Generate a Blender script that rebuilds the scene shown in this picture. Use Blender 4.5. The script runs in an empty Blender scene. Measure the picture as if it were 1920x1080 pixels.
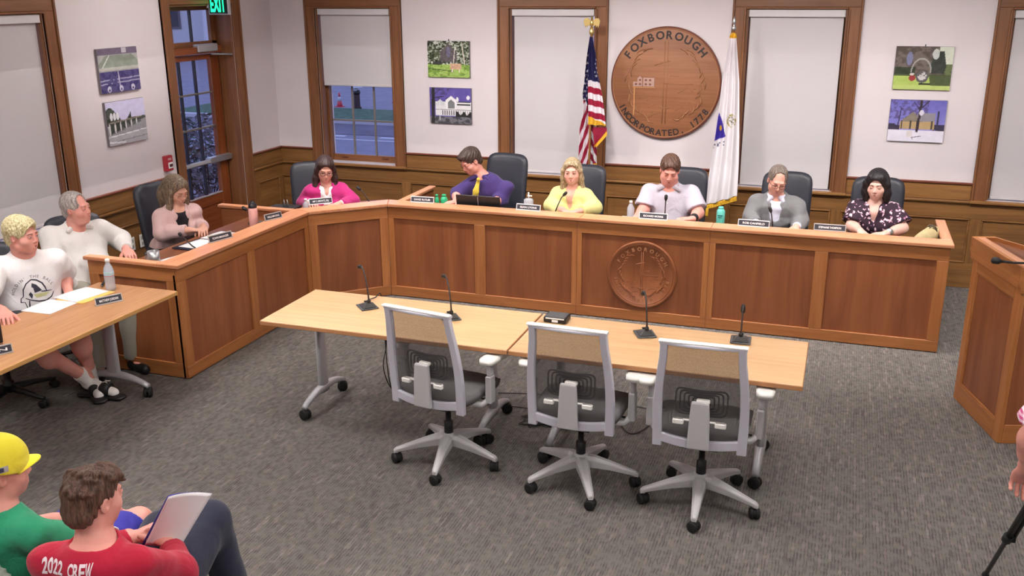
import bpy, bmesh, math, random
import numpy as np
from mathutils import Vector, Matrix, Euler
from mathutils.bvhtree import BVHTree
PI = math.pi
R_ = math.radians
random.seed(7)
SC = bpy.context.scene
COL = SC.collection

# ------------------------------------------------------------------ camera, sky, lights, exposure
cam_d = bpy.data.cameras.new('camera')
cam_d.sensor_width = 36.0
cam_d.lens = 36.0 * 1788.9 / 1920.0
cam_d.clip_start = 0.05
cam_d.clip_end = 300
cam = bpy.data.objects.new('camera', cam_d)
COL.objects.link(cam)
def _cam_matrix(yaw, pitch, roll, loc):
    cy, sy, cp, sp = math.cos(yaw), math.sin(yaw), math.cos(pitch), math.sin(pitch)
    f = Vector((sy * cp, cy * cp, -sp)); r = Vector((cy, -sy, 0)); u = r.cross(f)
    cr, sr = math.cos(roll), math.sin(roll)
    r2 = cr * r + sr * u; u2 = -sr * r + cr * u
    m = Matrix((( r2.x, u2.x, -f.x, loc[0]), (r2.y, u2.y, -f.y, loc[1]), (r2.z, u2.z, -f.z, loc[2]), (0, 0, 0, 1)))
    return m
cam.matrix_world = _cam_matrix(-.3344, .3044, -.0049, (0, 0, 2.5779))
SC.camera = cam

SC.view_settings.view_transform = 'Standard'
SC.view_settings.look = 'None'
SC.view_settings.gamma = 1.0
SC.view_settings.exposure = 0.5
SC.view_settings.use_curve_mapping = False
SC.cycles.max_bounces = 6
SC.cycles.diffuse_bounces = 3
SC.cycles.glossy_bounces = 3
SC.cycles.transmission_bounces = 4
SC.cycles.transparent_max_bounces = 12
SC.cycles.sample_clamp_indirect = 4.0
SC.cycles.caustics_reflective = False
SC.cycles.caustics_refractive = False

world = bpy.data.worlds.new('dusk_sky')
SC.world = world
world.use_nodes = True
_wn = world.node_tree
_wn.nodes.clear()
_o = _wn.nodes.new('ShaderNodeOutputWorld')
_b = _wn.nodes.new('ShaderNodeBackground')
_tc = _wn.nodes.new('ShaderNodeTexCoord')
_sx = _wn.nodes.new('ShaderNodeSeparateXYZ')
_rp = _wn.nodes.new('ShaderNodeValToRGB')
_wn.links.new(_tc.outputs['Generated'], _sx.inputs[0])
_wn.links.new(_sx.outputs['Z'], _rp.inputs[0])
_rp.color_ramp.elements[0].position = 0.0
_rp.color_ramp.elements[0].color = (0.42, 0.44, 0.68, 1)
_rp.color_ramp.elements[1].position = 0.6
_rp.color_ramp.elements[1].color = (0.22, 0.27, 0.55, 1)
_wn.links.new(_rp.outputs[0], _b.inputs[0])
_b.inputs['Strength'].default_value = 1.9
_wn.links.new(_b.outputs[0], _o.inputs[0])

# ceiling panel lights of the room (recessed, facing down)
def ceiling_light(x, y, sx, sy, watts, col=(1.0, 0.955, 0.93)):
    d = bpy.data.lights.new('ceiling_light', 'AREA')
    d.shape = 'RECTANGLE'; d.size = sx; d.size_y = sy; d.energy = watts; d.color = col
    o = bpy.data.objects.new('ceiling_light', d)
    o.location = (x, y, 3.0)
    COL.objects.link(o)
    return o
for lx in (-4.4, -2.0, 0.4, 2.8):
    for ly in (1.2, 3.9, 6.9):
        w = 115
        if ly == 3.9 and lx in (-2.0, 0.4): w = 190
        if lx == -4.4 or ly == 1.2: w = 165
        if lx == -4.4 and ly == 3.9: w = 240
        ceiling_light(lx, ly, 1.2, .6, w)
def spot(x, y, watts, tx=None, ty=None, ang=95):
    d = bpy.data.lights.new('ceiling_light', 'SPOT')
    d.energy = watts; d.spot_size = R_(ang); d.spot_blend = .8; d.shadow_soft_size = .12; d.color = (1.0, .95, .92)
    o = bpy.data.objects.new('ceiling_light', d); o.location = (x, y, 2.98)
    v = Vector(((tx if tx is not None else x) - x, (ty if ty is not None else y) - y, -2.0))
    o.rotation_euler = v.to_track_quat('-Z', 'Y').to_euler()
    COL.objects.link(o)
for sx_ in (-3.6, -2.1, -.7, .8): spot(sx_, 6.6, 150, sx_, 8.2, 110)
# ------------------------------------------------------------------ helpers
def S(h):
    h = h.lstrip('#')
    c = [int(h[i:i + 2], 16) / 255 for i in (0, 2, 4)]
    return tuple((x / 12.92 if x <= .04045 else ((x + .055) / 1.055) ** 2.4) for x in c) + (1,)
def C8(r, g, b):
    return S('%02x%02x%02x' % (int(r), int(g), int(b)))

def tag(o, label=None, cat=None, group=None, kind=None):
    if label: o['label'] = label
    if cat: o['category'] = cat
    if group: o['group'] = group
    if kind: o['kind'] = kind
    return o
def empty(name, loc=(0, 0, 0), rz=0, label=None, cat=None, group=None):
    o = bpy.data.objects.new(name, None); COL.objects.link(o)
    o.empty_display_size = .1
    o.location = loc; o.rotation_euler = (0, 0, rz)
    return tag(o, label, cat, group)

def newmat(name):
    m = bpy.data.materials.new(name); m.use_nodes = True
    nt = m.node_tree; b = nt.nodes['Principled BSDF']
    return m, nt, b
def mat(name, col, rough=.5, metal=0, spec=.5, noise=0, nscale=30, bump=0, bscale=200, emit=None, estr=1, alpha=None):
    m, nt, b = newmat(name)
    b.inputs['Base Color'].default_value = col
    b.inputs['Roughness'].default_value = rough
    b.inputs['Metallic'].default_value = metal
    b.inputs['Specular IOR Level'].default_value = spec
    tc = nt.nodes.new('ShaderNodeTexCoord')
    if noise:
        n = nt.nodes.new('ShaderNodeTexNoise'); n.inputs['Scale'].default_value = nscale; n.inputs['Detail'].default_value = 4
        nt.links.new(tc.outputs['Object'], n.inputs['Vector'])
        r = nt.nodes.new('ShaderNodeValToRGB')
        r.color_ramp.elements[0].position = .3; r.color_ramp.elements[1].position = .7
        r.color_ramp.elements[0].color = tuple(c * (1 - noise) for c in col[:3]) + (1,)
        r.color_ramp.elements[1].color = tuple(min(1, c * (1 + noise)) for c in col[:3]) + (1,)
        nt.links.new(n.outputs['Fac'], r.inputs[0]); nt.links.new(r.outputs[0], b.inputs['Base Color'])
    if bump:
        n2 = nt.nodes.new('ShaderNodeTexNoise'); n2.inputs['Scale'].default_value = bscale; n2.inputs['Detail'].default_value = 2
        nt.links.new(tc.outputs['Object'], n2.inputs['Vector'])
        bp = nt.nodes.new('ShaderNodeBump'); bp.inputs['Strength'].default_value = bump; bp.inputs['Distance'].default_value = .004
        nt.links.new(n2.outputs['Fac'], bp.inputs['Height']); nt.links.new(bp.outputs[0], b.inputs['Normal'])
    if emit:
        b.inputs['Emission Color'].default_value = emit; b.inputs['Emission Strength'].default_value = estr
    if alpha is not None:
        b.inputs['Alpha'].default_value = alpha
    return m
def wood(name, c1, c2, axis='Z', rough=.38, k=1.0, spec=.4, figure=.5, coat=0.0):
    """oak-like grain running along the given object axis"""
    m, nt, b = newmat(name)
    L = nt.links
    tc = nt.nodes.new('ShaderNodeTexCoord'); oi = nt.nodes.new('ShaderNodeObjectInfo')
    mp = nt.nodes.new('ShaderNodeMapping'); mp2 = nt.nodes.new('ShaderNodeMapping')
    off = nt.nodes.new('ShaderNodeVectorMath'); off.operation = 'SCALE'; off.inputs[0].default_value = (7.3, 11.1, 5.7)
    L.new(oi.outputs['Random'], off.inputs['Scale'])
    ax = 'XYZ'.index(axis)
    s = [30 * k] * 3; s[ax] = 1.6 * k
    s2 = [7 * k] * 3; s2[ax] = .7 * k
    for mm, ss in ((mp, s), (mp2, s2)):
        mm.inputs['Scale'].default_value = ss
        L.new(tc.outputs['Object'], mm.inputs['Vector']); L.new(off.outputs[0], mm.inputs['Location'])
    n1 = nt.nodes.new('ShaderNodeTexNoise'); n1.inputs['Detail'].default_value = 5; n1.inputs['Roughness'].default_value = .6; n1.inputs['Scale'].default_value = 1.5; n1.inputs['Distortion'].default_value = .4
    n2 = nt.nodes.new('ShaderNodeTexNoise'); n2.inputs['Detail'].default_value = 3; n2.inputs['Scale'].default_value = 1.0; n2.inputs['Distortion'].default_value = 1.2
    L.new(mp.outputs[0], n1.inputs['Vector']); L.new(mp2.outputs[0], n2.inputs['Vector'])
    mx = nt.nodes.new('ShaderNodeMix'); mx.data_type = 'FLOAT'; mx.inputs['Factor'].default_value = figure
    L.new(n1.outputs['Fac'], mx.inputs[2]); L.new(n2.outputs['Fac'], mx.inputs[3])
    r = nt.nodes.new('ShaderNodeValToRGB')
    r.color_ramp.elements[0].position = .33; r.color_ramp.elements[0].color = c1
    r.color_ramp.elements[1].position = .68; r.color_ramp.elements[1].color = c2
    L.new(mx.outputs[0], r.inputs[0])
    hsv = nt.nodes.new('ShaderNodeHueSaturation')
    mr = nt.nodes.new('ShaderNodeMapRange'); mr.inputs['To Min'].default_value = .90; mr.inputs['To Max'].default_value = 1.10
    L.new(oi.outputs['Random'], mr.inputs['Value']); L.new(mr.outputs[0], hsv.inputs['Value'])
    L.new(r.outputs[0], hsv.inputs['Color']); L.new(hsv.outputs[0], b.inputs['Base Color'])
    b.inputs['Roughness'].default_value = rough; b.inputs['Specular IOR Level'].default_value = spec
    b.inputs['Coat Weight'].default_value = coat; b.inputs['Coat Roughness'].default_value = .25
    return m
def vcol_mat(name, rough=.6, spec=.3, attr='col'):
    m, nt, b = newmat(name)
    a = nt.nodes.new('ShaderNodeVertexColor'); a.layer_name = attr
    nt.links.new(a.outputs['Color'], b.inputs['Base Color'])
    b.inputs['Roughness'].default_value = rough; b.inputs['Specular IOR Level'].default_value = spec
    return m

class MB:
    """collects shapes into one mesh"""
    def __init__(s): s.v = []; s.f = []; s.mi = []; s.sm = []; s.cur = 0
    def add(s, vs, fs, smooth=False, mx=None):
        n = len(s.v)
        for p in vs:
            s.v.append(tuple(mx @ Vector(p)) if mx is not None else tuple(p))
        for f in fs:
            s.f.append(tuple(i + n for i in f)); s.mi.append(s.cur); s.sm.append(smooth)
        return s
    def box(s, x0, x1, y0, y1, z0, z1, mx=None):
        if x1 < x0: x0, x1 = x1, x0
        if y1 < y0: y0, y1 = y1, y0
        if z1 < z0: z0, z1 = z1, z0
        return s.add([(x0, y0, z0), (x1, y0, z0), (x1, y1, z0), (x0, y1, z0), (x0, y0, z1), (x1, y0, z1), (x1, y1, z1), (x0, y1, z1)],
              [(0, 3, 2, 1), (4, 5, 6, 7), (0, 1, 5, 4), (1, 2, 6, 5), (2, 3, 7, 6), (3, 0, 4, 7)], mx=mx)
    def prism(s, pts, h0, h1, axis='Z', mx=None, smooth=False):
        """extrude a 2-D outline along an axis (Z: pts are x,y ; Y: x,z ; X: y,z)"""
        a = sum(pts[i][0] * pts[(i + 1) % len(pts)][1] - pts[(i + 1) % len(pts)][0] * pts[i][1] for i in range(len(pts)))
        if a < 0: pts = pts[::-1]
        if h1 < h0: h0, h1 = h1, h0
        def P(p, h):
            return (p[0], p[1], h) if axis == 'Z' else ((p[0], h, p[1]) if axis == 'Y' else (h, p[0], p[1]))
        n = len(pts)
        vs = [P(p, h0) for p in pts] + [P(p, h1) for p in pts]
        fs = [tuple(range(n))[::-1], tuple(range(n, 2 * n))] + [(i, (i + 1) % n, n + (i + 1) % n, n + i) for i in range(n)]
        if axis == 'Y': fs = [f[::-1] for f in fs]
        return s.add(vs, fs, smooth, mx)
    def tube(s, pts, r, n=8, cap=True, mx=None, flat=1.0):
        """round bar through points; r a number or one per point"""
        pts = [Vector(p) for p in pts]; m = len(pts)
        rs = r if isinstance(r, (list, tuple)) else [r] * m
        vs = []; up = None
        for i, p in enumerate(pts):
            t = (pts[min(i + 1, m - 1)] - pts[max(i - 1, 0)])
            t = t.normalized() if t.length > 1e-9 else Vector((0, 0, 1))
            if up is None:
                up = Vector((0, 0, 1)) if abs(t.z) < .9 else Vector((1, 0, 0))
            a = t.cross(up)
            if a.length < 1e-6: a = t.cross(Vector((0, 1, 0)))
            a.normalize(); bb = a.cross(t).normalized(); up = bb
            for k in range(n):
                w = 2 * PI * k / n
                vs.append(tuple(p + a * math.cos(w) * rs[i] + bb * math.sin(w) * rs[i] * flat))
        fs = [(i * n + k, i * n + (k + 1) % n, (i + 1) * n + (k + 1) % n, (i + 1) * n + k) for i in range(m - 1) for k in range(n)]
        s.add(vs, fs, True, mx)
        if cap:
            c0 = len(s.v) - m * n
            s.f.append(tuple(c0 + k for k in range(n))[::-1]); s.mi.append(s.cur); s.sm.append(False)
            s.f.append(tuple(c0 + (m - 1) * n + k for k in range(n))); s.mi.append(s.cur); s.sm.append(False)
        return s
    def lathe(s, prof, n=16, mx=None, cx=0, cy=0):
        """prof: (radius, z) from bottom to top"""
        vs = [(cx + r * math.cos(2 * PI * k / n), cy + r * math.sin(2 * PI * k / n), z) for r, z in prof for k in range(n)]
        m = len(prof)
        fs = [(i * n + k, i * n + (k + 1) % n, (i + 1) * n + (k + 1) % n, (i + 1) * n + k) for i in range(m - 1) for k in range(n)]
        s.add(vs, fs, True, mx)
        c0 = len(s.v) - m * n
        s.f.append(tuple(c0 + k for k in range(n))[::-1]); s.mi.append(s.cur); s.sm.append(False)
        s.f.append(tuple(c0 + (m - 1) * n + k for k in range(n))); s.mi.append(s.cur); s.sm.append(False)
        return s
    def ball(s, c, r, n=10, m=6, mx=None):
        rx, ry, rz = r if isinstance(r, (tuple, list)) else (r, r, r)
        vs = [(c[0], c[1], c[2] - rz)]
        for i in range(1, m):
            a = -PI / 2 + PI * i / m
            vs += [(c[0] + rx * math.cos(a) * math.cos(2 * PI * k / n), c[1] + ry * math.cos(a) * math.sin(2 * PI * k / n), c[2] + rz * math.sin(a)) for k in range(n)]
        vs.append((c[0], c[1], c[2] + rz))
        t = len(vs) - 1
        fs = [(0, 1 + (k + 1) % n, 1 + k) for k in range(n)]
        fs += [(1 + i * n + k, 1 + i * n + (k + 1) % n, 1 + (i + 1) * n + (k + 1) % n, 1 + (i + 1) * n + k) for i in range(m - 2) for k in range(n)]
        b0 = 1 + (m - 2) * n
        fs += [(b0 + k, b0 + (k + 1) % n, t) for k in range(n)]
        return s.add(vs, fs, True, mx)
    def grid(s, nu, nv, fn, mx=None, smooth=True, two=False):
        vs = [fn(i / nu, j / nv) for j in range(nv + 1) for i in range(nu + 1)]
        w = nu + 1
        fs = [(j * w + i, j * w + i + 1, (j + 1) * w + i + 1, (j + 1) * w + i) for j in range(nv) for i in range(nu)]
        return s.add(vs, fs, smooth, mx)
    def build(s, name, mats, parent=None, off=(0, 0, 0), bev=0, seg=1, solid=0, subs=0):
        me = bpy.data.meshes.new(name)
        o3 = Vector(off)
        me.from_pydata([tuple(Vector(p) - o3) for p in s.v], [], s.f)
        if not isinstance(mats, (list, tuple)): mats = [mats]
        for m in mats: me.materials.append(m)
        if len(mats) > 1: me.polygons.foreach_set('material_index', s.mi)
        me.polygons.foreach_set('use_smooth', s.sm)
        me.update()
        o = bpy.data.objects.new(name, me); COL.objects.link(o)
        if parent is not None: o.parent = parent
        else: o.location = o3
        if solid:
            md = o.modifiers.new('solid', 'SOLIDIFY'); md.thickness = solid; md.offset = 0
        if bev:
            md = o.modifiers.new('bevel', 'BEVEL'); md.width = bev; md.segments = seg; md.limit_method = 'ANGLE'; md.angle_limit = R_(40)
        if subs:
            md = o.modifiers.new('subd', 'SUBSURF'); md.levels = subs; md.render_levels = subs
        return o
def B(x0, x1, y0, y1, z0, z1): return MB().box(x0, x1, y0, y1, z0, z1)
def copy_tree(o, parent=None):
    c = o.copy(); COL.objects.link(c)
    if parent is not None: c.parent = parent
    for ch in list(o.children): copy_tree(ch, c)
    return c
def RZ(a, loc=(0, 0, 0)): return Matrix.Translation(loc) @ Matrix.Rotation(a, 4, 'Z')

_txt_cache = {}
def text_geo(ch, bold=.012):
    """outline mesh of a string, size 1, centred in x on 0, base line y=0: (verts, faces, width)"""
    key = (ch, bold)
    if key in _txt_cache: return _txt_cache[key]
    cu = bpy.data.curves.new('t', 'FONT'); cu.body = ch; cu.size = 1; cu.resolution_u = 3; cu.offset = bold
    ob = bpy.data.objects.new('t', cu); COL.objects.link(ob)
    bpy.context.view_layer.update()
    dg = bpy.context.evaluated_depsgraph_get()
    me = ob.evaluated_get(dg).to_mesh()
    vs = [tuple(v.co) for v in me.vertices]; fs = [tuple(p.vertices) for p in me.polygons]
    ob.evaluated_get(dg).to_mesh_clear()
    bpy.data.objects.remove(ob); bpy.data.curves.remove(cu)
    if vs:
        x0 = min(v[0] for v in vs); x1 = max(v[0] for v in vs)
    else: x0, x1 = 0, .3
    vs = [(v[0] - (x0 + x1) / 2, v[1], 0) for v in vs]
    _txt_cache[key] = (vs, fs, x1 - x0)
    return _txt_cache[key]
def text_flat(mb, s, size, mx, bold=.012, width=None):
    vs, fs, w = text_geo(s, bold)
    k = (width / (w * size)) if width else 1
    mb.add([(v[0] * size * k, v[1] * size, 0) for v in vs], fs, mx=mx)
def text_arc(mb, s, size, rad, mid_deg, step_deg, mx, inward=False, bold=.02):
    n = len(s)
    for i, ch in enumerate(s):
        if ch == ' ': continue
        a = mid_deg + (i - (n - 1) / 2) * step_deg * (-1 if not inward else 1)
        vs, fs, w = text_geo(ch, bold)
        a = R_(a)
        if not inward:
            M = Matrix.Translation((rad * math.cos(a), rad * math.sin(a), 0)) @ Matrix.Rotation(a - PI / 2, 4, 'Z')
        else:
            M = Matrix.Translation((rad * math.cos(a), rad * math.sin(a), 0)) @ Matrix.Rotation(a + PI / 2, 4, 'Z')
        mb.add([(v[0] * size, v[1] * size, 0) for v in vs], fs, mx=mx @ M)

# ------------------------------------------------------------------ shared materials
M = {}
M['wall'] = mat('painted_wall', C8(214, 205, 207), .85, spec=.2, noise=.015, nscale=3)
M['ceil'] = mat('ceiling_paint', C8(225, 222, 220), .9)
for ax in 'XYZ':
    M['wain' + ax] = wood('wainscot_oak_' + ax, C8(104, 68, 36), C8(148, 105, 60), ax, rough=.42)
    M['case' + ax] = wood('casing_oak_' + ax, C8(106, 66, 40), C8(140, 92, 58), ax, rough=.42)
    M['frame' + ax] = wood('bench_frame_' + ax, C8(150, 90, 48), C8(182, 120, 70), ax, rough=.4)
    M['panel' + ax] = wood('bench_panel_' + ax, C8(124, 70, 42), C8(154, 94, 58), ax, rough=.42, figure=.7, k=.8)
    M['cap' + ax] = wood('bench_cap_' + ax, C8(170, 108, 74), C8(200, 142, 104), ax, rough=.28)
    M['door' + ax] = wood('door_cherry_' + ax, C8(112, 50, 24), C8(150, 82, 44), ax, rough=.42)
M['cap_dark'] = mat('dark_cap_moulding', C8(110, 56, 40), .45)
M['white_vinyl'] = mat('shade_valance_white', C8(206, 202, 204), .6)
M['shade'] = mat('roller_shade_fabric', C8(198, 193, 195), .8, spec=.15, noise=.012, nscale=4, bump=.1, bscale=500)
M['silver'] = mat('brushed_silver', C8(176, 176, 180), .38, metal=.3, noise=.03, nscale=50)
M['steel'] = mat('steel', C8(170, 170, 172), .35, metal=.8)
M['black'] = mat('black_plastic', C8(26, 26, 28), .42, noise=.05)
M['rubber'] = mat('rubber_black', C8(18, 18, 19), .7)
M['white'] = mat('white_plastic', C8(236, 233, 228), .45)
M['paper'] = mat('white_paper', C8(246, 243, 244), .8, spec=.1)
M['leather'] = mat('dark_leather', C8(44, 45, 54), .42, spec=.45, noise=.12, nscale=60, bump=.25, bscale=250)
M['brass'] = mat('gilt_metal', C8(214, 186, 120), .3, metal=.85)
M['gold_fringe'] = mat('gold_fringe', C8(208, 156, 44), .7, noise=.25, nscale=300, bump=.5, bscale=400)
def glass_mat():
    m, nt, b = newmat('window_glass')
    nt.nodes.remove(b)
    t = nt.nodes.new('ShaderNodeBsdfTransparent'); t.inputs[0].default_value = (.93, .95, .96, 1)
    g = nt.nodes.new('ShaderNodeBsdfGlossy'); g.inputs['Roughness'].default_value = .03
    lw = nt.nodes.new('ShaderNodeLayerWeight'); lw.inputs['Blend'].default_value = .5
    pw = nt.nodes.new('ShaderNodeMath'); pw.operation = 'POWER'; pw.inputs[1].default_value = 4
    nt.links.new(lw.outputs['Facing'], pw.inputs[0])
    f = nt.nodes.new('ShaderNodeMapRange'); f.inputs['To Min'].default_value = .025; f.inputs['To Max'].default_value = .6
    nt.links.new(pw.outputs[0], f.inputs['Value'])
    mx = nt.nodes.new('ShaderNodeMixShader')
    nt.links.new(f.outputs[0], mx.inputs[0]); nt.links.new(t.outputs[0], mx.inputs[1]); nt.links.new(g.outputs[0], mx.inputs[2])
    nt.links.new(mx.outputs[0], nt.nodes['Material Output'].inputs[0])
    return m
M['glass'] = glass_mat()
def carpet_mat():
    """ribbed loop carpet: ribs run away from the door side (along y), with dark and light dashes on each rib"""
    m, nt, b = newmat('loop_carpet')
    L = nt.links
    def math_(op, a, bb=None):
        n = nt.nodes.new('ShaderNodeMath'); n.operation = op
        for i, v in enumerate((a, bb)):
            if v is None: continue
            if isinstance(v, (int, float)): n.inputs[i].default_value = v
            else: L.new(v, n.inputs[i])
        return n.outputs[0]
    tc = nt.nodes.new('ShaderNodeTexCoord'); sp = nt.nodes.new('ShaderNodeSeparateXYZ'); L.new(tc.outputs['Object'], sp.inputs[0])
    n0 = nt.nodes.new('ShaderNodeTexNoise'); n0.inputs['Scale'].default_value = 30; L.new(tc.outputs['Object'], n0.inputs['Vector'])
    xw = math_('ADD', math_('DIVIDE', sp.outputs['X'], .0155), math_('MULTIPLY', n0.outputs['Fac'], .5))
    rib = math_('FLOOR', xw); fr = math_('FRACT', xw)
    groove = math_('MULTIPLY', math_('ABSOLUTE', math_('SUBTRACT', fr, .5)), 2.0)
    cb = nt.nodes.new('ShaderNodeCombineXYZ'); L.new(math_('MULTIPLY', rib, 3.7), cb.inputs[0]); L.new(math_('MULTIPLY', sp.outputs['Y'], 21.0), cb.inputs[1])
    n1 = nt.nodes.new('ShaderNodeTexNoise'); n1.inputs['Scale'].default_value = 1.0; n1.inputs['Detail'].default_value = 2; L.new(cb.outputs[0], n1.inputs['Vector'])
    mr = nt.nodes.new('ShaderNodeMapRange'); mr.inputs['From Min'].default_value = .42; mr.inputs['From Max'].default_value = .62; L.new(n1.outputs['Fac'], mr.inputs['Value'])
    dark = math_('MULTIPLY', mr.outputs[0], math_('POWER', groove, 1.2))
    cb2 = nt.nodes.new('ShaderNodeCombineXYZ'); L.new(math_('MULTIPLY', rib, 5.3), cb2.inputs[0]); L.new(math_('MULTIPLY', sp.outputs['Y'], 6.0), cb2.inputs[1]); cb2.inputs[2].default_value = 4
    n2 = nt.nodes.new('ShaderNodeTexNoise'); n2.inputs['Scale'].default_value = 1.0; n2.inputs['Detail'].default_value = 1; L.new(cb2.outputs[0], n2.inputs['Vector'])
    r = nt.nodes.new('ShaderNodeValToRGB'); e = r.color_ramp.elements
    e[0].position = .3; e[0].color = C8(108, 103, 100); e[1].position = .7; e[1].color = C8(138, 133, 128)
    x = e.new(.42); x.color = C8(125, 120, 116); x = e.new(.56); x.color = C8(119, 117, 110); x = e.new(.62); x.color = C8(132, 121, 117)
    L.new(n2.outputs['Fac'], r.inputs[0])
    mx = nt.nodes.new('ShaderNodeMix'); mx.data_type = 'RGBA'; L.new(math_('MULTIPLY', dark, .95), mx.inputs[0]); L.new(r.outputs[0], mx.inputs[6]); mx.inputs[7].default_value = C8(74, 70, 70)
    n = nt.nodes.new('ShaderNodeTexNoise'); n.inputs['Scale'].default_value = 1.6; n.inputs['Detail'].default_value = 3
    L.new(tc.outputs['Object'], n.inputs['Vector'])
    d2 = nt.nodes.new('ShaderNodeMapRange'); d2.inputs['To Min'].default_value = .92; d2.inputs['To Max'].default_value = 1.08
    L.new(n.outputs['Fac'], d2.inputs['Value'])
    h = nt.nodes.new('ShaderNodeHueSaturation'); L.new(d2.outputs[0], h.inputs['Value']); L.new(mx.outputs[2], h.inputs['Color'])
    L.new(h.outputs[0], b.inputs['Base Color'])
    b.inputs['Roughness'].default_value = 1; b.inputs['Specular IOR Level'].default_value = .1
    bp = nt.nodes.new('ShaderNodeBump'); bp.inputs['Strength'].default_value = .35; bp.inputs['Distance'].default_value = .004; bp.invert = True
    L.new(groove, bp.inputs['Height']); L.new(bp.outputs[0], b.inputs['Normal'])
    return m
M['carpet'] = carpet_mat()
M['laminate'] = wood('maple_laminate', C8(240, 188, 134), C8(252, 212, 160), 'X', rough=.32, figure=.35, k=.9, spec=.5)
M['laminateY'] = wood('oak_laminate', C8(196, 138, 92), C8(222, 170, 122), 'Y', rough=.36, figure=.4, k=.9)
M['edge'] = mat('table_edge_band', C8(188, 132, 88), .5)
M['edgeY'] = mat('oak_edge_band', C8(190, 142, 84), .5)
# ------------------------------------------------------------------ room shell
YW, XL, ZC = 9.04, -5.82, 3.0
XR_, YF = 6.0, -1.5
OPEN_B = [(-5.28, -4.42), (-3.15, -2.29), (-.915, -.055), (1.22, 2.08)]   # back-wall window openings
Z0W, Z1W = .80, 2.41
fl = B(XL - .5, XR_, YF, YW + .05, -.12, 0).build('floor', M['carpet']); tag(fl, kind='structure')
ce = B(XL - .3, XR_, YF, YW + .2, ZC, ZC + .1).build('ceiling', M['ceil']); tag(ce, kind='structure')
T = .26
mb = MB(); xs = [XL - T]
for a, b in OPEN_B: xs += [a, b]
xs.append(XR_)
for i in range(0, len(xs), 2): mb.box(xs[i], xs[i + 1], YW, YW + T, 0, ZC)
for a, b in OPEN_B:
    mb.box(a, b, YW, YW + T, 0, Z0W); mb.box(a, b, YW, YW + T, Z1W, ZC)
wall_back = mb.build('wall_back', M['wall']); tag(wall_back, kind='structure')
WL = (5.05, 5.93); DR = (7.40, 8.34)
mb = MB()
mb.box(XL - T, XL, YF, WL[0], 0, ZC); mb.box(XL - T, XL, WL[1], DR[0], 0, ZC); mb.box(XL - T, XL, DR[1], YW, 0, ZC)
mb.box(XL - T, XL, WL[0], WL[1], 0, Z0W); mb.box(XL - T, XL, WL[0], WL[1], Z1W + .02, ZC); mb.box(XL - T, XL, DR[0], DR[1], 2.45, ZC)
wall_left = mb.build('wall_left', M['wall']); tag(wall_left, kind='structure')
wr = B(XR_, XR_ + .1, YF, YW, 0, ZC).build('wall_right', M['wall']); tag(wr, kind='structure')
wf = B(XL, XR_, YF - .1, YF, 0, ZC).build('wall_front', M['wall']); tag(wf, kind='structure')

# wainscot of the back wall: every board a piece of its own under the wall
def bz(mb, name, m, par, bev=.003): return mb.build(name, m, par, bev=bev)
def backpiece(name, x0, x1, d, z0, z1, ax, d0=0, bev=.003, pre='wain'):
    return B(x0, x1, YW - d, YW - d0, z0, z1).build(name, M[pre + ax], wall_back, bev=bev)
def wain_back():
    segs = [(-5.82, -5.40), (-4.30, -3.27), (-2.17, -1.035), (.065, 1.10), (2.20, 6.0)]   # wall between window casings
    for x0, x1 in segs:
        backpiece('frieze_board', x0, x1, .016, .79, .93, 'X')
        B(x0, x1, YW - .034, YW, .93, .946).build('cap_moulding', M['cap_dark'], wall_back, bev=.004)
    backpiece('rail', XL, XR_, .018, .63, .757, 'X')
    B(XL, XR_, YW - .03, YW, .752, .768).build('chair_rail_cove', M['wainX'], wall_back, bev=.006)
    for x0, x1 in segs:
        B(x0, x1, YW - .045, YW, .768, .79).build('chair_rail', M['wainX'], wall_back, bev=.006, seg=2)
    backpiece('rail', XL, XR_, .018, .158, .228, 'X')
    b = B(XL, XR_, YW - .022, YW, 0, .158).build('baseboard_back', M['wainX'], None, bev=.004); tag(b, kind='structure')
    stiles = [-5.36, -4.31, -3.27, -2.20, -1.01, .0, 1.165, 2.2, 3.4, 4.6]
    w = .045
    for s in stiles: backpiece('stile', s - w, s + w, .018, .228, .63, 'Z')
    ed = [XL] + stiles + [XR_]
    for i in range(len(ed) - 1):
        a = ed[i] + (w if i else .0); b_ = ed[i + 1] - (w if i < len(ed) - 2 else 0)
        backpiece('panel', a + .004, b_ - .004, .006, .232, .626, 'X', bev=0)
        # bolection bead round the panel
        m2 = MB()
        for q in ((a, b_, .228, .243), (a, b_, .615, .63)): m2.box(q[0], q[1], YW - .024, YW - .004, q[2], q[3])
        m2.box(a, a + .015, YW - .024, YW - .004, .243, .615); m2.box(b_ - .015, b_, YW - .024, YW - .004, .243, .615)
        m2.build('panel_bead', M['wainX'], wall_back, bev=.005)
wain_back()
def leftpiece(name, y0, y1, d, z0, z1, ax, bev=.003, pre='wain'):
    return B(XL, XL + d, y0, y1, z0, z1).build(name, M[pre + ax], wall_left, bev=bev)
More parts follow.
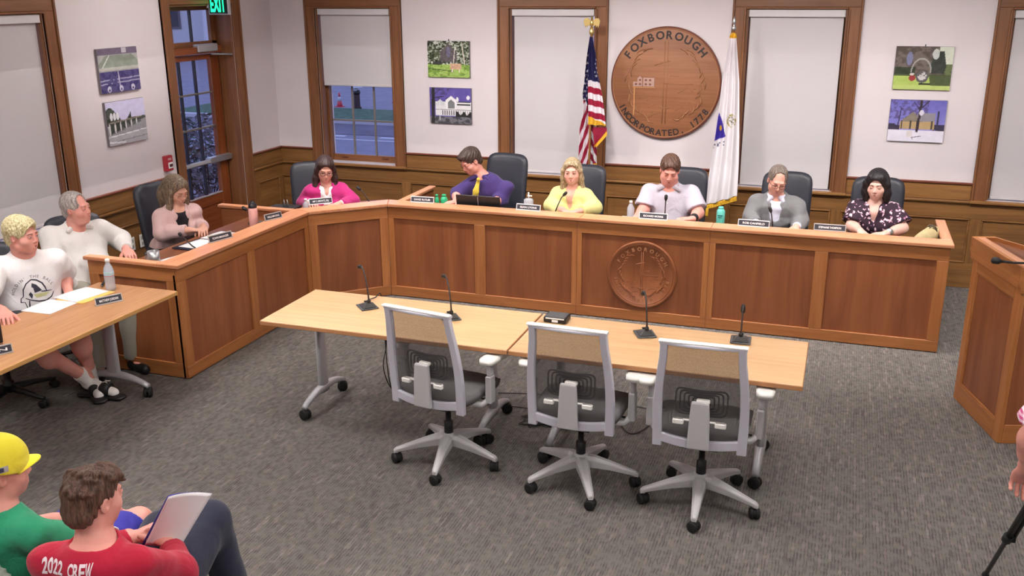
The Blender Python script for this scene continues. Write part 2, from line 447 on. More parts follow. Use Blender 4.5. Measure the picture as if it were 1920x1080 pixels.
def wain_left():
    for y0, y1 in ((1.0, 4.93), (6.05, 7.28), (8.46, YW)):
        leftpiece('frieze_board', y0, y1, .016, .79, .93, 'Y')
        B(XL, XL + .034, y0, y1, .93, .946).build('cap_moulding', M['cap_dark'], wall_left, bev=.004)
        B(XL, XL + .045, y0, y1, .768, .79).build('chair_rail', M['wainY'], wall_left, bev=.006, seg=2)
    for y0, y1, st in ((1.0, 7.28, [2.2, 3.6, 4.96, 6.02]), (8.46, YW, [])):
        leftpiece('rail', y0, y1, .018, .63, .757, 'Y')
        leftpiece('rail', y0, y1, .018, .158, .228, 'Y')
        B(XL, XL + .03, y0, y1, .752, .768).build('chair_rail_cove', M['wainY'], wall_left, bev=.006)
        b = B(XL, XL + .022, y0, y1, 0, .158).build('baseboard_left', M['wainY'], None, bev=.004); tag(b, kind='structure')
        ed = [y0] + st + [y1]
        for s in [y0 + .045] + st + [y1 - .045]: leftpiece('stile', s - .045, s + .045, .018, .228, .63, 'Z')
        for i in range(len(ed) - 1):
            a = ed[i] + (.045 if i else .09); b_ = ed[i + 1] - (.045 if i < len(ed) - 2 else .09)
            leftpiece('panel', a + .004, b_ - .004, .006, .232, .626, 'Y', bev=0)
            m2 = MB()
            for z0, z1 in ((.228, .243), (.615, .63)): m2.box(XL + .004, XL + .024, a, b_, z0, z1)
            m2.box(XL + .004, XL + .024, a, a + .015, .243, .615); m2.box(XL + .004, XL + .024, b_ - .015, b_, .243, .615)
            m2.build('panel_bead', M['wainY'], wall_left, bev=.005)
wain_left()

# ------------------------------------------------------------------ windows
# a window is built in a local frame: x along the wall, -y into the room, origin at the wall face under the opening
def window(n, w, M4, z1=Z1W, shade_z=.822):
    root = empty('window_%d' % n); root.matrix_world = M4; tag(root, kind='structure')
    h = w / 2; c = .12; z0 = Z0W
    def P(name, x0, x1, y0, y1, a, b, m, bev=.003):
        return B(x0, x1, y0, y1, a, b).build(name, m, root, bev=bev)
    for s in (-1, 1):
        P('casing', s * h, s * (h + c), -.022, 0, .79, z1, M['caseZ'])
        P('casing_bead', s * h, s * (h + .018), -.034, -.002, .79, z1 - .018, M['caseZ'], .005)
        P('casing_backband', s * (h + c - .02), s * (h + c), -.036, -.001, .79, z1 + c - .02, M['caseZ'], .005)
        P('jamb', s * (h - .02), s * h, 0, .2, z0, z1, M['caseZ'])
        P('sash_stop', s * (h - .045), s * (h - .02), .10, .125, z0, z1, M['caseZ'])
    P('casing', -h - c, h + c, -.022, 0, z1, z1 + c, M['caseX'])
    P('casing_backband', -h - c, h + c, -.036, -.001, z1 + c - .02, z1 + c, M['caseX'], .005)
    P('casing_bead', -h, h, -.034, -.002, z1 - .018, z1, M['caseX'], .005)
    P('jamb', -h, h, 0, .2, z1 - .02, z1, M['caseX'])
    P('stool', -h - c - .01, h + c + .01, -.06, .12, .768, .796, M['wainX'], .008)
    P('apron', -h - c, h + c, -.03, 0, .745, .768, M['caseX'], .005)
    P('sill', -h, h, .12, .24, .78, .81, M['caseX'])
    # double-hung sash with muntins and panes
    gx = h - .045; g0 = .868; gm = 1.62; g1 = z1 - .07
    for s in (-1, 1): P('sash_stile', s * gx, s * (gx + .03), .12, .16, z0, z1 - .02, M['caseZ'])
    P('sash_rail', -gx, gx, .12, .16, z0 + .005, g0, M['caseX']); P('sash_rail', -gx, gx, .12, .16, gm - .02, gm + .02, M['caseX']); P('sash_rail', -gx, gx, .12, .16, g1, z1 - .02, M['caseX'])
    cols = [-gx, -gx / 3, gx / 3, gx]
    mz = (g0 + gm) / 2
    for x in cols[1:3]:
        P('muntin', x - .009, x + .009, .13, .155, g0, gm - .02, M['grille']); P('muntin', x - .009, x + .009, .13, .155, gm + .02, g1, M['grille'])
    for zz in ((g0 + 1.60) / 2, (1.64 + g1) / 2): P('muntin', -gx, gx, .131, .156, zz - .009, zz + .009, M['grille'])
    for (a, b) in ((g0, (g0 + 1.6) / 2), ((g0 + 1.6) / 2, 1.6), (1.64, (1.64 + g1) / 2), ((1.64 + g1) / 2, g1)):
        for i in range(3): P('pane', cols[i], cols[i + 1], .141, .145, a, b, M['glass'], 0)
    for s in (-1, 1): P('sash_lift', s * .24 - .04, s * .24 + .04, .105, .12, .835, .847, M['cap_dark'], .003)
    return root
M['grille'] = mat('grey_grille', C8(120, 112, 104), .5)
WINS = []
for i, (a, b) in enumerate(OPEN_B):
    WINS.append(window(i + 2, b - a, Matrix.Translation(((a + b) / 2, YW, 0))))
MLW = Matrix.Translation((XL, (WL[0] + WL[1]) / 2, 0)) @ Matrix.Rotation(PI / 2, 4, 'Z')
window(1, WL[1] - WL[0], MLW, z1=2.43)

def roller_shade(M4, w, z1, zb, label):
    r = empty('roller_shade'); r.matrix_world = M4; tag(r, label, 'window shade', 'roller shades in the windows')
    h = w / 2 - .022
    MB().box(-h, h, -.005, .065, z1 - .085, z1 - .022).build('valance', M['white_vinyl'], r, bev=.004)
    MB().box(-h + .012, h - .012, .036, .039, zb + .02, z1 - .08).build('shade_cloth', M['shade'], r)
    MB().box(-h + .012, h - .012, .030, .044, zb, zb + .024).build('hem_bar', M['shade'], r, bev=.004)
    return r
LAB = ['white roller shade raised halfway above the sash, behind the person in the magenta blazer',
       'lowered white roller shade left of the striped flag with the eagle finial',
       'lowered white roller shade between the white flag and the two pictures on the right',
       'lowered white roller shade at the right edge of the photo, cut off by the frame']
for i, (a, b) in enumerate(OPEN_B):
    roller_shade(Matrix.Translation(((a + b) / 2, YW, 0)), b - a, Z1W, 1.605 if i == 0 else .806, LAB[i])
roller_shade(MLW, WL[1] - WL[0], 2.43, .812, 'lowered white roller shade on the left wall behind the white-haired person')

# ------------------------------------------------------------------ door in the left wall
def door():
    r = empty('door_1', (XL, DR[0], 0)); tag(r, kind='structure')
    off = (XL, DR[0], 0)
    def P(name, x0, x1, y0, y1, a, b, m, bev=.003, par=r): return B(x0, x1, y0, y1, a, b).build(name, M[m] if isinstance(m, str) else m, par, off=off, bev=bev)
    y0, y1 = DR
    for a, b in ((y0 - .12, y0), (y1, y1 + .12)):
        P('casing', XL, XL + .022, a, b, 0, 2.57, 'caseZ')
    P('casing_backband', XL, XL + .036, y0 - .12, y0 - .1, 0, 2.57, 'caseZ'); P('casing_backband', XL, XL + .036, y1 + .1, y1 + .12, 0, 2.57, 'caseZ')
    P('casing', XL, XL + .022, y0, y1, 2.45, 2.57, 'caseY')
    P('jamb', XL - .22, XL, y0 - .0, y0 + .02, 0, 2.45, 'caseZ'); P('jamb', XL - .22, XL, y1 - .02, y1, 0, 2.45, 'caseZ')
    P('jamb', XL - .22, XL, y0, y1, 2.43, 2.45, 'caseY')
    X0, X1 = -6.04, -6.0
    P('transom_bar', X0 - .02, X1 + .05, y0 + .02, y1 - .02, 1.985, 2.05, 'doorY')
    # transom light
    ys = [7.45, 7.66, 7.955, 8.245]
    P('transom_rail', X0, X1, y0 + .02, y1 - .02, 2.05, 2.10, 'caseY'); P('transom_rail', X0, X1, y0 + .02, y1 - .02, 2.39, 2.43, 'caseY')
    P('transom_stile', X0, X1, y0 + .02, 7.45, 2.05, 2.43, 'caseZ'); P('transom_stile', X0, X1, 8.245, y1 - .02, 2.05, 2.43, 'caseZ')
    dk = M['door_grille']
    for yy in ys[1:3]: P('transom_muntin', X0 + .005, X1 - .005, yy - .009, yy + .009, 2.10, 2.39, dk)
    for i in range(3): P('transom_pane', X0 + .018, X0 + .022, ys[i], ys[i + 1], 2.10, 2.39, M['glass'], 0)
    # leaf
    ly0, ly1 = y0 + .022, y1 - .022
    g = [7.485, 7.714, 7.947, 8.180]
    gz = [.60, .94, 1.27, 1.605, 1.925]
    P('door_stile', X0, X1, ly0, g[0], .012, 1.975, 'doorZ'); P('door_stile', X0, X1, g[3], ly1, .012, 1.975, 'doorZ')
    P('door_rail', X0, X1, g[0], g[3], 1.925, 1.975, 'doorY'); P('door_rail', X0, X1, g[0], g[3], .49, .60, 'doorY'); P('door_rail', X0, X1, g[0], g[3], .012, .13, 'doorY')
    P('door_panel', X0 + .012, X1 - .012, g[0], g[3], .13, .49, 'doorY')
    for yy in g[1:3]: P('muntin', X0 + .004, X1 - .004, yy - .010, yy + .010, .60, 1.925, dk)
    for zz in gz[1:4]: P('muntin', X0 + .006, X1 - .002, g[0], g[3], zz - .009, zz + .009, M['grille'])
    P('glazing_bead', X1 - .004, X1 + .006, g[0] - .012, g[0], .59, 1.935, 'caseZ'); P('glazing_bead', X1 - .004, X1 + .006, g[3], g[3] + .012, .59, 1.935, 'caseZ')
    P('glazing_bead', X1 - .004, X1 + .006, g[0], g[3], .588, .602, M['silver'])
    for i in range(3):
        for j in range(4): P('pane', X0 + .018, X0 + .022, g[i], g[i + 1], gz[j], gz[j + 1], M['glass'], 0)
    P('weather_strip', X1, X1 + .012, ly1 + .002, ly1 + .014, .02, 1.985, M['silver'])
    # panic bar, closer, lever
    pb = P('push_bar', X1 + .03, X1 + .065, g[0] - .03, g[3] + .02, .925, .965, M['silver'], .01)
    P('bar_housing', X1, X1 + .07, g[2] + .0, ly1 - .005, .915, .975, M['steel'], .008, pb); P('bar_end', X1, X1 + .05, ly0 + .01, g[0] - .01, .92, .97, M['steel'], .008, pb)
    cl = P('door_closer', X1, X1 + .07, 7.93, 8.24, 2.0, 2.075, M['silver'], .008)
    mb = MB(); mb.tube([(X1 + .04, 8.16, 2.0), (X1 + .04, 8.16, 1.975), (X1 + .18, 8.31, 1.965), (X1 + .16, 8.33, 1.965)], .011, 6)
    mb.build('closer_arm', M['steel'], cl, off=off)
    mb = MB(); mb.tube([(X1, 7.45, .585), (X1 + .05, 7.45, .585), (X1 + .055, 7.56, .585)], .011, 8); mb.build('lever_handle', M['steel'], r, off=off)
    P('threshold', XL - .25, XL, y0 + .02, y1 - .02, .0, .012, M['steel'])
M['door_grille'] = mat('dark_grille', C8(38, 34, 44), .4)
door()
# ------------------------------------------------------------------ the dais bench (one built-in piece)
ZB, ZCAP, ZDESK = .80, .826, .755
A_, B_, C_, D_ = (-4.125, 5.05), (-4.125, 6.73), (-3.63, 7.215), (.80, 7.215)
bench = empty('dais_bench', (-2, 7.3, 0), 0, 'long oak council bench with framed panels and a carved seal, angled at the left', 'bench')
OB = (-2, 7.3, 0)
def bench_run(p, q, panels, ax=None, seal=None):
    """a run of the front from p to q (front face); panels = list of (s0, s1) along the run"""
    P0 = Vector((p[0], p[1], 0)); d = Vector((q[0] - p[0], q[1] - p[1], 0)); Ln = d.length; a = math.atan2(d.y, d.x)
    Mx = Matrix.Translation(P0) @ Matrix.Rotation(a, 4, 'Z')      # x along, y = behind the face
    def pc(name, x0, x1, y0, y1, z0, z1, m, bev=.0025):
        # each piece gets its own frame so that the grain follows it
        e = MB().box(x0, x1, y0, y1, z0, z1).build(name, m, bench, bev=bev)
        e.matrix_local = Matrix.Translation(-Vector(OB)) @ Mx
        return e
    pc('top_rail', 0, Ln, 0, .022, .70, ZB, M['frameX']); pc('bottom_rail', 0, Ln, 0, .022, 0.006, .092, M['frameX'])
    pc('carcase', 0, Ln, .024, .04, .01, ZB - .05, M['panelZ'], 0)
    xs = [0] + [v for s in panels for v in s] + [Ln]
    for i in range(0, len(xs), 2):
        if xs[i + 1] - xs[i] > .005: pc('stile', xs[i], xs[i + 1], 0, .022, .092, .70, M['frameZ'])
    for s0, s1 in panels: pc('panel', s0, s1, .014, .024, .092, .70, M['panelZ'], 0)
    return Mx, Ln, pc
# left run A->B : its face looks to +x ; walk from B to A so that 'behind' is -x ... use B..A mirrored
def left_run():
    def pc(name, y0, y1, z0, z1, m, d0=0, d1=.022, bev=.0025):
        return MB().box(A_[0] - d1, A_[0] - d0, y0, y1, z0, z1).build(name, M[m], bench, off=OB, bev=bev)
    y0, y1 = A_[1], B_[1]
    pc('top_rail', y0, y1, .70, ZB, 'frameY'); pc('bottom_rail', y0, y1, .006, .092, 'frameY')
    mid = (y0 + y1) / 2 + .01
    for a, b in ((y0, y0 + .08), (mid - .045, mid + .045), (y1 - .06, y1)): pc('stile', a, b, .092, .70, 'frameZ')
    for a, b in ((y0 + .08, mid - .045), (mid + .045, y1 - .06)): pc('panel', a, b, .092, .70, 'panelZ', .014, .024, 0)
    pc('carcase', y0, y1, .01, ZB - .05, 'panelZ', .024, .04, 0)
left_run()
# end panel of the left run
def end_left():
    x0, x1 = -4.87, A_[0] - .022
    def pc(name, a, b, z0, z1, m, d0=0, d1=.022, bev=.0025):
        return MB().box(a, b, A_[1] + d0, A_[1] + d1, z0, z1).build(name, M[m], bench, off=OB, bev=bev)
    pc('end_rail', x0, x1, .70, ZB, 'frameX'); pc('end_rail', x0, x1, .006, .11, 'frameX')
    pc('end_stile', x1 - .08, x1, .11, .70, 'frameZ'); pc('end_stile', x0, x0 + .08, .11, .70, 'frameZ')
    pc('end_panel', x0 + .08, x1 - .08, .11, .70, 'panelZ', .012, .03, 0)
end_left()
dl = math.hypot(C_[0] - B_[0], C_[1] - B_[1])
bench_run(B_, C_, [(.075, dl - .075)])
Mx, Ln, pc = bench_run(C_, D_, [(.05, .79), (.885, 1.637), (1.72, 2.69), (2.783, 3.513), (3.608, 4.35)])
for sx in (1.68, 2.737): pc('joint', sx - .0015, sx + .0015, -.0006, .002, .006, ZB, M['cap_dark'], 0)
# right end panel
MB().box(D_[0] - .022, D_[0], D_[1] + .022, 8.0, .006, ZB).build('end_panel', M['panelZ'], bench, off=OB, bev=.002)
MB().box(A_[0] - .4, -3.9, 6.9, 7.1, .01, .02).build('floor_plate', M['black'], bench, off=OB)
# caps: mitred strips with overhang
def strip(pts_f, w, z0, z1, name='cap', m='capX', ov=.022):
    mb = MB(); mb.prism(pts_f, z0, z1); return mb.build(name, M[m], bench, off=OB, bev=.005, seg=2)
ov, w = .02, .155
def offp(t):   # offset polyline A,B,C,D by t behind the face (t<0: overhang)
    s2 = math.tan(PI / 8)
    return [(A_[0] - t, A_[1] - .02), (B_[0] - t, B_[1] + t * s2), (C_[0] - t * s2, C_[1] + t), (D_[0] + .02, D_[1] + t)]
f, k = offp(-ov), offp(w)
k2 = offp(w)
strip([f[0], f[1], k[1], k[0]], 0, ZB, ZCAP, m='capY')
strip([f[1], f[2], k[2], k[1]], 0, ZB, ZCAP)
xj = [f[2][0], -1.93, -.89, f[3][0]]
for i in range(3):
    a, b = xj[i], xj[i + 1]
    strip([(a, f[2][1]), (b, f[2][1]), (b, k[2][1]), (a if i else k[2][0], k[2][1])], 0, ZB, ZCAP)
fe, ke = offp(-ov + .006), offp(.0)
MB().box(-4.89, k[0][0], A_[1] - .02, A_[1] + .05, ZB, ZCAP).build('cap', M['capX'], bench, off=OB, bev=.005)
MB().box(D_[0] - .055, D_[0] + .02, k[3][1], 8.02, ZB, ZCAP).build('cap', M['capY'], bench, off=OB, bev=.005)
# partitions between the seats, with caps
MB().box(-4.98, k[1][0] - .01, 6.745, 6.775, .02, ZB).build('partition', M['panelX'], bench, off=OB)
MB().box(-5.0, k[1][0] - .0, 6.725, 6.795, ZB, ZCAP).build('cap', M['capX'], bench, off=OB, bev=.005)
MB().box(-3.59, -3.56, k[2][1], 8.03, .02, ZB).build('partition', M['panelY'], bench, off=OB)
MB().box(-3.61, -3.54, k[2][1], 8.05, ZB, ZCAP).build('cap', M['capY'], bench, off=OB, bev=.005)
# work surfaces
g = offp(w - .03); q = offp(.66)
MB().prism([(g[0][0], A_[1] + .03), g[1], (-4.66, 6.74), (-4.66, A_[1] + .03)], ZDESK - .03, ZDESK).build('worktop', M['panelY'], bench, off=OB)
MB().prism([(g[1][0], 6.78), g[2], (-3.6, g[2][1]), (-3.6, 7.66), (-3.86, 7.66), (-4.55, 7.20), (-4.66, 7.12), (-4.66, 6.78)], ZDESK - .03, ZDESK).build('worktop', M['panelX'], bench, off=OB)
MB().box(-3.56, D_[0] - .03, g[2][1], 7.64, ZDESK - .03, ZDESK).build('worktop', M['panelX'], bench, off=OB)

# carved seal on the bench front
def seal_letters(mb, top, bot, size, rad, Mx, st, sb, z=0, bold=.02, sizeb=None, midb=270):
    text_arc(mb, top, size, rad, 90, st, Mx, False, bold)
    text_arc(mb, bot, sizeb or size, rad + (sizeb or size) * .72, midb, sb, Mx, True, bold)
def seal_relief(mb, R, Mx, h=.006):
    """quartered field in low relief: wreath, crossed bars, mill house, field strokes"""
    rr = random.Random(3)
    def ring(r, t): mb.tube([(r * math.cos(2 * PI * k / 72), r * math.sin(2 * PI * k / 72), 0) for k in range(73)], t, 5, cap=False, mx=Mx)
    ring(R * .965, R * .012)
    for s in (-1, 1):
        for k in range(16):
            a = R_(90 + s * (22 + k * 8.6)); r0 = R * (.66 + .035 * math.sin(k * 1.3))
            a2 = a + s * R_(15); r1 = r0 + R * rr.uniform(-.05, .07)
            am = (a + a2) / 2; rm = (r0 + r1) / 2 + R * .03
            mb.tube([(r0 * math.cos(a), r0 * math.sin(a), 0), (rm * math.cos(am), rm * math.sin(am), h * .7), (r1 * math.cos(a2), r1 * math.sin(a2), 0)], [R * .008, R * .016, R * .006], 5, mx=Mx)
    for x in (-.028, .028): mb.tube([(R * x, -R * .72, 0), (R * x, R * .74, 0)], R * .008, 5, mx=Mx)
    mb.tube([(-R * .0, R * .0, 0), (R * .5, R * .0, 0)], R * .008, 5, mx=Mx); mb.tube([(R * .08, R * .14, 0), (R * .24, R * .14, 0)], R * .008, 5, mx=Mx)
    # rake / scroll strokes and books
    for k in range(9):
        x = R * rr.uniform(.1, .45); y = R * rr.uniform(-.5, -.08); L = R * rr.uniform(.06, .16); t = rr.uniform(-.6, .6)
        mb.tube([(x, y, 0), (x + L * math.cos(t), y + L * math.sin(t), 0)], R * .007, 5, mx=Mx)
    for k in range(7):
        x = -R * rr.uniform(.1, .45); y = -R * rr.uniform(.2, .6); L = R * rr.uniform(.08, .2); t = rr.uniform(-.7, .3)
        mb.tube([(x, y, 0), (x - L * math.cos(t), y + L * math.sin(t), 0)], R * .007, 5, mx=Mx)
    for k in range(5):
        mb.tube([(-R * (.2 - .06 * k), R * (.32 + .02 * k), 0), (-R * (.12 - .05 * k), R * (.36 + .012 * k), 0)], R * .012, 5, mx=Mx)
    mb.tube([(-R * .12, -R * .4, 0), (0, -R * .44, 0), (R * .1, -R * .42, 0)], R * .012, 5, mx=Mx)
sc = Vector((-1.412, 7.215 + .010, .395)); Rs = .277
Mseal = Matrix.Translation(sc - Vector(OB)) @ Matrix.Rotation(PI / 2, 4, 'X')
mb = MB(); mb.lathe([(Rs, -.01), (Rs, .016), (Rs - .004, .020), (Rs - .018, .020), (Rs - .024, .013), (.001, .013)], 72, mx=Mseal)
cs = mb.build('carved_seal', M['panelZ'], bench)
mb = MB(); M2 = Mseal @ Matrix.Translation((0, 0, .0125))
seal_relief(mb, Rs * .93, M2, .003)
me_ = MB(); seal_letters(me_, 'FOXBOROUGH', 'INCORPORATED, 1778', .042, Rs * .72, Mseal @ Matrix.Translation((0, 0, .0152)), 13.5, 9.2, sizeb=.036)
mb.build('relief', M['panelX'], cs); me_.build('seal_lettering', M['seal_letters_dim'] if 'seal_letters_dim' in M else M['capX'], cs)

# ------------------------------------------------------------------ big wooden seal on the wall
def wall_seal():
    r = empty('town_seal', (-1.61, YW, 1.725), 0, 'large round carved wooden town seal lettered FOXBOROUGH INCORPORATED, 1778 on the wall', 'seal')
    Mx = Matrix.Rotation(PI / 2, 4, 'X')
    R = .515
    mb = MB(); mb.lathe([(R, 0), (R, .034), (R - .006, .042), (R - .012, .040), (R - .013, .03)], 96, mx=Mx); mb.build('rim', M['cap_dark'], r)
    mb = MB(); mb.lathe([(R - .012, .01), (R - .012, .040), (R - .018, .042), (.001, .042)], 96, mx=Mx); mb.build('disc', M['seal_wood'], r)
    mb = MB(); seal_relief(mb, R, Mx @ Matrix.Translation((0, 0, .042)), .008); mb.build('carved_relief', M['seal_relief'], r)
    mb = MB(); text_arc(mb, 'FOXBOROUGH', .100, R * .785, 92.5, 11.5, Mx @ Matrix.Translation((0, 0, .0435)), False, .030); mb.build('top_lettering', M['letter_dark'], r)
    mb = MB(); text_arc(mb, 'INCORPORATED, 1778', .082, R * .94, 268, 6.95, Mx @ Matrix.Translation((0, 0, .0435)), True, .026); mb.build('bottom_lettering', M['letter_dark'], r)
    # painted mill house
    Mh = Mx @ Matrix.Translation((0, 0, .042))
    mb = MB()
    mb.box(-.30, -.245, -.03, .012, 0, .006, mx=Mh); mb.prism([(-.26, -.03), (-.215, -.03), (-.215, .045), (-.237, .065), (-.26, .045)], 0, .008, mx=Mh); mb.box(-.205, -.10, -.03, .05, 0, .007, mx=Mh)
    h = mb.build('carved_house', M['seal_pale'], r)
    mb = MB()
    for x, y in ((-.245, -.018), (-.245, .02), (-.19, -.018), (-.15, -.018), (-.19, .02), (-.15, .02), (-.283, -.018)): mb.box(x, x + .02, y, y + .017, .0055, .0085, mx=Mh)
    mb.build('house_window', M['cap_dark'], h)
    mb = MB(); mb.box(-.30, -.09, -.042, -.034, 0, .008, mx=Mh); mb.box(-.292, -.28, -.30, -.042, 0, .008, mx=Mh); mb.build('carved_post', M['seal_pale2'], r)
M['seal_wood'] = wood('seal_oak', C8(120, 74, 48), C8(152, 102, 70), 'X', rough=.5, k=.9)
M['seal_relief'] = mat('seal_relief_wood', C8(156, 106, 72), .5, noise=.1)
M['letter_dark'] = mat('dark_letters', C8(38, 26, 26), .6)
M['seal_pale'] = mat('pale_paint', C8(172, 138, 126), .6)
M['seal_pale2'] = mat('pale_wood', C8(188, 132, 84), .6)
wall_seal()

# ------------------------------------------------------------------ tables
def caster(mb, x, y, r=.03, w=.05, a=0, z=0, mx=None):
    """twin-wheel caster: two wheels, hood and stem"""
    Mc = (mx or Matrix()) @ Matrix.Translation((x, y, z)) @ Matrix.Rotation(a, 4, 'Z')
    for s in (-1, 1):
        n = 16
        Mw = Mc @ Matrix.Translation((0, 0, r)) @ Matrix.Rotation(PI / 2, 4, 'X')
        mb.lathe([(r * .55, s * w * .10), (r * .96, s * w * .12), (r, s * w * .2), (r, s * w * .42), (r * .9, s * w * .5), (r * .4, s * w * .5)][::s], n, mx=Mw)
    mb.prism([(r * .95 * math.cos(t), r + r * .95 * math.sin(t)) for t in [R_(k) for k in range(20, 201, 20)]], -w * .10, w * .10, 'Y', mx=Mc)
    mb.tube([(0, 0, r), (0, 0, r * 2.4)], .008, 8, mx=Mc)
def t_leg(parent, x, y, axis, z=.70, half=.25, col=0):
    """T-leg: flat oval column, arched foot, two casters; foot runs along axis 'X' or 'Y'"""
    a = 0 if axis == 'Y' else -PI / 2
    Mx = Matrix.Translation((x, y, 0)) @ Matrix.Rotation(a, 4, 'Z')
    mb = MB()
    n = 16
    for (z0, z1) in ((.10, z),):
        vs = []
        for zz, k in ((z0, 1.25), (z0 + .06, 1.05), (z1, 1)):
            for i in range(n):
                t = 2 * PI * i / n
                vs.append((.022 * k * math.cos(t), .05 * k * math.sin(t) + col, zz))
        mb.add(vs, [(j * n + i, j * n + (i + 1) % n, (j + 1) * n + (i + 1) % n, (j + 1) * n + i) for j in range(2) for i in range(n)] + [tuple(range(n))[::-1], tuple(range(2 * n, 3 * n))], True, Mx)
    lg = mb.build('leg', M['silver'], parent)
    mb = MB()
    vs = []; ns = 14; m = 10
    for j in range(ns + 1):
        t = -1 + 2 * j / ns
        yy = t * (half + .01); zc = .128 - .05 * abs(t) ** 2.2; hw = .030 - .010 * abs(t); hh = .030 - .012 * abs(t)
        for i in range(m):
            u = 2 * PI * i / m
            vs.append((hw * math.cos(u), yy, zc + hh * math.sin(u)))
    fs = [(j * m + i, j * m + (i + 1) % m, (j + 1) * m + (i + 1) % m, (j + 1) * m + i) for j in range(ns) for i in range(m)]
    fs = [f[::-1] for f in fs]
    fs += [tuple(range(m)), tuple(range(ns * m, (ns + 1) * m))[::-1]]
    mb.add(vs, fs, True, Mx)
    mb.build('foot', M['silver'], lg)
    for s in (-1, 1):
        mb = MB(); caster(mb, 0, s * half, .034, .05, .5 if s > 0 else -.3, mx=Mx); mb.build('caster', M['rubber'], lg)
def table(x0, x1, y0, y1, legs, axis, label, m, me, z=.732, th=.028):
    loc = ((x0 + x1) / 2, (y0 + y1) / 2, 0)
    r = empty('folding_table', loc, 0, label, 'table')
    ox, oy = loc[0], loc[1]
    MB().box(x0 + .003, x1 - .003, y0 + .003, y1 - .003, z - .006, z).build('tabletop', m, r, off=loc, bev=.0015)
    MB().box(x0, x1, y0, y1, z - th, z - .002).build('edge_band', me, r, off=loc, bev=.003)
    for (x, y, c) in legs: t_leg(r, x - ox, y - oy, axis, z - th, .24 if axis == 'Y' else .26, c)
    mb = MB()
    if axis == 'Y': mb.tube([(legs[0][0] - ox, legs[0][1] - oy, .62), (legs[1][0] - ox, legs[1][1] - oy, .62)], .017, 8)
    else: mb.tube([(legs[0][0] - ox, legs[0][1] - oy, .62), (legs[1][0] - ox, legs[1][1] - oy, .62)], .017, 8)
    mb.build('stretcher', M['silver'], r)
    for (x, y, c) in legs:
        MB().box(x - ox - .03, x - ox + .03, y - oy - .14 if axis == 'Y' else y - oy - .03, y - oy + .14 if axis == 'Y' else y - oy + .03, z - th - .03, z - th).build('bracket', M['steel'], r)
    return r
table(-3.125, -1.594, 4.49, 5.13, [(-3.025, 4.985, 0), (-1.86, 5.0, 0)], 'Y', 'light maple table on the left of the pair in the middle of the floor', M['laminate'], M['edge'])
table(-1.586, -.07, 4.49, 5.13, [(-1.43, 4.985, 0), (-.275, 5.0, 0)], 'Y', 'light maple table on the right of the pair in the middle of the floor', M['laminate'], M['edge'])
table(-4.575, -3.95, 3.29, 4.82, [(-4.46, 4.72, 0), (-4.46, 3.40, 0)], 'X', 'oak-topped table at the left edge against the end of the bench', M['laminateY'], M['edgeY'])

# ------------------------------------------------------------------ lectern
def lectern():
    a = math.atan2(-.638, .182)                      # direction of the front face (A to B)
    loc = (.843, 6.392, 0)
    r = empty('lectern', loc, a, 'tall oak lectern with a framed panel front at the right edge of the photo', 'lectern')
    # local: x along the front face (0..W), y into the body (towards the speaker)
    W, D, H = .663, .50, 1.0
    # 'behind' the face must be on the far side from the room centre
    sgn = 1
    def P(name, x0, x1, y0, y1, z0, z1, m, bev=.003): return MB().box(x0, x1, y0, y1, z0, z1).build(name, M[m], r, bev=bev)
    P('front_stile', 0, .07, 0, .03, .0, H, 'frameZ'); P('front_stile', W - .07, W, 0, .03, 0, H, 'frameZ')
    P('front_rail', .07, W - .07, 0, .03, .0, .12, 'frameX'); P('front_rail', .07, W - .07, 0, .03, H - .12, H, 'frameX')
    P('front_panel', .07, W - .07, .012, .024, .12, H - .12, 'panelZ', 0)
    m2 = MB(); m2.box(.07, W - .07, .004, .016, .12, .132); m2.box(.07, W - .07, .004, .016, H - .132, H - .12); m2.box(.07, .082, .004, .016, .132, H - .132); m2.box(W - .082, W - .07, .004, .016, .132, H - .132)
    m2.build('panel_bead', M['frameX'], r, bev=.004)
    for x in (0, W - .02):
        P('side_panel', x, x + .02, .03, D, .0, H, 'panelZ')
    for x in (-.004, W - .018):
        P('side_rail', x, x + .022, .03, D, 0, .12, 'frameY')
    P('shelf', .02, W - .02, .03, D - .02, .55, .57, 'panelX')
    # head: flat strip then sloping reading board with a raised rim
    prof = [(-.02, 1.0), (-.02, 1.085), (.12, 1.085), (D, .975), (D, .93), (.0, .93)]
    m3 = MB(); m3.prism([(p[0], p[1]) for p in prof], -.02, .0, 'X'); m3.build('head_side', M['frameY'], r, bev=.003)
    m3 = MB(); m3.prism([(p[0], p[1]) for p in prof], W, W + .02, 'X'); m3.build('head_side', M['frameY'], r, bev=.003)
    P('head_front', -.0, W, -.02, .0, .955, 1.085, 'frameX')
    P('head_ledge', 0, W, 0, .055, 1.06, 1.085, 'capX')
    m3 = MB(); m3.prism([(.055, 1.05), (.055, 1.06), (.12, 1.06), (D, .95), (D, .935)], 0, W, 'X'); m3.build('reading_board', M['panelX'], r)
    m3 = MB(); m3.prism([(D - .02, .94), (D, .935), (D, .985), (D - .02, .99)], 0, W, 'X'); m3.build('paper_stop', M['frameX'], r)
    return r
lectern()
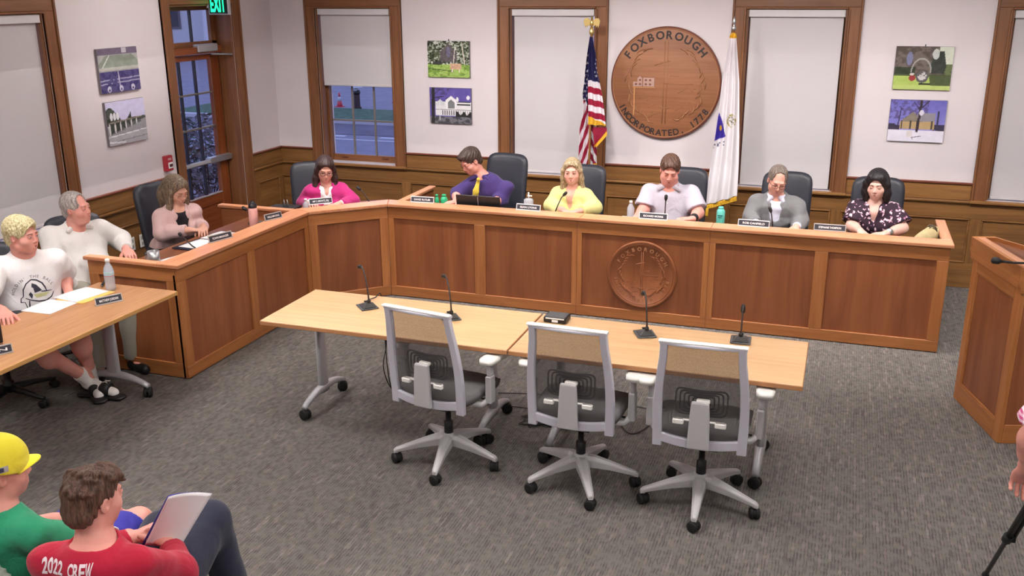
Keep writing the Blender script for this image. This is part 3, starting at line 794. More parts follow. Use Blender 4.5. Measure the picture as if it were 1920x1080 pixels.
# ------------------------------------------------------------------ grey task chairs (mesh back seen from behind)
def mesh_fabric():
    m, nt, b = newmat('chair_mesh_fabric')
    L = nt.links
    b.inputs['Base Color'].default_value = C8(86, 82, 82); b.inputs['Roughness'].default_value = .8
    t = nt.nodes.new('ShaderNodeBsdfTransparent')
    tc = nt.nodes.new('ShaderNodeTexCoord'); v = nt.nodes.new('ShaderNodeTexVoronoi'); v.inputs['Scale'].default_value = 420
    L.new(tc.outputs['Object'], v.inputs['Vector'])
    r = nt.nodes.new('ShaderNodeMapRange'); r.inputs['From Min'].default_value = .2; r.inputs['From Max'].default_value = .6; r.inputs['To Min'].default_value = .54; r.inputs['To Max'].default_value = .72
    L.new(v.outputs['Distance'], r.inputs['Value'])
    mx = nt.nodes.new('ShaderNodeMixShader'); L.new(r.outputs[0], mx.inputs[0]); L.new(t.outputs[0], mx.inputs[1]); L.new(b.outputs[0], mx.inputs[2])
    L.new(mx.outputs[0], nt.nodes['Material Output'].inputs[0])
    return m
M['mesh'] = mesh_fabric()
ZD, ZCP = ZDESK + .0012, ZCAP + .0012
M['frame_silver'] = mat('chair_frame_silver', C8(204, 202, 213), .42, spec=.4)
M['base_silver'] = mat('chair_base_silver', C8(188, 186, 187), .45, spec=.4)
M['seat_grey'] = mat('seat_fabric_grey', C8(112, 110, 110), .9, noise=.12, nscale=200)
M['arm_white'] = mat('arm_pad_white', C8(238, 236, 230), .5)
M['lumbar'] = mat('lumbar_pad_dark', C8(34, 32, 34), .5)
def task_chair(x, y, rz, base_rz, label, arms=(0, 0)):
    """local: the sitter looks to +y; the back is at -y"""
    r = empty('task_chair', (x, y, 0), rz, label, 'office chair', 'grey task chairs at the middle tables')
    # base: hub, five tapered arms, casters, lift
    bs = MB()
    for k in range(5):
        a = base_rz - rz + k * 2 * PI / 5; ca, sa = math.cos(a), math.sin(a)
        vs = []; n = 6
        for d, z, hw, hh in ((.0, .135, .034, .030), (.07, .132, .034, .030), (.16, .115, .026, .022), (.27, .088, .019, .014), (.30, .080, .017, .013), (.315, .070, .012, .012)):
            for (u, w) in ((-1, -1), (1, -1), (1.0, .5), (.45, 1), (-.45, 1), (-1.0, .5)):
                vs.append((d * ca - u * hw * sa, d * sa + u * hw * ca, z + w * hh))
        fs = [(j * n + i, j * n + (i + 1) % n, (j + 1) * n + (i + 1) % n, (j + 1) * n + i) for j in range(5) for i in range(n)] + [tuple(range(n))[::-1], tuple(range(5 * n, 6 * n))]
        bs.add(vs, fs)
        bs.tube([(.298 * ca, .298 * sa, .085), (.298 * ca, .298 * sa, .06)], .013, 8)
    bs.lathe([(.044, .10), (.046, .15), (.036, .17), (.02, .172)], 20)
    b = bs.build('star_base', M['base_silver'], r, bev=.003)
    for k in range(5):
        a = base_rz - rz + k * 2 * PI / 5
        mb = MB(); caster(mb, .298 * math.cos(a), .298 * math.sin(a), .029, .05, a + 1.1 + k, 0)
        mb.build('caster', M['rubber'], b)
    mb = MB(); mb.lathe([(.026, .165), (.026, .24), (.016, .245), (.016, .38)], 16); mb.build('gas_lift', M['black'], r)
    mb = MB(); mb.box(-.09, .09, -.16, .12, .375, .415); mb.tube([(.09, .05, .40), (.24, .06, .39)], .007, 6); mb.build('tilt_mechanism', M['black'], r, bev=.01)
    # seat cushion: rounded, waterfall front
    def seat(u, v):
        X = (u - .5) * 2; Y = (v - .5) * 2
        w = .24 * (1 - .06 * (1 - Y) * .5); e = max(abs(X), abs(Y))
        k = (abs(X) ** 5 + abs(Y) ** 5) ** .2; k = k if k > 1e-6 else 1
        sx = X / k * e if k else 0; sy = Y / k * e
        z = .485 - .02 * (e ** 8) - .035 * max(0, Y) ** 4 + .012 * X * X
        return (sx * w, .03 + sy * .235, z)
    mb = MB(); mb.grid(18, 18, seat)
    n0 = len(mb.v); mb.grid(18, 18, lambda u, v: (lambda p: (p[0] * .97, p[1], .428 + .0 * p[2]))(seat(1 - u, v)))
    ring = [i for i in range(18)] + [18 + 19 * j for j in range(18)] + [18 * 19 + 18 - i for i in range(18)] + [19 * (18 - j) for j in range(18)]
    def opp(i): j, c = divmod(i, 19); return n0 + j * 19 + (18 - c)
    for i in range(len(ring)):
        p, q = ring[i], ring[(i + 1) % len(ring)]
        mb.f.append((q, p, opp(p), opp(q))); mb.mi.append(0); mb.sm.append(True)
    mb.build('seat', M['seat_grey'], r)
    # back frame: two side rails, top bar, bottom bar with feet ; back plane leans
    def bk(x_, z_):
        t = (z_ - .42) / .55                     # 0 bottom .. 1 top
        yy = -.215 - .075 * max(0, t) ** 1.5 + .05 * (abs(x_) / .2) ** 2 * .35
        return yy
    def half_w(z_):
        t = (z_ - .42) / .55
        return .205 + .012 * math.sin(PI * min(1, max(0, t * 1.15))) - .022 * t
    fr = MB()
    for s in (-1, 1):
        pts = []; nseg = 14
        vs = []
        for j in range(nseg + 1):
            z = .40 + (.975 - .40) * j / nseg; hw = half_w(z); yc = bk(hw, z)
            wd = .024 - .006 * (j / nseg); dp = .016
            for (u, w) in ((-1, -1), (1, -1), (1, 1), (-1, 1)):
                vs.append((s * (hw + u * wd), yc + w * dp, z))
        fs = [(j * 4 + i, j * 4 + (i + 1) % 4, (j + 1) * 4 + (i + 1) % 4, (j + 1) * 4 + i) for j in range(nseg) for i in range(4)] + [(3, 2, 1, 0), (nseg * 4, nseg * 4 + 1, nseg * 4 + 2, nseg * 4 + 3)]
        if s < 0: fs = [f[::-1] for f in fs]
        fr.add(vs, fs)
    # top bar, bottom bar (sagging curve)
    def bar(z_fn, hh, dp, x1):
        vs = []; n = 12
        for j in range(n + 1):
            X = -x1 + 2 * x1 * j / n; z = z_fn(X); yc = bk(X, z)
            for (u, w) in ((-1, -1), (1, -1), (1, 1), (-1, 1)): vs.append((X, yc + u * dp, z + w * hh))
        fr.add(vs, [(j * 4 + i, j * 4 + (i + 1) % 4, (j + 1) * 4 + (i + 1) % 4, (j + 1) * 4 + i) for j in range(n) for i in range(4)] + [(3, 2, 1, 0), (n * 4, n * 4 + 1, n * 4 + 2, n * 4 + 3)])
    bar(lambda X: .975, .008, .017, .205)
    bar(lambda X: .452 - .018 * (1 - (X / .2) ** 2), .024, .014, .19)
    fr.build('back_frame', M['frame_silver'], r, bev=.005, seg=2)
    mb = MB(); mb.box(-.206, .206, bk(.1, .98) - .016, bk(.1, .98) + .018, .984, .990); mb.build('top_highlight_strip', M['arm_white'], r)  # white strip added as the bright highlight along the top bar
    mb = MB(); mb.grid(16, 20, lambda u, v: ((u - .5) * 2 * (half_w(.455 + .52 * v) - .015), bk((u - .5) * .38, .455 + .52 * v) + .004 + .028 * (1 - (2 * u - 1) ** 2) * math.sin(PI * v) , .455 + .52 * v))
    mb.build('mesh_back', M['mesh'], r)
    # lumbar pad: nested rounded rings seen through the mesh
    mb = MB()
    def ring_pts(a, b, cz, yo):
        p = []
        for k in range(41):
            t = 2 * PI * k / 40; c, s_ = math.cos(t), math.sin(t)
            X = a * abs(c) ** .35 * (1 if c > 0 else -1); Z = b * abs(s_) ** .35 * (1 if s_ > 0 else -1)
            Z -= .35 * b * (1 - (X / a) ** 2) * (1 if Z > 0 else 0) * .6
            p.append((X, yo, cz + Z))
        return p
    for i in range(5):
        a = .125 - .021 * i; b2 = .072 - .013 * i
        mb.tube(ring_pts(a, b2, .655, -.195), .0048, 6, cap=False)
    mb.build('lumbar_pad', M['lumbar'], r)
    # spine bracket and height-adjust handles
    mb = MB(); mb.prism([(-.055, .425), (.055, .425), (.048, .60), (.043, .675), (-.043, .675), (-.048, .60)], -.262, -.236, 'Y'); mb.build('spine', M['base_silver'], r, bev=.008, seg=2)
    mb = MB(); mb.box(-.02, .045, -.25, -.225, .668, .686); mb.box(-.12, .12, -.245, -.228, .565, .577)
    for s in (-1, 1): mb.box(s * .075, s * .128, -.262, -.238, .552, .578)
    mb.build('adjust_handle', M['arm_white'], r, bev=.004)
    # armrests
    for i, s in enumerate((-1, 1)):
        dy = arms[i]
        mb = MB(); mb.tube([(s * .13, -.06, .405), (s * .24, -.03, .40), (s * .272, .0 + dy * .3, .43)], [.018, .018, .02], 8)
        mb.box(s * .276 - .018, s * .276 + .018, -.028, .028, .41, .57); mb.box(s * .276 - .013, s * .276 + .013, -.022, .022, .57, .66)
        ar = mb.build('armrest', M['base_silver'], r, bev=.006)
        def pad(u, v, top=True):
            X = (u - .5) * 2; Y = (v - .5) * 2
            k = (abs(X) ** 4 + abs(Y) ** 4) ** .25; e = max(abs(X), abs(Y)); k = k or 1
            return (s * .292 + X / k * e * .047, .035 + dy + Y / k * e * .128, .692 - .006 * e ** 6 if top else .662)
        mb = MB(); mb.grid(8, 12, lambda u, v: pad(u, v)); n0 = len(mb.v); mb.grid(8, 12, lambda u, v: pad(1 - u, v, False))
        ring = [i2 for i2 in range(8)] + [8 + 9 * j for j in range(12)] + [12 * 9 + 8 - i2 for i2 in range(8)] + [9 * (12 - j) for j in range(12)]
        def opp2(q): j, c = divmod(q, 9); return n0 + j * 9 + (8 - c)
        for q in range(len(ring)):
            p, w = ring[q], ring[(q + 1) % len(ring)]
            mb.f.append((w, p, opp2(p), opp2(w))); mb.mi.append(0); mb.sm.append(True)
        mb.build('arm_pad', M['arm_white'], ar)
    return r
task_chair(-1.965, 4.545, R_(-9), R_(278), 'leftmost of the three grey mesh-back chairs at the middle tables')
task_chair(-1.185, 4.535, R_(-1.5), R_(295), 'middle one of the three grey mesh-back chairs at the middle tables')
task_chair(-.535, 4.52, R_(1.5), R_(273), 'rightmost of the three grey mesh-back chairs at the middle tables')

# ------------------------------------------------------------------ dark leather chairs behind the bench
def rounded_slab(mb, w0, w1, h, t, rad, mx, bulge=.02, nu=12, nv=14, curve=.0):
    """upright cushion, width w0 at the bottom to w1 at the top, rounded corners, bulged front"""
    def outline(u, v, side):
        X = (u - .5) * 2; Y = (v - .5) * 2
        k = (abs(X) ** 5 + abs(Y) ** 7) ** (1 / 6); e = max(abs(X), abs(Y)); k = k or 1
        sx, sy = X / k * e, Y / k * e
        w = w0 + (w1 - w0) * (sy + 1) / 2
        yy = side * (t / 2 + bulge * (1 - sx * sx) * (1 - sy * sy)) * (1 - .35 * e ** 10) + curve * sx * sx
        return (sx * w / 2, yy, (sy + 1) / 2 * h)
    mb.grid(nu, nv, lambda u, v: outline(u, v, -1), mx=mx)
    n1 = len(mb.v); n0 = n1 - (nu + 1) * (nv + 1)
    mb.grid(nu, nv, lambda u, v: outline(1 - u, v, 1), mx=mx)
    W = nu + 1
    ring = [i for i in range(nu)] + [nu + W * j for j in range(nv)] + [nv * W + nu - i for i in range(nu)] + [W * (nv - j) for j in range(nv)]
    def opp(q): j, c = divmod(q, W); return n1 + j * W + (nu - c)
    for q in range(len(ring)):
        p, w = n0 + ring[q], n0 + ring[(q + 1) % len(ring)]
        mb.f.append((w, p, opp(ring[q]), opp(ring[(q + 1) % len(ring)]))); mb.mi.append(0); mb.sm.append(True)
def exec_chair():
    """high-backed chair; the sitter looks to -y locally"""
    r = empty('leather_chair')
    bs = MB()
    for k in range(5):
        a = k * 2 * PI / 5 + .3; ca, sa = math.cos(a), math.sin(a)
        bs.tube([(0, 0, .11), (.15 * ca, .15 * sa, .10), (.30 * ca, .30 * sa, .075)], [.03, .024, .014], 8)
    bs.lathe([(.035, .08), (.035, .16), (.022, .17), (.022, .40)], 14)
    b = bs.build('star_base', M['black'], r)
    for k in range(5):
        a = k * 2 * PI / 5 + .3; mb = MB(); caster(mb, .29 * math.cos(a), .29 * math.sin(a), .03, .05, a); mb.build('caster', M['rubber'], b)
    mb = MB(); rounded_slab(mb, .46, .44, .48, .07, .06, Matrix.Translation((0, .25, .44)) @ Matrix.Rotation(PI / 2, 4, 'X'), .015)
    mb.build('seat', M['leather'], r)
    mb = MB(); rounded_slab(mb, .40, .41, .66, .055, .06, Matrix.Translation((0, .26, .50)) @ Matrix.Rotation(R_(-9), 4, 'X'), .02, curve=-.03)
    mb.build('backrest', M['leather'], r)
    for s in (-1, 1):
        mb = MB(); mb.tube([(s * .22, .1, .42), (s * .285, .06, .44), (s * .29, .0, .62)], .014, 8); mb.tube([(s * .22, .16, .42), (s * .285, .14, .46), (s * .29, .1, .62)], .014, 8)
        ar = mb.build('armrest', M['black'], r)
        mb = MB(); rounded_slab(mb, .06, .055, .26, .03, .02, Matrix.Translation((s * .29, .16, .635)) @ Matrix.Rotation(PI / 2, 4, 'X'), .006, 6, 8); mb.build('arm_pad', M['black'], ar)
    return r
def place_exec(i, x, y, rz, label, h=1.0, lean=None):
    o = EX0 if i == 0 else copy_tree(EX0)
    o.location = (x, y, 0); o.rotation_euler = (0, 0, rz); o.scale = (1, 1, h)
    tag(o, label, 'office chair', 'dark leather chairs behind the bench')
EX0 = exec_chair()
# ------------------------------------------------------------------ goose-neck microphones
def mic(x, y, z, az, h, bend, label, group, base=True, head=.02, tilt=0, loc_only=False, hd=None):
    """desk microphone: wedge base, goose neck bending over towards azimuth az"""
    r = empty('desk_microphone', (x, y, z), az, label, 'microphone', group)
    # local +x = where the head points ; base behind it
    if base:
        mb = MB()
        mb.box(-.062, .062, -.055, .055, 0, .008)
        vs = [(.055, -.045, .008), (.055, .045, .008), (-.055, .045, .008), (-.055, -.045, .008), (.03, -.022, .022), (.03, .022, .022), (-.045, .022, .042), (-.045, -.022, .042)]
        mb.add(vs, [(0, 1, 2, 3), (4, 7, 6, 5), (0, 4, 5, 1), (1, 5, 6, 2), (2, 6, 7, 3), (3, 7, 4, 0)])
        mb.build('base', M['mic_grey'], r, bev=.004)
        mb = MB(); mb.box(.012, .03, -.012, .012, .028, .034); mb.build('talk_button', M['black'], r)
        mb = MB(); mb.lathe([(.012, .038), (.012, .052), (.007, .06)], 12, cx=-.036); mb.build('socket', M['black'], r)
        sx = -.036
    else: sx = 0
    p = [(sx, 0, .05 if base else 0), (sx + .01, 0, h * .45), (sx + .03 + bend * .2, 0, h * .8), (sx + .05 + bend * .45, 0, h * .96), (sx + .06 + bend * .75, 0, h), (sx + .06 + bend, 0, h * (1 - .02 - tilt))]
    mb = MB(); mb.tube(p, [.0055, .005, .0045, .0045, .0045, .006], 8)
    mb.build('goose_neck', M['mic_neck'], r)
    e = Vector(p[-1]); d = (e - Vector(p[-2])).normalized()
    mb = MB(); mb.tube([e - d * .005, e + d * .012, e + d * .035, e + d * .045], [.007, .0125, .0125, .008], 12); mb.build('capsule', M['black'], r)
    return r
M['mic_grey'] = mat('microphone_grey', C8(74, 76, 78), .35, spec=.5)
M['mic_neck'] = mat('microphone_neck', C8(54, 44, 42), .4)
G = 'goose-neck microphones on the middle tables'
mic(-2.635, 4.905, .7335, R_(135), .235, .07, 'desk microphone nearest the left end of the middle tables', G)
mic(-2.08, 4.875, .7335, R_(128), .235, .07, 'desk microphone behind the leftmost grey mesh-back chair', G)
mic(-.94, 4.96, .7335, R_(115), .235, .03, 'desk microphone standing in front of the carved seal on the bench', G)
mic(-.425, 5.03, .7335, R_(93), .20, .0, 'rightmost desk microphone on the middle tables', G)
# power puck: black box with a bright strip
def hub():
    r = empty('conference_box', (-1.47, 5.03, .732), 0, 'low black electronic box with a silver strip on the table seam', 'electronics')
    mb = MB(); mb.box(-.07, .065, -.05, .06, 0, .036); mb.build('housing', M['black'], r, bev=.008, seg=2)
    MB().box(-.055, .055, -.054, -.047, .026, .032).build('silver_strip', M['white'], r)
    MB().box(-.018, .018, -.0535, -.049, .008, .022).build('sticker', M['paper'], r)
hub()
# cables
def cable(pts, label, r=.0035, m='black', name='cable'):
    P = [Vector(p) for p in pts]; out = []
    for i in range(len(P) - 1):
        p0, p1, p2, p3 = P[max(i - 1, 0)], P[i], P[i + 1], P[min(i + 2, len(P) - 1)]
        for k in range(6):
            t = k / 6
            out.append(.5 * ((2 * p1) + (-p0 + p2) * t + (2 * p0 - 5 * p1 + 4 * p2 - p3) * t * t + (-p0 + 3 * p1 - 3 * p2 + p3) * t ** 3))
    out.append(P[-1])
    mb = MB(); mb.tube(out, r, 6)
    o = mb.build(name, M[m], None, off=tuple(P[0])); tag(o, label, 'cable'); return o
cable([(-2.68, 5.0, .745), (-2.67, 5.08, .738), (-2.66, 5.14, .735), (-2.66, 5.16, .5), (-2.62, 5.18, .05), (-2.4, 5.3, .008), (-2.0, 5.5, .008), (-1.4, 5.6, .008), (-.6, 5.5, .008)], 'black lead dropping behind the table from the leftmost microphone')
cable([(-2.46, 4.80, .70), (-2.517, 4.898, .5), (-2.70, 5.20, .22), (-2.70, 5.28, .05), (-2.661, 5.332, .006), (-2.5, 5.38, .006), (-2.3, 5.40, .006)], 'thin black wire hanging below the left table to the carpet')
rr = random.Random(5)
pts = [(-1.72, 5.28, .006), (-1.60, 5.30, .006)]
for k in range(26):
    a = k * 1.9; pts.append((-1.58 + .13 * math.cos(a) + rr.uniform(-.05, .05), 5.16 + .07 * math.sin(a * 1.3) + rr.uniform(-.03, .03), .007 + .002 * (k % 6)))
pts += [(-1.38, 5.25, .006), (-1.2, 5.3, .006)]
cable(pts, 'tangled heap of black cable on the carpet under the table seam', .003)
cable([(-2.05, 5.30, .006), (-1.8, 5.33, .006), (-1.45, 5.33, .006), (-1.1, 5.36, .006)], 'straight black cable on the carpet behind the tangled heap', .003)
cable([(-1.20, 5.40, .006), (-1.123, 5.27, .006), (-1.04, 5.182, .006), (-.97, 5.30, .006), (-.95, 5.5, .006)], 'black cable looped on the carpet between the middle and right chairs', .003)

# ------------------------------------------------------------------ name plates
M['plate_holder'] = mat('plate_holder_white', C8(240, 236, 238), .35)
M['plate_black'] = mat('plate_black', C8(46, 46, 56), .4)
M['plate_silver'] = mat('plate_silver', C8(196, 190, 186), .35, metal=.3)
M['plate_text'] = mat('plate_lettering', C8(240, 238, 238), .5)
def nameplate(x, y, z, az, text, label, w=.21, holder='plate_holder', h=.052):
    r = empty('name_plate', (x, y, z), az, label, 'name plate', 'name plates')
    lean = R_(-16)
    Mx = Matrix.Rotation(lean, 4, 'X')
    mb = MB(); mb.box(-w / 2, w / 2, -.002, .002, .0, h, mx=Mx); mb.box(-w / 2, w / 2, -.008, .02, 0, .004)
    mb.box(-w / 2, w / 2, -.006, -.002, 0, .005, mx=Mx); mb.box(-w / 2, w / 2, -.006, -.002, h - .006, h, mx=Mx)
    for s in (-1, 1): mb.box(s * (w / 2 - .004), s * w / 2, -.006, -.002, 0, h, mx=Mx)
    mb.build('holder', M[holder], r)
    MB().box(-w / 2 + .005, w / 2 - .005, -.0045, -.002, .006, h - .007, mx=Mx).build('insert', M['plate_black'], r)
    mb = MB(); text_flat(mb, text, .021, Mx @ Matrix.Translation((0, -.0052, h / 2 - .0085)) @ Matrix.Rotation(PI / 2, 4, 'X'), .02, width=w * .70)
    t = mb.build('lettering', M['plate_text'], r); tag(t, kind='stuff')
nameplate(-4.165, 7.02, ZCP, R_(42), 'AMY S. LEBOWITZ, ESQ', 'name plate on the bench in front of the person in the magenta blazer', w=.20)
nameplate(-3.36, 7.335, ZCP, R_(4), 'DAVID RUTLER', 'name plate on the bench left of the two green bottles')
nameplate(-2.40, 7.325, ZCP, R_(-2), 'SEAN LYONS', 'name plate on the bench in front of the clear pump bottle')
nameplate(-1.36, 7.325, ZCP, 0, 'RICHARD MORRIS', 'name plate on the bench in front of the person in the pale polo shirt', w=.225)
nameplate(-.585, 7.325, ZCP, R_(-2), 'ROB CANFIELD', 'name plate on the bench in front of the person in the grey suit', w=.235)
nameplate(-.03, 7.36, ZCP, R_(2), 'STEPHANIE THOMPSON', 'silver-edged name plate left of the person in the floral dress', w=.23, holder='plate_silver')
nameplate(-4.235, 5.70, ZCP, R_(75), 'TOWN MANAGER', 'name plate at the papers in front of the person in the pink-beige jacket', w=.21, holder='plate_silver')
nameplate(-4.235, 6.40, ZCP, R_(72), 'WILLIAM KING', 'name plate on the bench right of the pink bottle', w=.17, holder='plate_silver')
nameplate(-4.185, 4.47, .7335, R_(62), 'MATTHEW JORDAN', 'name plate on the left table in front of the young person in the white T-shirt', w=.165, holder='plate_silver', h=.05)
nameplate(-4.13, 3.56, .7335, R_(62), 'BEN', 'name plate cut off by the left edge of the photo', w=.165, holder='plate_silver', h=.05)

# ------------------------------------------------------------------ bench microphones
G2 = 'microphones on the bench'
def bmic(x, y, z, top, label):
    """thin goose neck from (x,y,z) to the head at top (dx,dy,dz)"""
    r = empty('bench_microphone', (x, y, z), 0, label, 'microphone', G2)
    t = Vector(top)
    mb = MB(); mb.box(-.05, .05, -.035, .045, 0, .022); mb.build('base', M['mic_grey'], r, bev=.006)
    mb = MB(); mb.tube([(0, 0, .02), (t.x * .35, t.y * .3, t.z * .5), (t.x * .75, t.y * .7, t.z * .88), tuple(t)], [.006, .005, .0045, .0045], 8); mb.build('goose_neck', M['mic_neck'], r)
    d = (t - Vector((t.x * .75, t.y * .7, t.z * .88))).normalized()
    mb = MB(); mb.tube([t - d * .01, t + d * .006, t + d * .03, t + d * .04], [.007, .0135, .0135, .007], 12); mb.build('capsule', M['black'], r)
bmic(-3.85, 7.33, ZD, (-.10, .0, .15), 'thin microphone curving up beside the person in the magenta blazer')
bmic(-2.225, 7.50, ZD, (.078, .0, .18), 'thin microphone in front of the person in the yellow blouse')
bmic(-1.30, 7.50, ZD, (.004, .0, .20), 'thin microphone in front of the person in the pale polo shirt')
bmic(-.45, 7.50, ZD, (-.026, .0, .16), 'thin microphone in front of the person in the grey suit')
bmic(-4.335, 5.565, ZD, (-.27, .16, .075), 'thin microphone bent low towards the person in the pink-beige jacket')
bmic(-4.45, 6.46, ZD, (-.08, .0, .115), 'thin microphone curving behind the pink bottle')
def podium_mic():
    o = (1.27, 5.93, 1.03)
    r = empty('lectern_microphone', o, 0, 'long black goose-neck microphone of the lectern reaching left', 'microphone')
    P_ = [(1.27, 5.93, 1.03), (1.23, 5.86, 1.09), (1.15, 5.77, 1.122), (1.05, 5.715, 1.118), (.96, 5.735, 1.108), (.90, 5.77, 1.102)]
    q_ = lambda pts: [tuple(Vector(p_) - Vector(o)) for p_ in pts]
    mb = MB(); mb.lathe([(.03, -.012), (.03, .008), (.012, .02)], 16); mb.tube(q_(P_), [.008, .007, .0065, .0065, .0065, .008], 8); mb.build('goose_neck', M['black'], r)
    mb = MB(); mb.tube(q_([(.905, 5.767, 1.102), (.893, 5.773, 1.101), (.868, 5.787, 1.100), (.858, 5.792, 1.100)]), [.009, .018, .020, .011], 14); mb.build('capsule', M['black'], r)
podium_mic()

# ------------------------------------------------------------------ papers, bottles, small things
def sheet(x, y, z, w, h, az, label, m='paper', n=1, t=.0012, curl=0, name='paper_sheet', cat='paper'):
    mb = MB()
    def f(u, v): return ((u - .5) * w, (v - .5) * h, t + curl * (2 * u - 1) ** 2 * .5 + .001 * math.sin(7 * u + 3 * v))
    mb.grid(6, 6, f); mb.grid(6, 6, lambda u, v: (f(1 - u, v)[0], f(1 - u, v)[1], 0 + curl * (1 - 2 * u) ** 2 * .5))
    W = 7; ring = [i for i in range(6)] + [6 + W * j for j in range(6)] + [42 + 6 - i for i in range(6)] + [W * (6 - j) for j in range(6)]
    def opp(q): j, c = divmod(q, W); return 49 + j * W + (6 - c)
    for q in range(24):
        p, w2 = ring[q], ring[(q + 1) % 24]
        mb.f.append((w2, p, opp(p), opp(w2))); mb.mi.append(0); mb.sm.append(False)
    o = mb.build(name, M[m], None); o.location = (x, y, z); o.rotation_euler = (0, 0, az)
    tag(o, label, cat); return o
M['manila'] = mat('yellow_folder', C8(238, 200, 110), .7)
M['navy_binder'] = mat('navy_folder', C8(34, 30, 50), .6)
M['blue_folder'] = mat('blue_folder', C8(58, 52, 140), .6)
T2 = .7335
sheet(-4.485, 4.30, T2, .216, .235, R_(2), 'white paper lying in front of the young person, nearest the photo edge', t=.002)
fo = sheet(-4.435, 4.545, T2, .225, .262, R_(-4), 'yellow folder under the white papers on the left table', m='manila', t=.003, name='folder', cat='folder')
sheet(-4.475, 4.55, T2 + .0035, .21, .25, R_(-8), 'stack of white papers on the yellow folder', t=.003)
sheet(-4.385, 5.345, ZD, .16, .20, R_(-14), 'white paper beside the metal mug at the end of the bench', t=.002)
sheet(-4.46, 5.88, ZD, .25, .56, R_(-4), 'open dark binder lying before the person in the pink-beige jacket', m='navy_binder', t=.008, name='binder', cat='binder')
sheet(-4.45, 5.755, ZD + .009, .225, .24, R_(-4), 'white page on the near half of the open dark binder', t=.003)
sheet(-4.45, 6.015, ZD + .009, .225, .24, R_(-4), 'white page on the far half of the open dark binder', t=.003)
sheet(-3.10, 7.46, ZD, .13, .16, R_(20), 'small white paper beside the green bottles', t=.003)
sheet(-2.18, 7.54, ZD, .26, .2, R_(3), 'white paper under the hands of the person in yellow', t=.003)
sheet(-1.55, 7.54, ZD, .22, .28, R_(10), 'white paper on the bench left of the pale polo shirt', t=.003)
def bottle(name, x, y, z, prof, m, label, cat='bottle', lid=None, ml=None, n=20, extra=None):
    r = empty(name, (x, y, z), 0, label, cat)
    mb = MB(); mb.lathe(prof, n); mb.build('body', m, r)
    if lid: mb = MB(); mb.lathe(lid, n); mb.build('lid', ml, r)
    if extra: extra(r)
    return r
M['pet'] = mat('clear_plastic', C8(206, 208, 216), .12, spec=.6, alpha=.55)
M['water_label'] = mat('label_teal_white', C8(168, 196, 206), .5)
M['label_dots'] = mat('label_red', C8(170, 90, 100), .5)
def wb(r):
    mb = MB(); mb.lathe([(.0318, .098), (.0322, .10), (.0322, .125), (.0318, .127)], 20); l = mb.build('label', M['water_label'], r)
    mb = MB(); mb.lathe([(.0324, .097), (.0326, .101)], 20); mb.build('label_stripe', M['label_dots'], l)
bottle('water_bottle', -4.372, 4.70, T2, [(.026, 0), (.031, .006), (.032, .03), (.030, .045), (.032, .06), (.032, .13), (.027, .15), (.014, .178), (.013, .186)], M['pet'], 'clear plastic water bottle with a blue and white label on the left table',
       lid=[(.0145, .186), (.0145, .204), (.012, .206)], ml=M['white'], extra=wb)
M['pink'] = mat('pink_enamel', C8(240, 180, 172), .4)
M['teal'] = mat('teal_enamel', C8(96, 190, 176), .4)
M['green_b'] = mat('green_plastic', C8(50, 172, 120), .35)
bottle('insulated_bottle', -4.375, 6.33, ZD, [(.030, 0), (.036, .005), (.036, .155), (.031, .172)], M['pink'], 'pale pink insulated bottle with a black lid on the bench',
       lid=[(.031, .168), (.034, .175), (.032, .198), (.022, .205), (.02, .215), (.013, .222)], ml=M['black'])
def tb(r):
    mb = MB(); mb.box(-.02, .02, -.0345, -.033, .095, .103); mb.box(-.014, .014, -.0345, -.033, .080, .085); mb.build('lettering', M['teal_dark'], r)
M['teal_dark'] = mat('dark_teal_print', C8(38, 100, 100), .5)
bottle('insulated_bottle', -.86, 7.53, ZD, [(.03, 0), (.033, .005), (.033, .13), (.022, .148)], M['teal'], 'teal insulated bottle standing right of the pale polo shirt',
       lid=[(.02, .146), (.021, .158), (.017, .165)], ml=M['teal'], extra=tb)
bottle('green_bottle', -3.235, 7.52, ZD, [(.028, 0), (.031, .005), (.031, .07), (.022, .092), (.014, .098)], M['green_b'], 'larger green bottle with a white base mark beside the dark laptop',
       lid=[(.019, .098), (.019, .112), (.01, .116)], ml=M['green_b'])
bottle('green_bottle', -3.33, 7.58, ZD, [(.018, 0), (.022, .005), (.02, .05), (.012, .072), (.01, .078)], M['green_b'], 'slim green bottle directly right of a name plate',
       lid=[(.013, .078), (.013, .092), (.008, .096)], ml=M['green_b'])
def sanit(r):
    mb = MB(); mb.tube([(0, 0, .10), (0, 0, .155)], .006, 8); mb.box(-.008, .03, -.008, .008, .12, .13); mb.build('pump', M['white'], r)
bottle('pump_bottle', -2.50, 7.64, ZD, [(.038, 0), (.042, .006), (.042, .09), (.03, .1), (.015, .104)], M['pet'], 'clear pump bottle of hand gel left of the yellow blouse', extra=sanit)
bottle('water_bottle', -4.33, 7.05, ZD, [(.026, 0), (.028, .01), (.028, .055), (.012, .075), (.011, .08)], M['pet'], 'small clear water bottle in front of the magenta blazer', lid=[(.0135, .08), (.0135, .098), (.011, .1)], ml=M['white'])
bottle('water_bottle', -1.60, 7.60, ZD, [(.026, 0), (.03, .01), (.03, .09), (.012, .125), (.011, .13)], M['pet'], 'tilted clear water bottle at the left hand of the pale polo shirt', lid=[(.0135, .13), (.0135, .148), (.011, .15)], ml=M['white'])
def mug():
    r = empty('metal_mug', (-4.46, 5.235, ZDESK), 0, 'brushed metal mug at the near end of the bench', 'mug')
    mb = MB(); mb.lathe([(.036, 0), (.040, .004), (.042, .092), (.039, .092), (.037, .01), (.001, .009)], 24); mb.build('body', M['steel'], r)
    mb = MB(); mb.tube([(-.04, 0, .075), (-.066, 0, .07), (-.066, 0, .03), (-.04, 0, .022)], .005, 8); mb.build('handle', M['steel'], r)
mug()
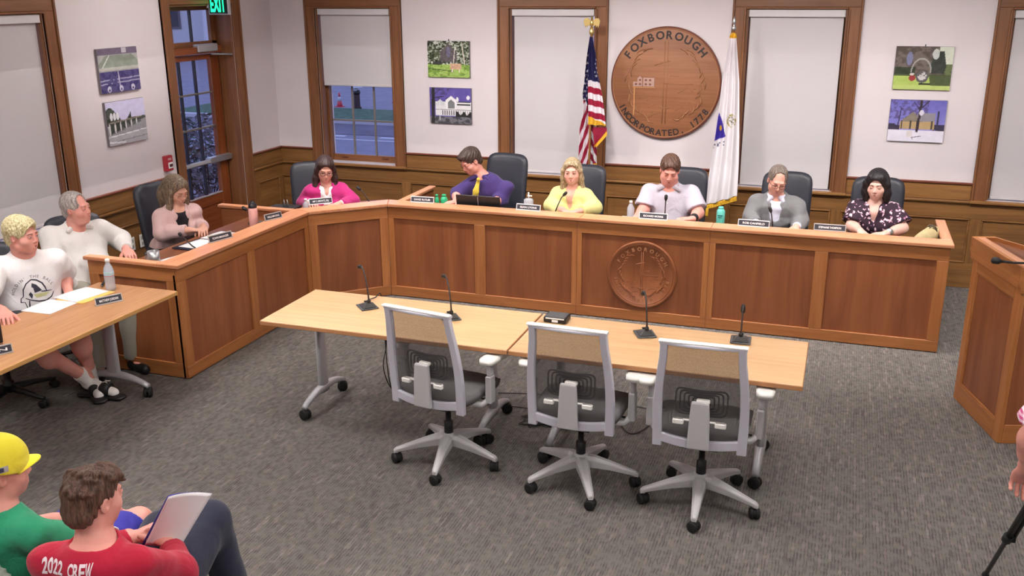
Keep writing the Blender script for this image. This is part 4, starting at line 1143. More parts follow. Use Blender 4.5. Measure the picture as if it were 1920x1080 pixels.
def laptop(x, y, z, az, lean, label, w=.36, d=.24, m='black'):
    r = empty('laptop', (x, y, z), az, label, 'laptop')
    MB().box(-w / 2, w / 2, 0, d, 0, .016).build('keyboard_deck', M[m], r, bev=.004)
    Mx = Matrix.Translation((0, 0, .014)) @ Matrix.Rotation(lean, 4, 'X')
    l = MB().box(-w / 2, w / 2, -.008, 0, 0, d, mx=Mx).build('screen_lid', M[m], r, bev=.003)
    MB().box(-.002, .002, -.0095, -.008, .01, d - .01, mx=Mx).build('lid_stripe', M['silver'], l) if m == 'black' else None
    return r
laptop(-2.88, 7.44, ZD, 0, R_(10), 'black laptop open in front of the person in the purple shirt', w=.40, d=.135)
laptop(-4.33, 3.62, .7335, R_(55), R_(8), 'edge of an open dark laptop at the left border of the photo', w=.26, d=.19)
def closed_laptop():
    r = empty('device', (-4.53, 7.03, ZD), R_(8), 'flat black device with two shiny clips left of the magenta blazer', 'device')
    MB().box(-.13, .12, -.09, .09, 0, .022).build('body', M['black'], r, bev=.006)
    for x in (-.0, .03):
        mb = MB(); mb.tube([(x, -.02, .02), (x + .005, -.02, .085), (x + .015, -.02, .02)], .006, 6); mb.build('clip', M['steel'], r)
closed_laptop()
r = empty('pen', (-4.50, 4.775, T2), R_(-58), 'dark pen on the left table beside the water bottle', 'pen')
mb = MB(); mb.tube([(-.05, 0, .008), (.05, 0, .008)], .008, 8); mb.build('barrel', M['black'], r)
mb = MB(); mb.tube([(.05, 0, .008), (.065, 0, .008)], [.006, .002], 8); mb.build('tip', M['steel'], r)
# tote bag at the right end of the bench
def bag():
    r = empty('handbag', (.66, 7.62, ZDESK), R_(10), 'pale canvas bag slumped at the right end of the bench', 'bag')
    mb = MB()
    def f(u, v):
        a = 2 * PI * u; k = 1 - .55 * v ** 2
        return (.085 * k * math.cos(a) + .04 * v, .05 * k * math.sin(a), .085 * v + .012 * math.sin(a * 2) * v)
    mb.grid(20, 8, f); mb.f.append(tuple(range(20))[::-1]); mb.mi.append(0); mb.sm.append(False); mb.build('bag_body', M['canvas'], r, solid=.006)
    for yy in (-.02, .03):
        mb = MB(); mb.tube([(.0, yy, .07), (.025, yy, .105), (.055, yy, .10), (.07, yy, .065)], .006, 6); mb.build('bag_handle', M['canvas2'], r)
M['canvas'] = mat('canvas_pale', C8(188, 172, 128), .8, noise=.1); M['canvas2'] = mat('canvas_dark', C8(96, 84, 70), .8)
bag()

# ------------------------------------------------------------------ wall things
def vgrid(name, w, h, nu, nv, fn, parent, mx, m):
    """flat print: coloured grid of faces"""
    vs = [tuple(mx @ Vector((w * (i / nu - .5), h * (j / nv - .5), 0))) for j in range(nv + 1) for i in range(nu + 1)]
    W = nu + 1
    fs = [(j * W + i, j * W + i + 1, (j + 1) * W + i + 1, (j + 1) * W + i) for j in range(nv) for i in range(nu)]
    me = bpy.data.meshes.new(name); me.from_pydata(vs, [], fs); me.materials.append(m)
    U, V = np.meshgrid(np.arange(W) / nu, np.arange(nv + 1) / nv)
    rgb = fn(U, V)
    ca = me.color_attributes.new('col', 'FLOAT_COLOR', 'POINT')
    a = np.ones((W * (nv + 1), 4), np.float32); c = np.clip(rgb.reshape(-1, 3) / 255., 0, 1)
    a[:, :3] = np.where(c <= .04045, c / 12.92, ((c + .055) / 1.055) ** 2.4)
    ca.data.foreach_set('color', a.ravel())
    o = bpy.data.objects.new(name, me); COL.objects.link(o); o.parent = parent
    return o
M['print'] = vcol_mat('canvas_print', .6, .2)
rs = np.random.RandomState(4)
def fbm(U, V, f, seed=0, oct=4):
    r = np.random.RandomState(seed); out = 0; amp = 1; tot = 0
    for o in range(oct):
        g = r.rand(int(f * 2 ** o) + 3, int(f * 2 ** o) + 3); x = U * f * 2 ** o; y = V * f * 2 ** o
        xi = x.astype(int); yi = y.astype(int); fx = x - xi; fy = y - yi; fx = fx * fx * (3 - 2 * fx); fy = fy * fy * (3 - 2 * fy)
        n = (g[yi, xi] * (1 - fx) + g[yi, xi + 1] * fx) * (1 - fy) + (g[yi + 1, xi] * (1 - fx) + g[yi + 1, xi + 1] * fx) * fy
        out = out + n * amp; tot += amp; amp *= .5
    return out / tot
def paint(U, bg): return np.ones(U.shape + (3,)) * np.array(bg, float)
def put(I, mask, col, k=1.0):
    m = np.clip(mask, 0, 1)[..., None] * k
    c = np.array(col, float) if not isinstance(col, np.ndarray) else col
    return I * (1 - m) + c * m
def box_(U, V, a, b, c, d): return ((U >= a) & (U <= b) & (V >= c) & (V <= d)).astype(float)
def ell_(U, V, x, y, a, b): return ((((U - x) / a) ** 2 + ((V - y) / b) ** 2) < 1).astype(float)
def line_(U, V, x0, y0, x1, y1, w):
    dx, dy = x1 - x0, y1 - y0; t = np.clip(((U - x0) * dx + (V - y0) * dy) / (dx * dx + dy * dy), 0, 1)
    return (np.hypot(U - x0 - t * dx, V - y0 - t * dy) < w).astype(float)
def p_stadium(U, V):
    n = fbm(U, V, 12, 1)
    I = paint(U, (140, 136, 150)); I = put(I, box_(U, V, 0, 1, .86, 1), (112, 100, 120)); I = put(I, box_(U, V, .6, .72, .88, 1), (190, 188, 196))
    I = put(I, ((V > .52) & (V < .86)).astype(float), (168, 168, 166)); I = put(I, ((V > .58) & (V < .84) & (abs(U - .52) < .62 - (V - .55))).astype(float), (136, 144, 132))
    I = put(I, line_(U, V, .08, .56, .28, .84, .012), (206, 206, 206)); I = put(I, box_(U, V, 0, 1, .5, .57), (176, 174, 168)); I = put(I, box_(U, V, 0, 1, .48, .51), (150, 148, 150))
    I = put(I, (V < .48).astype(float), (84, 78, 122)); I = put(I, (V < .48) * (n > .55), (60, 52, 100))
    for y in (.22, .30): I = put(I, line_(U, V, 0, y - .02, 1, y + .02, .014) * (fbm(U, V, 9, 3) > .45), (162, 158, 184))
    I = put(I, line_(U, V, .48, .05, .46, .46, .014), (176, 172, 196))
    for x in (.2, .5, .8): I = put(I, ell_(U, V, x, .08, .05, .07), (190, 188, 206)); I = put(I, ell_(U, V, x, .06, .02, .03), (70, 62, 110))
    return I + (n - .5)[..., None] * 26
def p_parade(U, V):
    n = fbm(U, V, 14, 2); I = paint(U, (200, 196, 226))
    tree = (V < .68 + .16 * np.sin(U * 9 + .8) * (U < .62) + .05 * n - .12 * (U > .62)) & (V > .45)
    I = put(I, tree.astype(float), (78, 84, 76)); I = put(I, tree * (n > .55), (46, 52, 46))
    for x in (.12, .2, .28): I = put(I, ell_(U, V, x, .66, .035, .09), (226, 226, 232))
    I = put(I, (V < .45 + .1 * (U - .3)).astype(float), (150, 148, 154)); I = put(I, (V < .24).astype(float), (168, 166, 172))
    rr2 = random.Random(2)
    for k in range(24):
        x = .05 + .035 * k; s = 1 - .55 * k / 24; y = .38 + .0055 * k
        I = put(I, ell_(U, V, x, y, .016 * s + .004, .15 * s), (60, 64, 60) if k % 4 else (206, 206, 206)); I = put(I, ell_(U, V, x, y + .14 * s, .014, .02), (150, 136, 126))
    I = put(I, line_(U, V, 0, .2, 1, .27, .012), (222, 222, 228)); I = put(I, line_(U, V, 0, .07, 1, .12, .008), (120, 118, 124)); I = put(I, line_(U, V, 0, .08, .4, .04, .02), (214, 214, 220))
    return I + (n - .5)[..., None] * 22
def p_churchyard(U, V):
    n = fbm(U, V, 12, 3); n2 = fbm(U, V, 30, 5, 2); I = paint(U, (196, 200, 192))
    I = put(I, ((V > .36) & (n + .25 * (1 - abs(V - .6) * 2) > .48)).astype(float), (84, 92, 70)); I = put(I, ((V > .36) & (n2 > .62)).astype(float), (190, 196, 186), .7); I = put(I, ((V > .3) & (n2 < .36)).astype(float), (44, 50, 40))
    I = put(I, ((abs(U - .5) < .2) & (V > .42) & (V < .94 - abs(U - .5) * 1.2)).astype(float), (92, 86, 88)); I = put(I, ell_(U, V, .5, .7, .05, .14), (108, 104, 130))
    I = put(I, line_(U, V, .82, .95, .9, .28, .013), (196, 192, 176)); I = put(I, line_(U, V, .66, .85, .62, .4, .01), (200, 196, 188))
    I = put(I, (V < .36).astype(float), (150, 178, 92)); I = put(I, (V < .36) * (n > .54), (112, 144, 64)); I = put(I, line_(U, V, 0, .24, .55, .18, .012), (78, 100, 52)); I = put(I, box_(U, V, .12, .34, .34, .44), (60, 62, 60))
    I = put(I, box_(U, V, .54, .8, .22, .38), (196, 160, 134)); I = put(I, box_(U, V, .57, .6, .14, .24) + box_(U, V, .74, .77, .14, .24), (214, 200, 190)); return I + (n2 - .5)[..., None] * 40
def p_library(U, V):
    n = fbm(U, V, 12, 6); I = paint(U, (98, 84, 158)); I = put(I, (fbm(U, V, 18, 8, 2) > .56) * (U < .55) * (V > .55), (70, 66, 104), .7)
    I = put(I, ((V < .62) & (V > .22) & (U > .14)).astype(float), (222, 220, 222))
    I = put(I, ((abs(U - .52) < .13) & (V < .78 - abs(U - .52) * .9) & (V > .35)).astype(float), (232, 230, 232)); I = put(I, ((abs(U - .52) < .085) & (V < .68 - abs(U - .52)) & (V > .42)).astype(float), (120, 122, 124))
    I = put(I, ((abs(U - .25) < .1) & (V < .68 - abs(U - .25)) & (V > .5)).astype(float), (206, 206, 208)); I = put(I, box_(U, V, .66, .98, .52, .56) + box_(U, V, .66, .98, .6, .63), (50, 52, 56)); I = put(I, ell_(U, V, .93, .74, .04, .06) + ell_(U, V, .67, .68, .03, .07), (226, 224, 228))
    I = put(I, box_(U, V, .14, 1, .385, .405), (66, 64, 66))
    for k in range(13): x = .3 + .055 * k; I = put(I, box_(U, V, x, x + .018, .24, .37), (52, 48, 56))
    I = put(I, ((U > .62) & (V < .3 + .05 * np.sin(U * 40)) ).astype(float), (44, 42, 44)); I = put(I, (V < .2).astype(float), (74, 72, 78)); I = put(I, (V < .2) * (n > .55), (112, 110, 116))
    I = put(I, line_(U, V, .07, 0, .09, 1, .04), (46, 44, 44)); I = put(I, line_(U, V, .1, .72, .34, .76, .012) + line_(U, V, .1, .8, .25, .95, .008), (50, 46, 60)); I = put(I, line_(U, V, .24, .1, .24, .6, .008), (230, 228, 230)); return I + (n - .5)[..., None] * 18
def p_mower(U, V):
    n = fbm(U, V, 14, 9); I = paint(U, (88, 78, 74)); I = put(I, (n > .55).astype(float), (104, 94, 88)); I = put(I, ell_(U, V, .25, .72, .055, .16), (118, 120, 150))
    I = put(I, ((V < .52) & (V > .3) & (U < .36)).astype(float), (50, 58, 44)); I = put(I, ((U > .76) & (V > .45)).astype(float), (200, 204, 188)); I = put(I, ((U > .86) & (V < .6) & (n > .45)).astype(float), (96, 106, 70))
    I = put(I, ((abs(U - .76) < .14 - .18 * abs(V - .55)) & (V > .38) & (V < .9)).astype(float), (56, 60, 54)); I = put(I, ell_(U, V, .7, .83, .06, .12), (186, 190, 186)); I = put(I, (V < .36).astype(float), (76, 86, 56)); I = put(I, ((V < .32) & (U < .62 + .2 * (.3 - V))).astype(float), (166, 186, 98)); I = put(I, ((V < .1)).astype(float), (176, 192, 112))
    arc = (abs(np.hypot((U - .47) / .17, (V - .42) / .3) - 1) < .07) & (V > .4); I = put(I, arc.astype(float), (150, 150, 146)); I = put(I, ell_(U, V, .5, .3, .11, .14), (92, 90, 92)); I = put(I, ell_(U, V, .5, .32, .08, .1) * (fbm(U, V, 30, 2, 2) > .5), (196, 192, 190)); I = put(I, ell_(U, V, .33, .27, .06, .07), (150, 60, 62)); I = put(I, ell_(U, V, .32, .36, .04, .03), (206, 196, 190)); I = put(I, box_(U, V, .45, .66, .12, .15), (40, 44, 34)); return I + (n - .5)[..., None] * 22
def p_snow(U, V):
    n = fbm(U, V, 12, 11); I = paint(U, (104, 100, 176)) + (1 - V)[..., None] * np.array((40, 40, 30)); I = put(I, (fbm(U, V, 22, 3, 3) > .52) * (V > .55) * (U < .68), (84, 74, 116), .75)
    I = put(I, (V < .28).astype(float), (216, 212, 226)); I = put(I, ((V > .28) & (V < .42) & ((U < .2) | (U > .8)) & (n > .3)).astype(float), (58, 52, 72))
    I = put(I, ((V > .3) & (V < .5) & (U > .2) & (U < .82)).astype(float), (176, 150, 110)); I = put(I, ((V >= .48) & (V < .72 - abs(U - .42) * 1.1) & (U < .6)).astype(float), (128, 118, 106)); I = put(I, ((V >= .5) & (V < .7) & (U > .5) & (U < .82)).astype(float), (136, 132, 140))
    for x in (.22, .38, .5, .76): I = put(I, box_(U, V, x, x + .025, .3, .5), (74, 66, 60))
    I = put(I, line_(U, V, .52, .25, .55, 1, .022) , (56, 46, 52)); I = put(I, line_(U, V, .55, .8, .68, .98, .012) + line_(U, V, .54, .75, .42, .95, .01) + line_(U, V, .16, .3, .2, .8, .01), (66, 54, 70)); I = put(I, ell_(U, V, .57, .7, .04, .07), (206, 200, 214)); I = put(I, ((abs(U - .87) < .02) & (V < .75) & (V > .35)).astype(float), (60, 60, 80))
    I = put(I, line_(U, V, .44, .1, .6, .14, .008) + line_(U, V, .44, .1, .46, .05, .006), (80, 72, 84)); I = put(I, box_(U, V, .34, .44, .12, .26), (206, 196, 196)); return I + (n - .5)[..., None] * 16
def picture(Mw, w, h, fn, label, hook=False):
    r = empty('canvas_picture'); r.matrix_world = Mw; tag(r, label, 'picture', 'canvas photographs on the walls')
    t = .024
    MB().box(-w / 2, w / 2, -t, -.001, -h / 2, h / 2).build('canvas_block', M['canvas_edge'], r, bev=.002)
    vgrid('print', w - .002, h - .002, 92, 74, fn, r, Matrix.Translation((0, -t - .0012, 0)) @ Matrix.Rotation(PI / 2, 4, 'X'), M['print'])
    if hook: MB().box(-.004, .004, -.012, -.001, h / 2 - .01, h / 2 + .016).build('hook', M['black'], r)
M['canvas_edge'] = mat('canvas_edge', C8(120, 112, 118), .7)
picture(Matrix.Translation((-3.792, YW, 1.905)), .452, .355, p_churchyard, 'picture of a stone church behind trees, top left on the back wall', True)
picture(Matrix.Translation((-3.782, YW, 1.446)), .452, .358, p_library, 'picture of a white gabled building under a purple sky', False)
picture(Matrix.Translation((.59, YW, 1.91)), .455, .362, p_mower, 'picture of a red and grey mower on a lawn by a church', True)
picture(Matrix.Translation((.591, YW, 1.463)), .452, .36, p_snow, 'picture of a church in snow behind a bare tree', False)
ML_ = lambda y, z, tilt=0: Matrix.Translation((XL, y, z)) @ Matrix.Rotation(PI / 2, 4, 'Z') @ Matrix.Rotation(tilt, 4, 'Y')
picture(ML_(6.663, 1.94), .475, .36, p_stadium, 'picture of a stadium field and purple seats on the left wall')
picture(ML_(6.677, 1.507), .475, .362, p_parade, 'picture of a marching band parade on the left wall')
def alarm():
    r = empty('fire_alarm', (XL, 7.142, 1.07), PI / 2, 'red fire alarm pull station beside the door', 'alarm')
    MB().box(-.047, .047, -.045, 0, -.07, .07).build('housing', M['red'], r, bev=.006)
    MB().box(-.03, .03, -.056, -.045, -.045, .01).build('pull_handle', M['white'], r, bev=.004)
    mb = MB(); text_flat(mb, 'FIRE', .026, Matrix.Translation((0, -.0462, .03)) @ Matrix.Rotation(PI / 2, 4, 'X')); t = mb.build('lettering', M['white'], r); tag(t, kind='stuff')
    MB().box(-.02, .02, -.058, -.056, -.03, -.005).build('grip', M['red_dark'], r)
M['red'] = mat('alarm_red', C8(176, 44, 58), .4); M['red_dark'] = mat('alarm_dark', C8(70, 24, 32), .4)
alarm()
def outlet(y, z, label, usb=False):
    r = empty('wall_outlet', (XL + .018, y, z), PI / 2, label, 'outlet', 'outlets on the left wainscot')
    MB().box(-.036, .036, -.006, 0, -.058, .058).build('plate', M['white'], r, bev=.003)
    for s in (-1, 1): MB().box(-.017, .017, -.009, -.006, s * .026 - .016, s * .026 + .016).build('socket', M['socket'], r, bev=.002)
M['socket'] = mat('socket_grey', C8(170, 166, 160), .5)
outlet(6.555, .455, 'left one of the two white outlets low on the left wainscot'); outlet(6.69, .455, 'right one of the two white outlets low on the left wainscot')
def exit_sign():
    r = empty('exit_sign', (-5.70, 8.0, 2.35), 0, 'green lit EXIT sign jutting from the wall above the door', 'sign')
    MB().box(-.112, .112, -.02, .02, 0, .19).build('housing', M['silver'], r, bev=.004)
    MB().box(-.098, .098, -.0225, -.018, .012, .178).build('face', M['exit_face'], r)
    mb = MB(); text_flat(mb, 'EXIT', .19, Matrix.Translation((0, -.0245, .032)) @ Matrix.Rotation(PI / 2, 4, 'X'), .035, width=.168); t = mb.build('lettering', M['exit_green'], r); tag(t, kind='stuff')
    mb = MB(); mb.box(-.13, -.112, -.02, .02, .06, .13); mb.build('wall_mount', M['silver'], r)
M['exit_face'] = mat('exit_face', C8(22, 40, 36), .3)
M['exit_green'] = mat('exit_green', C8(20, 220, 130), .4, emit=C8(30, 245, 150), estr=1.6)
exit_sign()
# chairs behind the bench (their sitters come later)
place_exec(0, -4.50, 7.50, R_(34), 'dark leather chair holding the person in the magenta blazer', .90)
place_exec(1, -2.93, 7.88, R_(-8), 'dark leather chair holding the person in the purple shirt', .985)
place_exec(2, -2.18, 7.88, R_(-4), 'dark leather chair holding the person in the yellow blouse', .93)
place_exec(3, -1.275, 7.88, R_(-2), 'dark leather chair holding the person in the pale polo shirt', .95)
place_exec(4, -.415, 7.88, R_(-2), 'dark leather chair holding the person in the grey suit', .96)
place_exec(5, .31, 7.88, R_(0), 'dark leather chair holding the person in the floral dress', .955)
place_exec(6, -4.90, 6.17, R_(80), 'dark leather chair holding the person in the pink-beige jacket', .95)
place_exec(7, -4.98, 5.22, R_(62), 'dark leather chair holding the white-haired person', .88)
# ------------------------------------------------------------------ smooth bodies: signed-distance shapes meshed by surface nets
def V3(*a): return np.array(a, float)
def nrm(v): v = np.array(v, float); return v / (np.linalg.norm(v) + 1e-12)
class Sdf:
    def __init__(s): s.ops = []
    def _put(s, kind, par, lo, hi, k, mode): s.ops.append((kind, par, np.array(lo, float), np.array(hi, float), k, mode)); return s
    def cap(s, a, b, ra, rb=None, k=.02, mode='add', flat=None, clip=None):
        """tapered capsule; flat=(axis, factor) squeezes it along an axis; clip=(point, normal) cuts it off"""
        a = np.array(a, float); b = np.array(b, float); rb = ra if rb is None else rb
        R = max(ra, rb) * (max(1, flat[1]) if flat else 1) 
        return s._put('cap', (a, b, ra, rb, flat, clip), np.minimum(a, b) - R, np.maximum(a, b) + R, k, mode)
    def ell(s, c, r, rot=None, k=.02, mode='add', clip=None):
        c = np.array(c, float); r = np.array(r, float); rot = np.eye(3) if rot is None else np.array(rot)
        ext = np.sqrt(((rot * r) ** 2).sum(1))
        return s._put('ell', (c, r, rot, clip), c - ext, c + ext, k, mode)
    def chain(s, pts, rs, k=.02, mode='add', flat=None):
        for i in range(len(pts) - 1): s.cap(pts[i], pts[i + 1], rs[i], rs[i + 1], k, mode, flat)
        return s
    def extend(s, o): s.ops += o.ops; return s
    def bounds(s):
        lo = np.min([o[2] for o in s.ops if o[5] == 'add'], 0); hi = np.max([o[3] for o in s.ops if o[5] == 'add'], 0); return lo, hi
    def eval(s, xs, ys, zs):
        D = np.full((len(xs), len(ys), len(zs)), .08, np.float32)
        for kind, par, lo, hi, k, mode in s.ops:
            mg = .02 + k
            i0, i1 = np.searchsorted(xs, (lo[0] - mg, hi[0] + mg)); j0, j1 = np.searchsorted(ys, (lo[1] - mg, hi[1] + mg)); k0, k1 = np.searchsorted(zs, (lo[2] - mg, hi[2] + mg))
            if i1 <= i0 or j1 <= j0 or k1 <= k0: continue
            X = xs[i0:i1, None, None]; Y = ys[None, j0:j1, None]; Z = zs[None, None, k0:k1]
            if kind == 'cap':
                a, b, ra, rb, flat, clip = par
                px, py, pz = X - a[0], Y - a[1], Z - a[2]
                bb = b - a
                if flat:
                    n, f = np.array(flat[0], float), flat[1]
                    dn = (px * n[0] + py * n[1] + pz * n[2]) * (1 / f - 1)
                    px = px + dn * n[0]; py = py + dn * n[1]; pz = pz + dn * n[2]
                    q = float(bb @ n) * (1 / f - 1); bb = bb + q * n
                L2 = float(bb @ bb) + 1e-12
                t = np.clip((px * bb[0] + py * bb[1] + pz * bb[2]) / L2, 0, 1)
                d = np.sqrt((px - t * bb[0]) ** 2 + (py - t * bb[1]) ** 2 + (pz - t * bb[2]) ** 2) - (ra + (rb - ra) * t)
                if flat and f < 1: d = d * (f * .5 + .5)
                c0 = clip
            else:
                c, r, rot, c0 = par
                px, py, pz = X - c[0], Y - c[1], Z - c[2]
                q = [px * rot[0, i] + py * rot[1, i] + pz * rot[2, i] for i in range(3)]
                k0_ = np.sqrt(sum((q[i] / r[i]) ** 2 for i in range(3))); k1_ = np.sqrt(sum((q[i] / r[i] ** 2) ** 2 for i in range(3))) + 1e-6
                d = k0_ * (k0_ - 1) / k1_
            if c0 is not None:
                pt, n = np.array(c0[0], float), nrm(c0[1])
                d = np.maximum(d, (X - pt[0]) * n[0] + (Y - pt[1]) * n[1] + (Z - pt[2]) * n[2])
            o = D[i0:i1, j0:j1, k0:k1]
            if mode == 'add':
                h = np.maximum(k - np.abs(o - d), 0) / k; r_ = np.minimum(o, d) - h * h * k * .25
            else:
                d = -d; h = np.maximum(k - np.abs(o - d), 0) / k; r_ = np.maximum(o, d) + h * h * k * .25
            D[i0:i1, j0:j1, k0:k1] = r_
        return D
def surface_nets(D, xs, ys, zs):
    S = D < 0
    n = np.array(D.shape) - 1
    c = [S[i:n[0] + i, j:n[1] + j, k:n[2] + k] for i in (0, 1) for j in (0, 1) for k in (0, 1)]
    cnt = sum(x.astype(np.int8) for x in c)
    act = (cnt > 0) & (cnt < 8)
    I, J, K = np.nonzero(act)
    idx = np.full(act.shape, -1, np.int32); idx[I, J, K] = np.arange(len(I))
    P = np.zeros((len(I), 3)); W = np.zeros(len(I))
    off = [(i, j, k) for i in (0, 1) for j in (0, 1) for k in (0, 1)]
    for a in off:
        for ax in range(3):
            if a[ax]: continue
            b = list(a); b[ax] = 1
            da = D[I + a[0], J + a[1], K + a[2]].astype(float); db = D[I + b[0], J + b[1], K + b[2]].astype(float)
            m = (da < 0) != (db < 0)
            t = np.where(m, da / np.where(m, da - db, 1), 0)
            q = np.stack([a[i] + (t if i == ax else 0 * t) for i in range(3)], 1)
            P += q * m[:, None]; W += m
    P /= W[:, None]
    def lerp(arr, base, f): return arr[base] + (arr[base + 1] - arr[base]) * f
    V = np.stack([lerp(xs, I, P[:, 0]), lerp(ys, J, P[:, 1]), lerp(zs, K, P[:, 2])], 1)
    F = []
    for ax in range(3):
        sl0 = [slice(None)] * 3; sl1 = [slice(None)] * 3; sl0[ax] = slice(0, -1); sl1[ax] = slice(1, None)
        A, B2 = S[tuple(sl0)], S[tuple(sl1)]
        E = np.nonzero(A != B2); u, v = (ax + 1) % 3, (ax + 2) % 3
        E = np.stack(E, 1); ok = (E[:, u] > 0) & (E[:, v] > 0) & (E[:, u] < n[u]) & (E[:, v] < n[v]); E = E[ok]
        ins = A[tuple(E.T)]
        def g(du, dv):
            q = E.copy(); q[:, u] -= du; q[:, v] -= dv; return idx[q[:, 0], q[:, 1], q[:, 2]]
        q = np.stack([g(1, 1), g(0, 1), g(0, 0), g(1, 0)], 1)
        q[~ins] = q[~ins][:, ::-1]
        F.append(q)
    F = np.concatenate(F); F = F[(F >= 0).all(1)]
    return V, F
def nets(sdf, h, lo=None, hi=None, disp=None):
    l, u = sdf.bounds()
    l = l - 3 * h if lo is None else np.maximum(np.array(lo, float), l - 3 * h); u = u + 3 * h if hi is None else np.minimum(np.array(hi, float), u + 3 * h)
    ax = [np.arange(l[i], u[i] + h, h) for i in range(3)]
    D = sdf.eval(*ax)
    if disp is not None: D = D + disp(ax[0][:, None, None], ax[1][None, :, None], ax[2][None, None, :])
    return surface_nets(D, *ax)
def mesh_obj(name, V, F, m, parent, smooth=True, face_mat=None):
    me = bpy.data.meshes.new(name)
    me.vertices.add(len(V)); me.vertices.foreach_set('co', np.asarray(V, np.float32).ravel())
    me.loops.add(len(F) * 4); me.loops.foreach_set('vertex_index', np.asarray(F, np.int32).ravel())
    me.polygons.add(len(F)); me.polygons.foreach_set('loop_start', np.arange(len(F), dtype=np.int32) * 4)
    try: me.polygons.foreach_set('loop_total', np.full(len(F), 4, np.int32))
    except Exception: pass
    ms = m if isinstance(m, (list, tuple)) else [m]
    for x in ms: me.materials.append(x)
    me.polygons.foreach_set('use_smooth', np.full(len(F), smooth))
    if face_mat is not None: me.polygons.foreach_set('material_index', np.asarray(face_mat, np.int32))
    me.update(calc_edges=True); me.validate()
    o = bpy.data.objects.new(name, me); COL.objects.link(o)
    if parent is not None: o.parent = parent
    return o
def compact(V, F):
    used = np.unique(F); mp = np.full(len(V), -1, np.int64); mp[used] = np.arange(len(used)); return V[used], mp[F]
def sdf_obj(name, sdf, h, m, parent, fine=(), disp=None):
    """fine: list of (lo, hi, step): boxes meshed more finely"""
    V, F = nets(sdf, h, disp=disp)
    parts = []
    keep = np.ones(len(F), bool)
    for lo, hi, hs in fine:
        lo, hi = np.array(lo, float), np.array(hi, float)
        ins = ((V > lo + h * .8) & (V < hi - h * .8)).all(1)
        keep &= ~ins[F].all(1)
        parts.append(nets(sdf, hs, lo, hi, disp))
    V, F = compact(V, F[keep])
    for v2, f2 in parts:
        F = np.concatenate([F, f2 + len(V)]); V = np.concatenate([V, v2])
    return mesh_obj(name, V, F, m, parent)
def rotm(yaw=0, pitch=0, roll=0):
    """local head frame: x right, y forward, z up. yaw>0 turns to the own left, pitch>0 looks down, roll>0 tips to the own right"""
    return np.array((Matrix.Rotation(yaw, 3, 'Z') @ Matrix.Rotation(-pitch, 3, 'X') @ Matrix.Rotation(roll, 3, 'Y')))
def folds(seed, amp=.003, f=38):
    r = np.random.RandomState(seed)
    w = [(nrm(r.randn(3)) * f * r.uniform(.5, 1.3), r.uniform(0, 6)) for _ in range(4)]
    def fn(X, Y, Z):
        s = 0
        for i in range(0, 4, 2):
            (a, p), (b, q) = w[i], w[i + 1]
            s = s + np.sin(X * a[0] + Y * a[1] + Z * a[2] + p + 1.5 * np.sin((X * b[0] + Y * b[1] + Z * b[2]) * .6 + q))
        return (s * amp * .5).astype(np.float32)
    return fn

def skin_mat(name, c, red=None):
    m, nt, b = newmat(name); L = nt.links
    tc = nt.nodes.new('ShaderNodeTexCoord'); n = nt.nodes.new('ShaderNodeTexNoise'); n.inputs['Scale'].default_value = 14; n.inputs['Detail'].default_value = 4
    L.new(tc.outputs['Object'], n.inputs['Vector'])
    r = nt.nodes.new('ShaderNodeValToRGB'); r.color_ramp.elements[0].position = .35; r.color_ramp.elements[1].position = .65
    red = red or tuple(x * y for x, y in zip(c[:3], (1.0, .90, .88))) + (1,)
    r.color_ramp.elements[0].color = c; r.color_ramp.elements[1].color = red
    L.new(n.outputs['Fac'], r.inputs[0]); L.new(r.outputs[0], b.inputs['Base Color'])
    b.inputs['Roughness'].default_value = .5; b.inputs['Specular IOR Level'].default_value = .35
    b.inputs['Subsurface Weight'].default_value = .05; b.inputs['Subsurface Radius'].default_value = (.8, .35, .2); b.inputs['Subsurface Scale'].default_value = .012
    return m
def cloth_mat(name, c, rough=.85, wv=.04, stripe=None):
    m, nt, b = newmat(name); L = nt.links
    tc = nt.nodes.new('ShaderNodeTexCoord'); n = nt.nodes.new('ShaderNodeTexNoise'); n.inputs['Scale'].default_value = 160; n.inputs['Detail'].default_value = 2
    L.new(tc.outputs['Object'], n.inputs['Vector'])
    r = nt.nodes.new('ShaderNodeValToRGB'); r.color_ramp.elements[0].color = tuple(x * (1 - wv) for x in c[:3]) + (1,); r.color_ramp.elements[1].color = tuple(min(1, x * (1 + wv)) for x in c[:3]) + (1,)
    L.new(n.outputs['Fac'], r.inputs[0]); L.new(r.outputs[0], b.inputs['Base Color'])
    b.inputs['Roughness'].default_value = rough; b.inputs['Specular IOR Level'].default_value = .2; b.inputs['Sheen Weight'].default_value = .15
    n2 = nt.nodes.new('ShaderNodeTexNoise'); n2.inputs['Scale'].default_value = 9; n2.inputs['Detail'].default_value = 3; n2.inputs['Distortion'].default_value = 1.2
    L.new(tc.outputs['Object'], n2.inputs['Vector'])
    bp = nt.nodes.new('ShaderNodeBump'); bp.inputs['Strength'].default_value = .35; bp.inputs['Distance'].default_value = .02
    L.new(n2.outputs['Fac'], bp.inputs['Height']); L.new(bp.outputs[0], b.inputs['Normal'])
    return m
